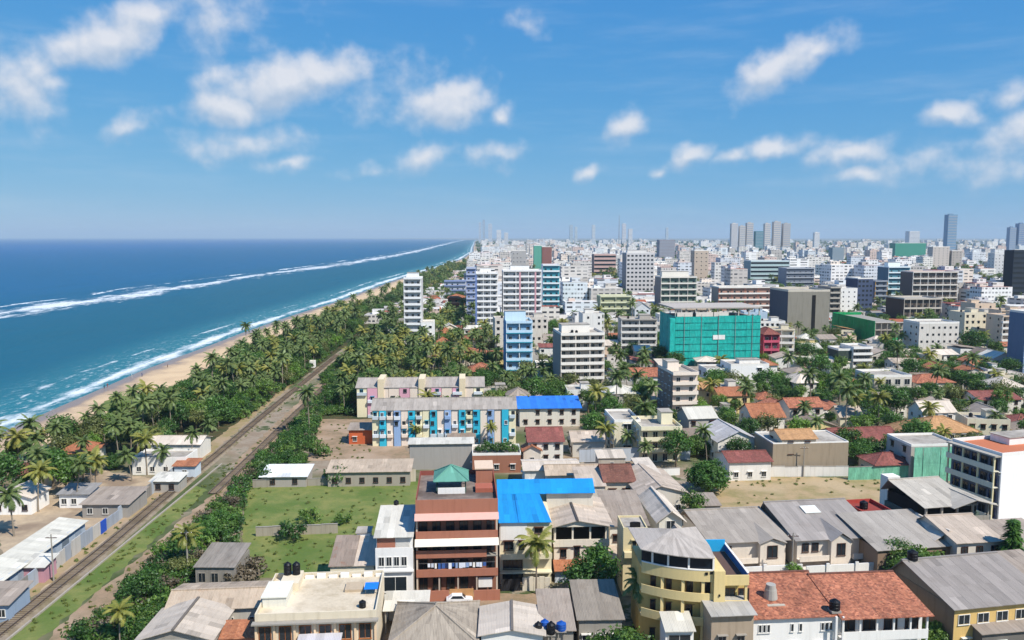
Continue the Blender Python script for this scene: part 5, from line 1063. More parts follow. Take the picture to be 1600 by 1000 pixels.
bx(s, 'lower_net', NT, w * .2, w * .75, -1.2, -.2, 0, H * .12)
bld('pink_block', 'red-pink narrow house with white windows beside the turquoise block', 1192, 1217, 522, 15, 12, 4, 'house', 690, yb=574, wall='#b5455c', facade='balc', nx=2, par='#c4566c', bd=1.1, cols=3, inner='#8f3a4c', roof='hip', rmat=TILEM, rh=2.4)
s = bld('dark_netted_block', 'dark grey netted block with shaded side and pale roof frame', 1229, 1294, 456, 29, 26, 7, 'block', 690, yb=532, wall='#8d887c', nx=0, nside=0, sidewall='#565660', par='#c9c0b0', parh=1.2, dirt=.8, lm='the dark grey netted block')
bx(s, 'hoist_shaft', DARK, s.w * .58, s.w * .66, -.25, -.01, 2, s.h - 2); bx(s, 'ground_gap', DARK, .5, s.w * .6, -.1, -.01, 0, 1.6)  # near-black panels painted for the dark inside shaft and gap
s = Site('netted_building_shell', 'low concrete frame with long bright green netting side', 'building', 1366, 1414, yt=504, yb=538, vp=725, depth=52); w, H = s.w, s.h; LANDMARK.append((1340, 512, 'the green netted frame')); VISB += [(1293, 1416, 486, 540, s.o.y), (1020, 1187, 470, 584, 350)]
bx(s, 'core', CONC, 1, w - .5, 2, 51, 0, H - .6)
for k in range(6): g = MB(); g.box(-.3 - .1 * (k % 2), 0, 52 * k / 6, 52 * (k + 1) / 6 - .05, 0, H + .8); g.build('net_panel', netm('#119a58'), s.root)
for k in range(6): bx(s, 'column', CONC, (w - .5) * k / 5, (w - .5) * k / 5 + .5, 0, .5, 0, H)
for z in (H * .33, H * .66, H - .01): bx(s, 'floor_slab', wallm('#b5aca0', .5), 0, w, -.2, 2.2, z - .3, z)
bx(s, 'front_net', netm('#1bb266'), -.1, w + 1, -.9, -.75, H * .05, H * .36)
bx(s, 'rear_net', netm('#119a58'), 0, w, 51.2, 51.5, 0, H + 1)
bld('plain_white_block', 'white block with grid of small dark windows and stained upper wall', 1434, 1496, 506, 19, 14, 5, 'block', 690, yb=560, wall='#d5cfc6', dirt=.7, nx=7, ww=1.1, wh=1.1, hood=False, skip=.1, lm='the white small-windowed block')
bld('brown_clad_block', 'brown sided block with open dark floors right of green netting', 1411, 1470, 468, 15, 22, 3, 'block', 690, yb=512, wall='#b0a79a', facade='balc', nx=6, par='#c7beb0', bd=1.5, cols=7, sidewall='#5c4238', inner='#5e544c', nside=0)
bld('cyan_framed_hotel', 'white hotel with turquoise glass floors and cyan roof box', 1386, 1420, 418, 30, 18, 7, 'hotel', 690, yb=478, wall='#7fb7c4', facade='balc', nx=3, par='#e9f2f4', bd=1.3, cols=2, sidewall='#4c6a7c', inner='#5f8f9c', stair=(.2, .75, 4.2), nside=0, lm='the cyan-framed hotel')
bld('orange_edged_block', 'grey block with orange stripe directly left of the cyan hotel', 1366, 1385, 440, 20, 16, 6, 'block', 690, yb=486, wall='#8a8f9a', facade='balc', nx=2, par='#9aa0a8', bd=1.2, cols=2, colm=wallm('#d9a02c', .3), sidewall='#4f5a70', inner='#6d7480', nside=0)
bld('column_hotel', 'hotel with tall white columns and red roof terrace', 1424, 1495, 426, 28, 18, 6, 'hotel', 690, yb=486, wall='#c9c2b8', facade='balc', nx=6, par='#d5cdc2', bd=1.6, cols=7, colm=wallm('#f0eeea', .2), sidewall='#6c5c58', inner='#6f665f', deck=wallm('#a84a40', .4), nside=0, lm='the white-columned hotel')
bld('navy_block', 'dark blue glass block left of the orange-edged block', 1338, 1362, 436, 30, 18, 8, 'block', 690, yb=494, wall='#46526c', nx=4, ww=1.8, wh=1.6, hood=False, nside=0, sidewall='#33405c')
bld('white_slab_block', 'white slab with blank bright wall right of the dark grey block', 1312, 1338, 452, 18, 16, 6, 'block', 690, yb=496, wall='#eceae4', nx=3, ww=.9, wh=1.0, hood=False, nside=0)
bld('shaded_flats', 'shaded grey flats with long balconies between dark block and white slab', 1296, 1313, 450, 18, 20, 6, 'flats', 690, yb=500, wall='#8f897f', facade='balc', nx=2, par='#b5aea2', bd=1.3, inner='#6d675f', nside=0)  # shade is put into the grey of walls and balconies
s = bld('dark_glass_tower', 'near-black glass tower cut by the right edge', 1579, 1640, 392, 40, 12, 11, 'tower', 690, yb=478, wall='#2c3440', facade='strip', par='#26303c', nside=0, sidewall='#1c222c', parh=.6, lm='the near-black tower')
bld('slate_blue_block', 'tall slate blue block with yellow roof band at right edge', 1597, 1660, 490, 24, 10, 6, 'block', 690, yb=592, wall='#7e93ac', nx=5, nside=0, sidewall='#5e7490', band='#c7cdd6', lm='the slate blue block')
s = bld('white_grid_tower', 'pale grey tower with regular window grid at upper centre', 978, 1021, 396, 40, 18, 11, 'tower', 690, yb=468, wall='#c9c6c4', facade='win', nx=7, ww=2.2, wh=1.7, hood=False, skip=0, sidewall='#8f8e90', par='#dcd9d5', stair=(.1, .8, 3), nside=0, lm='the pale grid tower')
bld('stacked_terrace_block', 'cream block with stacked terraces and green window bands', 1032, 1088, 434, 26, 18, 6, 'block', 690, yb=492, wall='#cfc6b8', facade='balc', nx=6, par='#e6e0d4', bd=1.6, cols=5, inner='#6c7f74', sidewall='#8a8580', nside=0, stair=(.1, .85, 4.5), lm='the stacked terrace block')
bld('tan_slab_tower', 'tan slab tower behind the stacked terrace block', 1084, 1106, 392, 34, 15, 9, 'tower', 690, yb=448, wall='#bfae9c', nx=3, nside=2)
bld('white_red_flats', 'white and brick-red balcony flats right behind the turquoise block', 1122, 1204, 450, 16, 16, 5, 'flats', 690, yb=498, wall='#d9d2c8', facade='balc', nx=8, par='#eae5dc', bd=1.3, cols=5, colm=wallm('#a85f48', .3), inner='#b28a78', sidewall='#9a928a', nside=0, lm='the white and brick-red flats')
bld('olive_flats', 'pale olive flats with four long balcony rows', 938, 986, 464, 14, 14, 4, 'flats', 690, yb=502, wall='#cfd0ac', facade='balc', nx=5, par='#d8d9b6', bd=1.3, cols=3, inner='#a5a684', sidewall='#a3a488', nside=0, lm='the pale olive flats')
bld('pink_far_block', 'dusty pink office block behind the olive flats', 928, 962, 398, 22, 18, 6, 'office block', 690, yb=436, wall='#c2a49c', facade='strip', par='#c9aea6', nside=0, sidewall='#8f7a76')
bld('glass_office', 'pale blue-green glass office slab upper right of turquoise block', 1172, 1232, 408, 20, 22, 6, 'office block', 690, yb=448, wall='#a3b8b8', facade='strip', par='#cfd8da', nside=0, sidewall='#7f97a0', lm='the pale glass office')
bld('grey_office', 'blue-grey office block right of the pale glass office', 1228, 1272, 420, 18, 22, 5, 'office block', 690, yb=456, wall='#9aa0ac', facade='balc', nx=5, par='#a9afb8', bd=1.2, inner='#6f7682', sidewall='#7c8492', nside=0)
bld('brick_orange_house', 'brick orange house with open balconies left of twin towers', 700, 726, 465, 14, 13, 4, 'house', 760, yb=500, wall='#b8765a', facade='balc', nx=3, par='#c28a6c', bd=1.2, roof='hip', rmat=TILEO, rh=2.2, inner='#8d5a44', nside=0)
bld('blue_railed_block', 'low pale block with blue roof railing behind brick orange house', 694, 728, 440, 12, 14, 4, 'block', 770, yb=468, wall='#cfd2d8', facade='balc', nx=4, par='#8796bc', bd=1.1, inner='#b9bcc4', nside=0)
bld('grey_slab_flats', 'grey slab with red parapet behind the twin towers', 800, 822, 392, 26, 14, 7, 'flats', 745, yb=436, wall='#b0aca8', nx=4, nside=2, deck=wallm('#a0524a', .4))
bld('green_netted_tower', 'tower half wrapped in green net, half brown, behind teal-trimmed block', 834, 846, 384, 30, 12, 8, 'tower', 735, yb=428, wall='#5fa590', nx=0, nside=0)
bld('brown_netted_tower', 'brown netted tower joined right of the green netted tower', 847, 862, 386, 29, 12, 8, 'tower', 735, yb=428, wall='#8d5f56', nx=0, nside=0)
bld('far_green_hall', 'wide building wrapped in green netting on the right skyline', 1398, 1446, 380, 22, 30, 5, 'building', 690, yb=404, wall='#3f8d78', nx=0, nside=0, lm='the far green netted hall')
bld('far_tan_tower', 'pair-topped tan tower above the columned hotel', 1456, 1482, 386, 36, 16, 10, 'tower', 690, yb=424, wall='#c7bdb4', nx=4, nside=3)
bld('far_grey_tower', 'grey-brown tower beside the pair-topped tan tower', 1486, 1502, 392, 30, 16, 8, 'tower', 690, yb=424, wall='#b0a79e', nx=3, nside=3)
bld('far_white_tower', 'white tower left of the near-black tower', 1552, 1568, 396, 26, 14, 8, 'tower', 690, yb=436, wall='#d2d0ce', nx=3, nside=2)
# red roofed resort between slim tower and blue block
for (a, b, yt2, lab, dep, n) in ((676, 760, 556, 'broad red tiled resort roof left of the pale blue block', 16, 'resort_hall'), (722, 752, 530, 'small steep red hip roof above the broad resort roof', 10, 'resort_pavilion'), (730, 772, 580, 'low red roof in front of the broad resort roof', 10, 'resort_wing'), (684, 706, 520, 'little orange roofed cottage beside the white annex', 8, 'cottage'), (680, 702, 536, 'orange tiled cottage between annex and resort roof', 8, 'cottage')):
    simple(n, lab, a, b, yt2, 5.0, dep, 'hip', TILE if 'red' in lab else TILEO, '#d9cbb8', 745, 2.6, 3, lm='the red resort roof' if n == 'resort_hall' else None)
simple('long_white_hall', 'long white hall among palms left of the slim white tower', 592, 630, 520, 5.0, 10, 'flat', None, '#dcd9d2', 770, 0, 5, cat='hall')
simple('grey_pavilion', 'grey pavilion with peaked roof between blue block and cream block', 836, 862, 588, 5.0, 8, 'hip', ASBB, '#d9d4ca', 735, 2.6, 2)
simple('cream_side_house', 'small cream house below the cream seven-storey block', 838, 866, 570, 7.0, 9, 'flat', None, '#ded6c6', 735, 0, 2)
bld('dome_roofed_hall', 'hall with curved white translucent roof left of the turquoise block', 992, 1016, 482, 10, 14, 3, 'hall', 700, wall='#cfd3d6', roof='gy', rmat=WSHEET, rh=4.0, nx=3, nside=2)
bld('dark_green_netted_house', 'house front hung with black-green netting below the green frame', 1310, 1332, 548, 10, 10, 3, 'house', 690, wall='#3f4a44', nx=0, nside=0)
bld('white_stepped_house', 'white stepped house with open balconies below the green netted frame', 1334, 1364, 545, 11, 12, 4, 'house', 690, wall='#e6e2dc', facade='balc', nx=2, par='#efece6', bd=1.2, inner='#6f6a64', nside=0)
simple('small_white_porch_house', 'long white porch house with grey roof left of the arched hall', 1296, 1360, 566, 5.0, 12, 'gx', ASBL, '#e6e2da', 690, 1.6, 4)
SHEETS[0] = False
# ------------------------------------------------------------------ skyline towers
for (a, b, yt2, yb2, col, lab, n) in (
        (1142, 1152, 350, 394, '#cfcac6', 'leftmost tower of the pale cluster on the skyline', 'skyline_tower'), (1155, 1164, 354, 394, '#c9c2ba', 'second tower from the left in the pale skyline cluster', 'skyline_tower'), (1166, 1176, 349, 394, '#c2bab2', 'third tower from the left in the pale skyline cluster', 'skyline_tower'),
        (1180, 1192, 362, 394, '#3f7f88', 'teal glass block low in the middle of the skyline cluster', 'skyline_block'), (1194, 1203, 350, 393, '#ccc5bd', 'fourth pale tower, right of the teal glass block on the skyline', 'skyline_tower'), (1208, 1219, 347, 393, '#c6beb6', 'tallest pale tower at the right of the skyline cluster', 'skyline_tower'), (1223, 1234, 350, 393, '#b9b2ab', 'rightmost tower of the pale skyline cluster', 'skyline_tower'),
        (1479, 1493, 336, 396, '#6f92ae', 'lone blue glass tower high above the right skyline', 'skyline_tower'), (1576, 1586, 356, 396, '#7f94ae', 'left blue tower of the pair at the right end of skyline', 'skyline_tower'), (1590, 1602, 350, 396, '#6f88a8', 'right blue tower of the pair at the right end of skyline', 'skyline_tower'),
        (748, 752, 348, 381, '#b5c0cc', 'slim tower at the far tip of the coast', 'skyline_tower'), (754, 758, 344, 381, '#9fb0c0', 'taller grey tower at the far tip of the coast', 'skyline_tower'), (763, 769, 350, 381, '#c5ccd4', 'pale tower right of the two at the coast tip', 'skyline_tower'),
        (776, 783, 360, 388, '#e2e2e2', 'white slab on the skyline above the twin towers', 'skyline_block'), (788, 794, 364, 388, '#d9d9d9', 'second white slab on the skyline above the twin towers', 'skyline_block'), (890, 895, 352, 382, '#a9bcc8', 'thin glass tower on the left skyline', 'skyline_tower'), (898, 902, 355, 382, '#bccad2', 'thinner glass tower right of the thin one on left skyline', 'skyline_tower'),
        (925, 930, 352, 383, '#c9d2d8', 'pale tower left of the skyline mast', 'skyline_tower'), (972, 978, 350, 383, '#d5d5d8', 'pale tower right of the skyline mast', 'skyline_tower'), (982, 988, 358, 384, '#e0dedc', 'white block right of skyline mast', 'skyline_block'), (1040, 1044, 356, 383, '#b5c4d0', 'thin tower right of centre on the skyline', 'skyline_tower'),
        (1030, 1054, 376, 408, '#8f8c94', 'dark grey slab above the pale grid tower', 'skyline_block'), (1300, 1318, 388, 412, '#7f949c', 'grey-green tower left of the far green netted hall', 'skyline_block'), (1420, 1436, 362, 390, '#dcdcdc', 'white pair block above the far green hall', 'skyline_block'), (1272, 1280, 364, 390, '#e6e4e0', 'white tower left of the skyline middle right', 'skyline_tower')):
    s = bld(n, lab, a, b, yt2, 50, max(8, (b - a) * G(800, yb2).y / F_PX * .8), 10, 'tower', 745, yb=yb2, wall=col, dirt=.3, nx=0, nside=0, parh=2.0, par=col, stair=(.3, .7, 5.0) if n == 'skyline_tower' else None)
    st = s.h / 14; g = MB()
    for j in range(14): g.box(.5, s.w - .5, -.15, -.01, j * st + st * .35, j * st + st * .75)
    tag(g.build('window_grid', wallm('#98a0aa', .2), s.root), kind='stuff')
t = thing('lattice_mast', 'thin lattice mast rising above the left skyline', 'mast', G(967, 384)); hm = height_at(G(967, 384), 336); g = MB()
for sx, sy in ((-5, -5), (5, -5), (0, 5)): g.tube([(sx, sy, 0), (sx * .1, sy * .1, hm)], [1.6, 1.0], 5)
g.build('legs', plain('#9aa4b0', .5), t); g = MB(); [g.box(-5 * (1 - k / 14), 5 * (1 - k / 14), -.5, .5, hm * k / 13, hm * k / 13 + 1) for k in range(12)]; tag(g.build('braces', plain('#9aa4b0', .5), t), kind='stuff')

# ------------------------------------------------------------------ houses filling the blocks between
KEEP = [pxpoly([(372, 910), (385, 750), (655, 748), (652, 905)]), pxpoly([(1070, 800), (1090, 742), (1420, 742), (1420, 805)]), pxpoly([(480, 725), (500, 650), (600, 650), (650, 725)]), pxpoly([(580, 975), (630, 925), (950, 925), (950, 970)]), pxpoly([(1085, 908), (1085, 884), (1600, 884), (1600, 908)])]
BB = [(min(p[0] for p in f), max(p[0] for p in f), min(p[1] for p in f), max(p[1] for p in f), f) for f in FOOT + KEEP]
def free(x, y, r):
    for (x0, x1, y0, y1, f) in BB:
        if x0 - r < x < x1 + r and y0 - r < y < y1 + r:
            if inside(f, x, y): return False
            n = len(f)
            for i in range(n):
                ax, ay, bx_, by = f[i - 1][0], f[i - 1][1], f[i][0], f[i][1]; dx, dy = bx_ - ax, by - ay; q = max(0, min(1, ((x - ax) * dx + (y - ay) * dy) / (dx * dx + dy * dy + 1e-9)))
                if (ax + q * dx - x) ** 2 + (ay + q * dy - y) ** 2 < r * r: return False
    return True
def hides(x, y, w, h, share=.35):
    """would a block here cover too much of a landmark that stands behind it"""
    (xa, yb_), (xb, yt_) = proj((x - w * .6, y, 0)), proj((x + w * .6, y, h))
    return any(y < d + 8 and xb > a + 1 and xa < b - 1 and yt_ < bot - share * (bot - top) and yb_ > top for (a, b, top, bot, d) in VISB)
USED = set(o['label'] for o in COL.objects if 'label' in o)
WALLN = [('white', '#e6e3dc'), ('cream', '#ddd2b8'), ('pale', '#d2cbc0'), ('grey', '#b3ada4'), ('peach', '#dcc3aa'), ('pale blue', '#b9cbd8'), ('yellow', '#d9c68c'), ('pink', '#d2a8a2')]
ROOFN = [('red tiled', TILE), ('orange tiled', TILEO), ('dark red', TILEM), ('brown tiled', TILED), ('grey sheet', ASB), ('pale grey', ASBL), ('dark grey', ASBD), ('white sheet', WSHEET), ('rusty', RUSTY), ('tan tiled', TILET)]
ROOFW = [4, 2.0, 2.5, 2.0, 6, 4.5, 3.2, 3.0, 1.5, .8]
def say(p, wall, desc, kind):
    x, y = p; L = sorted(LANDMARK, key=lambda l: (l[0] - x) ** 2 + (1.8 * (l[1] - y)) ** 2)
    for pre in ('',):
        for l in L[:26]:
            dx, dy = x - l[0], (y - l[1]) * 1.8
            rel = ('right of' if dx > 0 else 'left of') if abs(dx) > abs(dy) else ('in front of' if dy > 0 else 'behind')
            far = '' if math.hypot(dx, dy) < 45 else 'well ' if math.hypot(dx, dy) > 90 else 'just '
            t = f'{pre}{wall} {kind} {desc} {far}{rel} {l[2]}'
            if t not in USED and len(t.split()) <= 16: USED.add(t); return t
    return t
cells = {}; cand = []
for k in range(9000):
    d = 225 + (620 - 225) * rnd.random() ** .8; x = -70 + rnd.random() * (.66 * d + 70 + 14); y = d
    if y < 470 and x < -48 + max(0, (y - 330)) * .1: continue
    if 285 < y < 430 and -62 < x < -8: continue
    if y < 252 and x < 45: continue
    big = y > 330 and rnd.random() < (.2 if y < 400 else .42)
    w, dp = (rnd.uniform(12, 18), rnd.uniform(10, 14)) if big else (rnd.uniform(7, 12.5), rnd.uniform(7, 11)); r = max(w, dp) * .62
    if not free(x, y, r * .85) or hides(x, y, w, 18 if big else 7): continue
    key = (int(x // 20), int(y // 20)); hit = False
    for i in (-1, 0, 1):
        for j in (-1, 0, 1):
            for (qx, qy, qr) in cells.get((key[0] + i, key[1] + j), ()):
                if (qx - x) ** 2 + (qy - y) ** 2 < (qr + r) ** 2 * .72: hit = True
    if hit: continue
    cells.setdefault(key, []).append((x, y, r)); cand.append((y, x, w, dp, big))
    if len(cand) > 330: break
cand.sort()
HOUSES = []; LATE = []
for i, (y, x, w, dp, big) in enumerate(cand):
    if i >= 185: LATE.append((x, y, w, dp, big)); continue
    wn_, wc = rnd.choices(WALLN, [6, 4, 4, 2.5, 1.5, 1, 1, .7])[0]; rn, rm = rnd.choices(ROOFN, ROOFW)[0]
    nst = rnd.choice([3, 4, 5, 5, 6]) if big else rnd.choice([1, 1, 2, 2, 2]); hh = nst * 3.1 + .4; kind = 'flat' if big or rnd.random() < .2 else rnd.choice(['gx', 'gx', 'gy', 'hip', 'shed'])
    px, py = proj((x, y, hh * .7))
    desc = {'flat': 'with flat roof', 'gx': f'with {rn} roof', 'gy': f'with {rn} front gable', 'hip': f'with {rn} hip roof', 'shed': f'with {rn} lean-to roof'}[kind]
    name = 'small_apartment_block' if big else 'town_house'
    o = thing(name, say((px, py), wn_, desc, 'block' if big else 'house'), 'building' if big else 'house', (x, y, 0), R(rnd.choice([4, 6, 3, 8, -6, 94, 2])) + R(rnd.uniform(-3, 3)), 'houses filling the blocks between the landmarks')
    s = Site.__new__(Site); s.root = o; s.w = w; s.o = Vector((x, y, 0)); s.ppm = F_PX / y; s.h = hh
    a = o.rotation_euler.z; s.u = Vector((math.cos(a), math.sin(a), 0)); s.v = Vector((-math.sin(a), math.cos(a), 0)); o.location = s.o - s.u * w / 2 - s.v * dp / 2; s.o = o.location.copy()
    wm = wallm(wc, rnd.choice([.4, .6, .8])); rh = rnd.uniform(1.4, 2.6); FOOT.append([s.o + s.u * p + s.v * q for p, q in ((0, 0), (w, 0), (w, dp), (0, dp))]); f = FOOT[-1]; BB.append((min(p[0] for p in f), max(p[0] for p in f), min(p[1] for p in f), max(p[1] for p in f), f))
    balc = big and rnd.random() < .6; y0 = 1.2 if balc else 0
    bx(s, 'wall', wm, 0, w, y0, dp, 0, hh)
    if balc: balconies(s, nst, hh / nst, 1.19, dp, wallm('#e6e2da', .4), cols=3)
    window_rows(s, 'F', max(2, int(w / 2.8)), nst, hh / nst, .2 if balc else 1.0, 1.3, 2.0 if balc else 1.3, frame=rnd.choice([FRAME, BROWNW]), y=y0, hood=not balc, skip=.15)
    window_rows(s, 'L', 2, nst, hh / nst, 1.0, 1.1, 1.2, length=dp, hood=False, skip=.2)
    if kind == 'flat':
        roof_flat(s, 0, w, 0, dp, hh, .7, wm); stair_head(s, w * .55, w * .85, dp * .4, dp * .8, hh, 2.2, wm)
        if rnd.random() < .7: water_tank(s, w * .25, dp * .6, hh + .05)
    elif kind == 'gx': roof_gx(s, rm, 0, w, 0, dp, hh, rh, .5, rnd.choice([.5, .5, .65]), wm)
    elif kind == 'gy': roof_gy(s, rm, 0, w, 0, dp, hh, rh, .5, .5, wm)
    elif kind == 'hip': roof_hip(s, rm, 0, w, 0, dp, hh, rh)
    else: roof_shed(s, rm, 0, w, 0, dp, hh, hh + rh * .6, .4)
# near gap fillers: yard walls and small outbuildings close to the camera
YARD = [(560, 905, 3.0, 4, 4, ASBD, 'dark little outbuilding below the lean-to house'), (948, 900, 3.2, 4, 5, ASB, 'narrow outbuilding squeezed between veranda house and stair tower'), (1090, 815, 3.4, 5, 6, ASBD, 'dark outbuilding between the round tree and left grey gabled house'), (700, 700, 3.0, 6, 4, RUSTY, 'rusty shelter at the foot of the striped flats'), (935, 735, 3.2, 6, 5, ASBL, 'pale outbuilding beside the grey compound wall'), (1075, 700, 3.4, 7, 6, RUSTY, 'rusty roofed outbuilding beside the cream balcony flats')]
for (px, py, hh, w, dp, m, lab) in YARD:
    s = Site('outbuilding', lab, 'outbuilding', px, px + w * 7, yb=py, h=hh, vp=735, depth=dp); bx(s, 'wall', wallm('#b0a698', .7), 0, s.w, 0, dp, 0, hh); roof_shed(s, m, 0, s.w, 0, dp, hh, hh + .7, .3); put_window(s, 'F', s.w * .5, 1.0, 1.0, 1.2, hood=False)

# ------------------------------------------------------------------ the far city: thousands of blocks reading as one mass
m, T, b, o = newmat('far_city')
ca = T.nodes.new('ShaderNodeAttribute'); ca.attribute_name = 'col'
geo = T.nodes.new('ShaderNodeNewGeometry'); sp = T.nodes.new('ShaderNodeSeparateXYZ'); T.links.new(geo.outputs['Position'], sp.inputs[0]); sn = T.nodes.new('ShaderNodeSeparateXYZ'); T.links.new(geo.outputs['Normal'], sn.inputs[0])
side = mth(T, 'GREATER_THAN', mth(T, 'ABSOLUTE', sn.outputs[0]), .6); up = mth(T, 'GREATER_THAN', mth(T, 'ABSOLUTE', sn.outputs[2]), .3)
u = mth(T, 'ADD', mth(T, 'MULTIPLY', sp.outputs[0], mth(T, 'SUBTRACT', 1.0, side)), mth(T, 'MULTIPLY', sp.outputs[1], side))
pit = attr(T, 'pit'); us = mth(T, 'DIVIDE', u, pit); fu = mth(T, 'FRACT', us); fz = mth(T, 'FRACT', mth(T, 'DIVIDE', sp.outputs[2], 3.2))
wnz = T.nodes.new('ShaderNodeTexWhiteNoise'); wnz.noise_dimensions = '2D'; wcv = T.nodes.new('ShaderNodeCombineXYZ'); T.links.new(mth(T, 'FLOOR', us), wcv.inputs[0]); T.links.new(mth(T, 'FLOOR', mth(T, 'DIVIDE', sp.outputs[2], 3.2)), wcv.inputs[1]); T.links.new(wcv.outputs[0], wnz.inputs['Vector'])
wi = mth(T, 'MULTIPLY', mth(T, 'MULTIPLY', mth(T, 'MULTIPLY', wnz.outputs['Value'], mth(T, 'GREATER_THAN', fu, .35)), mth(T, 'GREATER_THAN', fz, .35)), mth(T, 'MULTIPLY', mth(T, 'LESS_THAN', fz, .75), mth(T, 'SUBTRACT', 1.0, up)))
c = mixc(T, mth(T, 'MULTIPLY', rng(T, tnoise(T, .25, 4), .5, .8), .25), ca.outputs['Color'], (.2, .17, .14))
T.links.new(mixc(T, mth(T, 'MULTIPLY', wi, 1.25, clamp=True), c, (.05, .055, .065)), b.inputs['Base Color']); b.inputs['Roughness'].default_value = .8
V, Fc, Cs, Pt = [], [], [], []
def cbox(x, y, w, dp, h, ang, wc, rc, z0=0.0, peak=0.0):
    n0 = len(Cs); c_, s_ = math.cos(ang), math.sin(ang); i = len(V); P = [(-w / 2, -dp / 2), (w / 2, -dp / 2), (w / 2, dp / 2), (-w / 2, dp / 2)]
    for z in (z0, z0 + h): V.extend((x + c_ * p - s_ * q, y + s_ * p + c_ * q, z) for p, q in P)
    for q in ((0, 1, 5, 4), (1, 2, 6, 5), (2, 3, 7, 6), (3, 0, 4, 7)): Fc.append(tuple(i + k for k in q)); Cs.append(wc)
    if peak:
        V.extend((x + c_ * p, y + s_ * p, z0 + h + peak) for p in (-w * .42, w * .42))
        for q in ((4, 5, 9, 8), (6, 7, 8, 9), (5, 6, 9), (7, 4, 8)): Fc.append(tuple(i + k for k in q)); Cs.append(rc)
    else: Fc.append((i + 4, i + 5, i + 6, i + 7)); Cs.append(rc)
    Pt.extend([rnd.choice([2.3, 2.8, 3.4, 4.5, 6.0, 14.0])] * (len(Cs) - n0))
WC = [lin(q) for q in ('#eceae6', '#e6e2da', '#dcd8d0', '#efedea', '#d6d0c8', '#e2d4c6', '#d2d6da', '#c2bcb4', '#d8c2b6', '#dbe0e2', '#e9e6e2')]
RC = [lin(q) for q in ('#8f4c38', '#9c5a42', '#7d4438', '#9a948c', '#a9a49c', '#b9b4ac', '#858079', '#cfcac2', '#d6d2ca', '#b3ada4')]
for (x, y, w, dp, big) in LATE: cbox(x, y, w, dp, rnd.choice([9, 12, 15]) if big else rnd.choice([4, 6.5]), R(5), rnd.choice(WC), rnd.choice(RC), 0, 0 if big else 1.8)
n = 0
while n < 7000:
    d = 560 * math.exp(rnd.random() ** 1.1 * math.log(9000 / 560)); x0 = shore_x(d) + beach_w(d) + 45; x = x0 + rnd.random() * (.68 * d - x0)
    if d < 1500 and not free(x, d, 9): continue
    if d < 1600 and hides(x, d, 16, 9, .15): continue
    n += 1; big = rnd.random() < (.14 + .22 * max(0, 1 - (x - x0) / (200 + d * .18)) if d > 900 else .22); sc = 1 + d / 9000
    if big: w, dp, h = rnd.uniform(13, 26) * sc, rnd.uniform(12, 20) * sc, rnd.choice([12, 15, 15, 18, 18, 22, 26, 32]) * (1 if d < 3500 else 1.2)
    else: w, dp, h = rnd.uniform(8, 15) * sc, rnd.uniform(7, 12) * sc, rnd.choice([4, 6, 7, 7, 9])
    if d < 1700 and 585 < proj((x, d, 0))[0] < 738: h = min(h, 6)
    if h > 10 and d < 2500 and hides(x, d, w, h, .15): h = 7
    cbox(x, d, w, dp, h, R(5 + rnd.uniform(-6, 6)), rnd.choice(WC), rnd.choice(RC), 0, 0 if big or rnd.random() < .35 else 2.2)
    if not big and rnd.random() < .3: cbox(x - .2 * w, d + 1, 2.2, 2.2, 2.4, R(5), rnd.choice(WC), RC[-1], h)
    if big and rnd.random() < .6: cbox(x - rnd.uniform(.1, .35) * w, d + 1, w * .2, dp * .3, 2.0, R(5), rnd.choice(WC), RC[-1], h)
    if big and rnd.random() < .8: cbox(x + rnd.uniform(-.2, .2) * w, d + 2, w * .35, dp * .4, 3.2, R(5), rnd.choice(WC), RC[-1], h)
me = bpy.data.meshes.new('distant_city'); me.from_pydata(V, [], Fc); me.materials.append(m)
at = me.attributes.new('col', 'FLOAT_COLOR', 'FACE'); at.data.foreach_set('color', [v for c in Cs for v in (*c, 1.0)])
me.attributes.new('pit', 'FLOAT', 'FACE').data.foreach_set('value', Pt)
tag(link('distant_city', me), 'mass of small pale city blocks fading to the horizon', 'city', kind='stuff')
# far headland low across the bay
# ------------------------------------------------------------------ trees
LEAF = leafm('broad_leaves', '#41602a', '#86a548', .38); LEAFD = leafm('dark_leaves', '#355626', '#668f40', .36); PALML = leafm('palm_leaves', '#435a2c', '#86965a', .34); PALMY = leafm('yellow_palm_leaves', '#626f2c', '#aaa556', .34); BARE = leafm('dry_twigs', '#4c4436', '#7d705c', .1)  # PALMY is the yellow-green variety of palm leaf
BARK = wallm('#6f6353', .6); PBARK = wallm('#8a7f70', .6)
def crown_mesh(name, mat, seed, rx, rz, zc, nclump, nleaf, leaf, clump=.36, flat=.0):
    r = random.Random(seed); g = MB()
    for k in range(nclump):
        while True:
            p = Vector((r.uniform(-1, 1), r.uniform(-1, 1), r.uniform(-.75, 1)))
            if .35 < p.length < 1: break
        p *= (.62 + .38 * r.random()); c = Vector((p.x * rx, p.y * rx, zc + p.z * rz)); ct = r.uniform(.1, .9); cr = rx * clump * r.uniform(.7, 1.3)
        for j in range(nleaf):
            q = Vector((r.gauss(0, 1), r.gauss(0, 1), r.gauss(0, .75))); q = q.normalized() * cr * r.random() ** .4; pos = c + q
            nrm = (q.normalized() + Vector((r.uniform(-.6, .6), r.uniform(-.6, .6), r.uniform(-.1, .9)))).normalized(); a = nrm.orthogonal().normalized(); a = Matrix.Rotation(r.uniform(0, 6.28), 3, nrm) @ a; b_ = nrm.cross(a); L = leaf * r.uniform(.6, 1.3); Wd = L * r.uniform(.4, .6)
            g.face([pos - a * L * .5, pos + b_ * Wd * .5 - nrm * .08 * L, pos + a * L * .5 - nrm * .15 * L, pos - b_ * Wd * .5 - nrm * .08 * L], tone=min(1, max(0, ct + r.uniform(-.25, .25))))
    return g.mesh(name, mat)
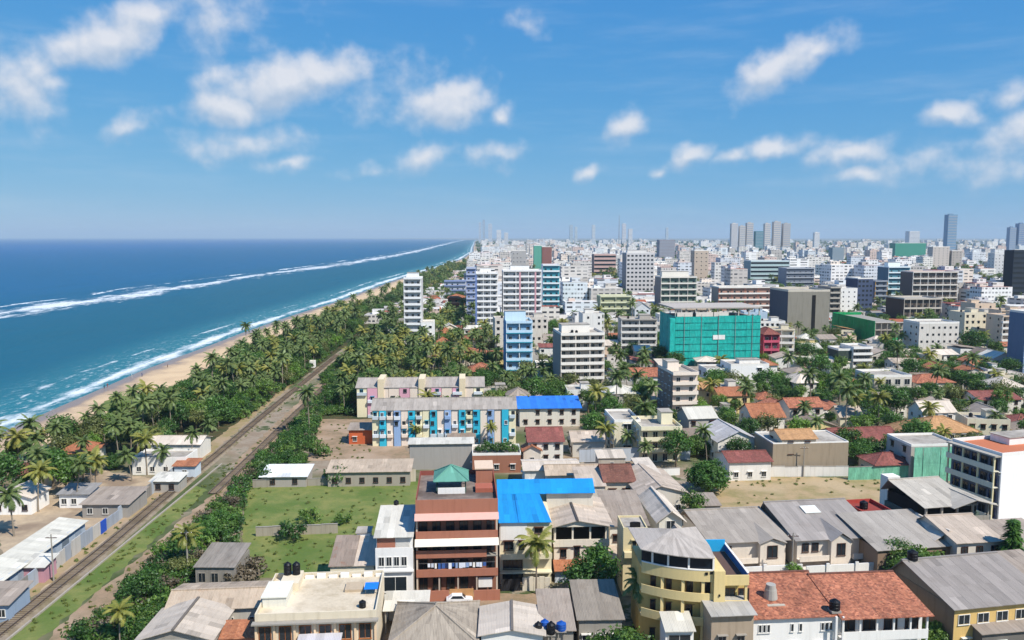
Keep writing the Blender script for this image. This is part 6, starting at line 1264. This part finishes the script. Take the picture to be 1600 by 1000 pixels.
def trunk_mesh(seed, h, r0, rx, nb=5):
    r = random.Random(seed); g = MB(); top = Vector((r.uniform(-.3, .3), r.uniform(-.3, .3), h)); g.tube([(0, 0, -.2), (r.uniform(-.15, .15), r.uniform(-.15, .15), h * .5), top], [r0, r0 * .75, r0 * .55], 7)
    for k in range(nb):
        a = 6.28 * (k + r.random() * .5) / nb; g.tube([top * .85, top + Vector((math.cos(a) * rx * .4, math.sin(a) * rx * .4, h * .28)), top + Vector((math.cos(a) * rx * .75, math.sin(a) * rx * .75, h * .5 + r.uniform(0, .8)))], [r0 * .45, r0 * .28, r0 * .1], 5)
    return g.mesh('trunk', BARK)
def frond_mesh(seed, mat, L, droop):
    r = random.Random(seed); g = MB(); n = 13; pts = []
    ang = 0.0; p = Vector((0, 0, 0)); el = R(0)
    for k in range(n + 1): pts.append(p.copy()); e = el - droop * (k / n) ** 1.3; p = p + Vector((math.cos(e), 0, math.sin(e))) * (L / n)
    g.tube(pts, [.06 - .045 * k / n for k in range(n + 1)], 4, tone=.8)
    for k in range(1, n + 1):
        for sub in (0, .5):
            f = min(1.0, (k + sub) / n); i = min(n - 1, int(f * n)); q = pts[i].lerp(pts[i + 1], f * n - i) if f < 1 else pts[n]; d = (pts[i + 1] - pts[i]).normalized()
            ll = L * .27 * math.sin(math.pi * (.12 + .82 * f)) ** .7 * r.uniform(.8, 1.15)
            for sgn in (-1, 1):
                out = (Vector((0, sgn, 0)) * .85 + d * .55 + Vector((0, 0, -.45 - .3 * r.random()))).normalized(); t = q + out * ll; wv_ = d * L * .030
                g.face([q - wv_, q + wv_, t + wv_ * .25, t - wv_ * .25], tone=r.uniform(.25, .95))
    return g.mesh('frond', mat)
def frond_set(seed, nf, L):
    """root rotations of the fronds of one palm: azimuth, elevation, length factor, mesh index"""
    r = random.Random(seed); out = []
    for k in range(nf):
        t = k / nf; out.append((k * 2.4 + r.uniform(-.2, .2), R(74 - 108 * t + r.uniform(-14, 14)), r.uniform(.75, 1.12), r.randrange(3)))
    return out
FR = {m_.name: [frond_mesh(i, m_, 3.9, R(dr)) for i, dr in enumerate((58, 76, 92))] for m_ in (PALML, PALMY)}
def palm_crown(seed, mat, nf=20, z=0.0):
    g = MB()
    for (a, e, lf, mi) in frond_set(seed, nf, 1):
        me = FR[mat.name][mi]; M = Matrix.Translation((0, 0, z)) @ Matrix.Rotation(a, 4, 'Z') @ Matrix.Rotation(-e, 4, 'Y') @ Matrix.Scale(lf, 4); i = len(g.v)
        g.v += [tuple(M @ v.co) for v in me.vertices]; dk = random.Random(seed + mi).uniform(-.15, .15) + (-.1 if e < 0 else .1)
        tv = [d.value for d in me.attributes['tone'].data]
        for p, t in zip(me.polygons, tv): g.f.append(tuple(i + k for k in p.vertices)); g.t.append(min(1, max(0, t + dk))); g.m.append(0)
    return g
def palm_trunk_pts(seed, h):
    r = random.Random(seed); bx_, by_ = r.uniform(-1.6, 1.6), r.uniform(-1.6, 1.6); return [(bx_ * (k / 5) ** 1.8, by_ * (k / 5) ** 1.8, h * k / 5 - (.2 if k == 0 else 0)) for k in range(6)]
PALMS = []
for i in range(6):
    h = (8.5, 10, 11.5, 7.5, 9.5, 12.5)[i]; mat = PALMY if i in (1, 4) else PALML; pts = palm_trunk_pts(40 + i, h); g = palm_crown(50 + i, mat, 24 + i % 3); top = Vector(pts[-1])
    g.v = [tuple(Vector(v) + top) for v in g.v]; cm = g.mesh('crown', mat)
    g = MB(); g.tube(pts, [.24, .18, .16, .15, .14, .15], 7); r = random.Random(i)
    for k in range(6): a = k * 1.05; g.cyl(top.x + .28 * math.cos(a), top.y + .28 * math.sin(a), top.z - .5, top.z - .2, .13, .1, 6)
    PALMS.append((g.mesh('trunk', PBARK), cm, mat, h, top))
TREES = []
for i, (rx, rz, zc, nc, nl, lf, mat) in enumerate(((3.4, 2.6, 5.2, 46, 34, .62, LEAF), (4.2, 3.0, 6.0, 56, 36, .66, LEAFD), (2.8, 2.9, 5.4, 38, 34, .55, LEAF), (3.8, 2.3, 5.0, 50, 34, .60, leafm('olive_leaves', '#4f5c30', '#969a5c', .34)), (3.0, 2.2, 4.2, 40, 36, .55, leafm('fresh_leaves', '#3a5c1e', '#86ac42', .38)))):
    TREES.append((trunk_mesh(70 + i, zc - rz * .6, .26, rx), crown_mesh('crown', mat, 80 + i, rx, rz, zc, nc, nl, lf), rx))
SHRUB = [(trunk_mesh(90 + i, .8, .09, 1.0, 4), crown_mesh('crown', mt, 95 + i, 1.7, 1.1, 1.15, 20, 34, .38), 1.7) for i, mt in enumerate((LEAF, LEAFD, BARE))]
DENSE = (trunk_mesh(120, 1.4, .3, 2.6, 6), crown_mesh('crown', LEAFD, 121, 3.7, 2.5, 2.7, 260, 40, .42, .20), 3.6)
DENSEL = (trunk_mesh(122, 2.0, .3, 3.0, 6), crown_mesh('crown', LEAF, 123, 3.7, 2.3, 2.5, 240, 40, .42, .20), 3.6)
def tree(kind, p, sc, label, name, cat='tree', group=None, rz=None):
    o = thing(name, label, cat, (p[0], p[1], 0), rnd.uniform(0, 6.28) if rz is None else rz, group); o.scale = (sc, sc, sc * rnd.uniform(.92, 1.08)); link('trunk', kind[0], o); link('crown', kind[1], o); return o
def palm(i, p, sc, label, group=None, detail=False, name='coconut_palm', rz=None):
    t, c, mat, h, top = PALMS[i]; o = thing(name, label, 'palm', (p[0], p[1], 0), rnd.uniform(0, 6.28) if rz is None else rz, group); o.scale = (sc, sc, sc); link('trunk', t, o)
    if detail:
        for (a, e, lf, mi) in frond_set(50 + i, 24 + i % 3, 1): f = link('frond', FR[mat.name][mi], o, top); f.rotation_euler = (Matrix.Rotation(a, 3, 'Z') @ Matrix.Rotation(-e, 3, 'Y')).to_euler(); f.scale = (lf, lf, lf)
    else: link('crown', c, o)
    return o
TP = []                                                   # where trees stand already
def spot(px, py): p = G(px, py); TP.append((p.x, p.y)); return p
# hand-placed palms (px, py of the foot, variant, scale, label)
for (px, py, i, sc, lab) in (
        (188, 1022, 1, .62, 'yellow-green palm at the bottom edge beside the dirt path'), (296, 900, 4, .82, 'leaning palm standing among bushes beside the dirt path'), (838, 928, 4, .95, 'tall ragged palm before the blue-roofed house'), (1003, 990, 0, .9, 'dark palm left of the curved yellow house'),
        (230, 742, 4, 1.0, 'bright palm rising in front of the white beach house'), (22, 838, 0, 1.0, 'palm at the left edge above the sandy yard'), (60, 800, 1, .9, 'palm between whitewashed cottage and the boundary wall'), (120, 792, 2, .85, 'palm beside the long low cottage'), (150, 775, 4, .9, 'palm before the grey yard shed'),
        (385, 545, 5, 1.0, 'tall dark palm leaning out alone over the beach'), (402, 550, 2, .9, 'second dark palm standing out beside the beach'), (206, 752, 0, .8, 'palm at the left corner of the white beach house'), (262, 742, 3, .8, 'short palm before the door of the white beach house'), (186, 722, 2, .85, 'palm left behind the white beach house'), (300, 728, 5, .7, 'palm between white beach house and the track'), (322, 700, 0, .8, 'palm right of the white beach house'), (1335, 668, 4, 1.0, 'left yellow palm of the tall group behind maroon roof'), (1372, 672, 1, 1.05, 'right yellow palm of the tall group behind maroon roof'), (1312, 650, 2, 1.1, 'darker palm left of the yellow palm group'), (1352, 645, 5, .95, 'tall palm in the middle of the yellow palm group'),
        (1460, 612, 4, 1.0, 'lone palm before the red-brown roofed house at right'), (1560, 690, 0, .9, 'palm beside the tan villa at the right edge'), (1084, 640, 1, 1.0, 'left yellow palm beside the peach apartment block'), (1112, 642, 4, 1.0, 'right yellow palm beside the peach apartment block'), (946, 718, 4, .9, 'yellowing palm between the grey cottage and cream flats'), (962, 650, 5, 1.1, 'tall palm in the avenue right of cream seven-storey block'), (982, 632, 2, 1.1, 'second palm in the avenue right of cream seven-storey block'), (968, 600, 5, 1.0, 'far palm in the avenue right of cream seven-storey block'), (1005, 590, 2, 1.0, 'palm left of the turquoise netted block'),
        (770, 700, 1, .6, 'small palm before the right end of striped flats'), (650, 697, 4, .55, 'small bright palm before the middle of striped flats'), (930, 660, 1, 1.05, 'orange-tinged palm right of the blue sheet hall'), (860, 622, 0, .9, 'palm behind the blue sheet hall'), (1250, 672, 0, .9, 'palm right of the orange gabled house'), (1385, 560, 1, 1.0, 'yellow palm below the green netted frame'), (1408, 556, 2, .9, 'palm right below the green netted frame')):
    palm(i, spot(px, py), sc, lab, detail=(py > 660 and px > 160) or py > 790)
# hand-placed broadleaf trees
for (px, py, kd, sc, lab, name) in (
        (1105, 770, DENSE, 1.5, 'large round clipped tree at the edge of the sandy lot', 'round_tree'), (1438, 918, DENSEL, 1.5, 'wide dense bush before the white-edged grey roof', 'round_bush'), (972, 1062, DENSEL, 1.5, 'big bright green tree at the bottom edge of the picture', 'garden_tree'), (932, 938, TREES[1], .95, 'dark leafy tree before the veranda house', 'garden_tree'), (905, 940, TREES[1], .75, 'smaller dark tree left before the veranda house', 'garden_tree'),
        (1458, 1012, DENSEL, .75, 'small bright tree at the bottom beside the red terrace', 'garden_tree'), (1092, 712, DENSEL, 1.2, 'leafy tree right of the cream balcony flats', 'garden_tree'), (1350, 722, DENSE, 1.3, 'dense tree right of the stained concrete wall', 'garden_tree'), (1325, 712, TREES[0], 1.1, 'loose tree behind the right end of stained wall', 'garden_tree'), (1082, 820, TREES[0], .9, 'tree between the round tree and left grey gabled house', 'garden_tree'),
        (322, 850, DENSE, .95, 'dense green tree beside the dirt path before the green lot', 'garden_tree'), (345, 830, DENSE, .9, 'second dense tree beside the dirt path before green lot', 'garden_tree'), (250, 880, TREES[4], .62, 'small bright tree on the verge left of the leaning palm', 'garden_tree'), (230, 950, TREES[1], .7, 'dark tree left of the brown shed', 'garden_tree'), (285, 905, TREES[3], .6, 'olive bush below the leaning palm', 'garden_tree'), (485, 815, SHRUB[0], 1.5, 'dark round bush in the middle of the green lot', 'bush'), (458, 845, SHRUB[1], 1.7, 'dark bush against the wall crossing green lot', 'bush'), (535, 818, SHRUB[0], 1.1, 'small bush right in the green lot', 'bush'),
        (415, 755, SHRUB[1], 1.8, 'left bush row at the back of the green lot', 'bush'), (525, 757, SHRUB[1], 1.9, 'dark bush before the compound wall of green lot', 'bush'), (500, 712, SHRUB[0], 2.0, 'bush clump behind the white tarpaulin shed', 'bush'), (802, 612, DENSE, 1.25, 'dark dense tree below the pale blue block', 'garden_tree'), (1540, 600, DENSE, 1.9, 'huge dark tree left of the slate blue block', 'garden_tree'), (1572, 625, DENSE, 1.7, 'dark tree in front of the slate blue block', 'garden_tree'), (1518, 560, TREES[1], 1.6, 'tall tree right of the white small-windowed block', 'garden_tree'), (1310, 612, DENSE, 1.5, 'dome-shaped tree left of the arched hall', 'garden_tree'),
        (1240, 905, TREES[4], .5, 'small garden shrub behind the boundary wall', 'bush'), (1400, 895, TREES[1], .7, 'dark shrub left of the wide dense bush', 'bush'), (820, 718, SHRUB[0], 1.6, 'bush left of the orange porch house', 'bush'), (905, 705, DENSE, .9, 'dark tree right of the dark red house', 'garden_tree'), (925, 690, TREES[1], .9, 'dark tree behind the yellowing palm', 'garden_tree'), (1170, 690, TREES[1], .8, 'tree before the orange gabled house', 'garden_tree'), (1450, 700, TREES[4], .8, 'tree before the tan tiled villa', 'garden_tree')):
    tree(kd, spot(px, py), sc, lab, name, 'bush' if 'bush' in name else 'tree')
for (px, py, sc, lab) in ((398, 900, 1.9, 'grey leafless thicket at the left edge of the green lot'), (372, 915, 1.6, 'bare bush beside the roofless grey shed'), (265, 930, 1.5, 'bare bush behind the brown shed')): tree(SHRUB[2], spot(px, py), sc, lab, 'bare_bush', 'bush')
for k, (fx, sc_) in enumerate(((.1, .9), (.3, 1.3), (.5, 1.1), (.72, 1.4), (.9, 1.0))):
    o = tree(SHRUB[k % 2], G(742 + 68 * fx, 712, 4.6), sc_, f"{('leftmost', 'second', 'middle', 'fourth', 'rightmost')[k]} shrub of the row on the planted brick roof", 'roof_shrub', 'bush'); o.location.z = 4.65; o.location.y += 3.5
p = G(1577, 905); o = thing('slim_conifer', 'slim dark conifer right of the brown-walled house', 'tree', p); o.scale = (1.5, 1.5, 1.15); link('trunk', trunk_mesh(130, 6, .15, .3, 3), o); g = MB(); rr = random.Random(5)
for k in range(900):
    z = rr.uniform(.5, 9.5); r_ = (2.1 * (1 - z / 10.2) * (.75 + .25 * math.sin(z * 4))) * rr.random() ** .4; a = rr.uniform(0, 6.28); q = Vector((r_ * math.cos(a), r_ * math.sin(a), z)); d = Vector((math.cos(a), math.sin(a), -.4)) * .7; e_ = Vector((-math.sin(a), math.cos(a), .2)) * .2; g.face([q - e_, q + e_, q + d + e_ * .4, q + d - e_ * .4], tone=rr.random())
g.build('crown', LEAFD, o)
# scatter ---------------------------------------------------------------
def taken(x, y, r): return any((a - x) ** 2 + (b_ - y) ** 2 < r * r for a, b_ in GR.get((int(x // 12), int(y // 12)), ()))
GR = {}
def occupy(x, y):
    for i in (-1, 0, 1):
        for j in (-1, 0, 1): GR.setdefault((int(x // 12) + i, int(y // 12) + j), []).append((x, y))
for a, b_ in TP: occupy(a, b_)
BB = [(min(p[0] for p in f), max(p[0] for p in f), min(p[1] for p in f), max(p[1] for p in f), f) for f in FOOT + KEEP]
belt = []
for k in range(30000):                                                   # between beach and railway
    y = 180 + (1500 - 180) * rnd.random() ** 1.6; x0 = shore_x(y) + beach_w(y) + wob(y) + (1.0 if y < 215 else 9.0 if y < 900 else 2.0) + 3 * rnd.random(); x1 = rail_x(y) - (8.0 if y < 290 else 5.0) if y < 540 else -104 + (y - 540) * .02
    x = x0 + (x1 - x0) * rnd.random()
    if y < 240 and x > -100: continue
    if y < 215 and x > -122 and rnd.random() < .7: continue
    if 555 < y: x = x0 + (min(x1, x0 + 70) - x0) * rnd.random()
    if not free(x, y, 1.5) or taken(x, y, 4.6 if y < 600 else 7.0): continue
    occupy(x, y); belt.append((y, x, 0))
for k in range(12000):                                                   # inland of the railway, up to the white tower
    y = 240 + 330 * rnd.random(); x0 = (rail_x(min(y, 540)) + 11) if y > 345 else -62; x1 = -56 + max(0, y - 330) * .13 if y > 300 else -62
    if y < 330: x1 = -50 if y > 262 else -60
    x = x0 + (x1 - x0) * rnd.random()
    if not free(x, y, 1.5) or taken(x, y, 5.2): continue
    occupy(x, y); belt.append((y, x, 1))
for k in range(9000):
    y = 285 + 150 * rnd.random(); x = -62 + 56 * rnd.random()
    if not free(x, y, 2.0) or taken(x, y, 5.5): continue
    occupy(x, y); belt.append((y, x, 1))
city = []
for k in range(34000):
    y = 205 + (1500 - 205) * rnd.random() ** 1.25; x = -45 + rnd.random() * (.68 * y + 55) if y < 700 else shore_x(y) + beach_w(y) + 20 + rnd.random() * (.68 * y + 120)
    if y < 255 and x < 25: continue
    if not free(x, y, 1.2 if y > 260 else 2.2) or taken(x, y, 6.0 if y < 330 else 7.6): continue
    if noise.noise((x * .018, y * .014, 4.0)) < -.12 and rnd.random() < .8: continue
    occupy(x, y); city.append((y, x, 2))
pts_ = sorted(belt + city); npalm = nleaf = 0; STUFF = []
for (y, x, zone) in pts_:
    isp = rnd.random() < (.45 if zone == 0 else .6 if zone == 1 else .16); u = noise.noise((x * .02, y * .02, 8.0))
    if zone == 0 and u > .1: isp = rnd.random() < .25
    grp = ('in the belt between beach and railway', 'in the grove inland of the railway', 'growing between the town houses')[zone]
    size = lambda q: 'tall' if q > 1.02 else 'small' if q < .85 else 'mid-sized'
    def lab(kind, q):
        if zone == 2: return say(proj((x, y, 6)), size(q), 'growing', kind)
        part_ = ('on the beach-side edge', 'in the middle', 'on the track-side edge')[min(2, int(3 * (x - shore_x(y) - beach_w(y)) / (rail_x(y) - 6 - shore_x(y) - beach_w(y))))] if zone == 0 else ('beside the track', 'nearer the houses')[x > -62]
        dist_ = 'near end' if y < 300 else 'nearer half' if y < 380 else 'farther half' if y < 480 else 'far end'
        return f"{size(q)} {kind} {part_} of the {'beach belt' if zone == 0 else 'inland grove'}, {dist_}"
    sc_t = rnd.uniform(.66, 1.12) if isp else rnd.uniform(.75, 1.25)
    if isp and npalm < 245: palm(rnd.choice([0, 2, 5, 3, 0, 2, 4] if zone != 1 else [0, 2, 4, 1, 5, 3]), (x, y), sc_t, lab('coconut palm', sc_t), f'coconut palms {grp}'); npalm += 1
    elif not isp and nleaf < 235: tree(rnd.choice(TREES + [DENSE]), (x, y), sc_t, lab('broadleaf tree', sc_t), 'broadleaf_tree', 'tree', f'broadleaf trees {grp}'); nleaf += 1
    else: STUFF.append((x, y, 0 if isp else 1))
n = 0
while n < 6500:                                                         # green between the far blocks
    d = 850 * math.exp(rnd.random() * math.log(9000 / 850)); x0 = shore_x(d) + beach_w(d) + 6; x = x0 + rnd.random() ** 1.15 * (.7 * d - x0)
    if noise.noise((x * .003, d * .002, 2.0)) < -.05 and rnd.random() < .75: continue
    STUFF.append((x, d, 1)); n += 1
def gn_scatter(name, label, data, pairs, k=1.0):
    """the uncountable rest: tree meshes set on points, one object"""
    me = bpy.data.meshes.new(name); me.from_pydata([(x, y, 0) for x, y, *_ in data], [], [])
    me.attributes.new('idx', 'INT', 'POINT').data.foreach_set('value', [rnd.randrange(len(pairs)) for _ in data]); me.attributes.new('rot', 'FLOAT', 'POINT').data.foreach_set('value', [rnd.uniform(0, 6.28) for _ in data]); me.attributes.new('scl', 'FLOAT', 'POINT').data.foreach_set('value', [k * rnd.uniform(.7, 1.2) * (1 + max(0, y - 900) / 5000) for x, y, *_ in data])
    o = link(name, me); tag(o, label, 'trees', kind='stuff'); ng = bpy.data.node_groups.new(name, 'GeometryNodeTree'); ng.interface.new_socket('Geometry', in_out='INPUT', socket_type='NodeSocketGeometry'); ng.interface.new_socket('Geometry', in_out='OUTPUT', socket_type='NodeSocketGeometry')
    N = ng.nodes; gi, go = N.new('NodeGroupInput'), N.new('NodeGroupOutput'); join = N.new('GeometryNodeJoinGeometry')
    def na(nm, ty): q = N.new('GeometryNodeInputNamedAttribute'); q.data_type = ty; q.inputs[0].default_value = nm; return q.outputs[0]
    for j, objs in enumerate(pairs):
        for ob in objs:
            oi = N.new('GeometryNodeObjectInfo'); oi.inputs['Object'].default_value = ob; oi.inputs['As Instance'].default_value = True; oi.transform_space = 'ORIGINAL'
            ip = N.new('GeometryNodeInstanceOnPoints'); ng.links.new(gi.outputs[0], ip.inputs['Points']); ng.links.new(oi.outputs['Geometry'], ip.inputs['Instance'])
            cp = N.new('FunctionNodeCompare'); cp.data_type = 'INT'; cp.operation = 'EQUAL'; ng.links.new(na('idx', 'INT'), cp.inputs[2]); cp.inputs[3].default_value = j; ng.links.new(cp.outputs[0], ip.inputs['Selection'])
            cx = N.new('ShaderNodeCombineXYZ'); ng.links.new(na('rot', 'FLOAT'), cx.inputs[2]); er = N.new('FunctionNodeEulerToRotation'); ng.links.new(cx.outputs[0], er.inputs[0]); ng.links.new(er.outputs[0], ip.inputs['Rotation'])
            cs = N.new('ShaderNodeCombineXYZ'); sc_ = na('scl', 'FLOAT'); [ng.links.new(sc_, cs.inputs[q]) for q in range(3)]; ng.links.new(cs.outputs[0], ip.inputs['Scale']); ng.links.new(ip.outputs[0], join.inputs[0])
    ng.links.new(join.outputs[0], go.inputs[0]); md = o.modifiers.new('scatter', 'NODES'); md.node_group = ng; return o
def src(me):
    for o_ in COL.objects:
        if o_.type == 'MESH' and o_.data == me: return o_
pp = [[src(PALMS[i][0]), src(PALMS[i][1])] for i in (0, 2, 4, 5) if src(PALMS[i][1])]; tp = [[src(t[0]), src(t[1])] for t in TREES if src(t[1])]
gn_scatter('distant_palms', 'uncountable palms further up the coast and among far houses', [q for q in STUFF if q[2] == 0], pp)
gn_scatter('distant_trees', 'uncountable far green trees between the city blocks', [q for q in STUFF if q[2] == 1], tp)
# undergrowth in the belt
ug = []
for k in range(5200):
    y = 235 + (520 - 235) * rnd.random(); z1 = rnd.random() < .6
    x = (shore_x(y) + beach_w(y) + 3 + rnd.random() * (rail_x(y) - 5 - shore_x(y) - beach_w(y) - 3)) if z1 else (rail_x(y) + (13.5 if y < 325 else 6.5) + rnd.random() * 24)
    if free(x, y, .8) and (y > 262 or x < -118 or (x > -68 and x < -50)): ug.append((x, y))
for k in range(260):
    y = 108 + 130 * rnd.random(); x = -64.3 - max(0, y - 170) * .05 + rnd.random() ** 1.5 * 11
    if free(x, y, .8): ug.append((x, y))
sp_ = [[src(q[0]), src(q[1])] for q in SHRUB]; sp_ = sp_[:2] + sp_[:2] + sp_
gn_scatter('undergrowth', 'tangled low undergrowth beneath the palms and along the track', ug, sp_, 1.35)
tf = []
for k in range(330):
    p = G(*[(rnd.uniform(385, 645), rnd.uniform(755, 895)), (rnd.uniform(1085, 1420), rnd.uniform(748, 760) if rnd.random() < .6 else rnd.uniform(760, 800)), (rnd.uniform(490, 580), rnd.uniform(660, 720))][rnd.choice([0, 0, 0, 1, 2])])
    FK = FOOT
    if not any(inside(f, p.x, p.y) for f in FK): tf.append((p.x, p.y))
for k in range(500):
    y = 100 + 230 * rnd.random(); tf.append((rnd.choice([-68.5, -72.5, -74, -81.6]) + rnd.uniform(-1.2, 1.2), y))
TUFTL = leafm('weed_leaves', '#5f6e34', '#8f9650', .35)
tu = tag(link('weed_clump', crown_mesh('weed_clump', TUFTL, 77, .5, .28, .2, 9, 9, .3, .5), loc=(*G(520, 800).xy, 0)), 'single tall weed clump in the middle of the green lot', 'weed')
gn_scatter('weeds', 'low weeds and tufts on the vacant lots and track verges', tf, [[tu]], .8)
# people on the beach
def person(px, py, label, shirt):
    o = thing('person', label, 'person', G(px, py) + Vector((0, 0, -.1)), rnd.uniform(0, 6.28), 'people on the beach'); me = bpy.data.meshes.new('body')
    V_ = [(0, 0, .95), (0, 0, 1.2), (0, 0, 1.42), (0, 0, 1.52), (0, .02, 1.66), (.2, 0, 1.4), (.26, .03, 1.12), (.25, .12, .88), (-.2, 0, 1.4), (-.26, -.03, 1.12), (-.25, .1, .88), (.1, .05, .5), (.1, .1, .06), (.1, .22, .03), (-.1, -.08, .5), (-.1, -.12, .06), (-.1, 0, .03)]
    E_ = [(0, 1), (1, 2), (2, 3), (3, 4), (2, 5), (5, 6), (6, 7), (2, 8), (8, 9), (9, 10), (0, 11), (11, 12), (12, 13), (0, 14), (14, 15), (15, 16)]; Rd = [.15, .14, .15, .06, .11, .06, .045, .035, .06, .045, .035, .075, .05, .04, .075, .05, .04]
    me.from_pydata(V_, E_, []); b_ = link('body', me, o); b_.modifiers.new('skin', 'SKIN'); 
    for q, r_ in zip(me.skin_vertices[0].data, Rd): q.radius = (r_, r_)
    me.skin_vertices[0].data[0].use_root = True; b_.modifiers.new('smooth', 'SUBSURF').levels = 1; me.materials.append(plain(shirt, .8))
for (px, py, lab, c_) in ((163, 607, 'person in dark clothes walking on the near beach', '#2c3440'), (168, 605, 'person in red shirt beside the one in dark clothes', '#8a3a34'), (206, 590, 'lone person near the waterline in white shirt', '#c9c6c0'), (222, 588, 'person in blue standing on the wet sand', '#3a4f7a'), (262, 574, 'distant person in brown on the beach before the palms', '#6b5040')): person(px, py, lab, c_)
print('palms', npalm, 'trees', nleaf, 'stuff', len(STUFF), 'undergrowth', len(ug), 'houses', len(cand))
# ------------------------------------------------------------------ haze over the whole place
g = MB(); g.box(-43500, 43500, -600, 43500, -5, 260)
hz, T, b, o = newmat('sea_haze'); T.nodes.remove(b)
pvn = T.nodes.new('ShaderNodeVolumePrincipled'); pvn.inputs['Color'].default_value = (.68, .86, 1.0, 1); pvn.inputs['Density'].default_value = 0.5 / 7600; pvn.inputs['Anisotropy'].default_value = 0.0
T.links.new(pvn.outputs[0], o.inputs['Volume'])
tag(g.build('haze', hz), 'pale sea haze filling the air over coast and city', 'haze', kind='stuff')
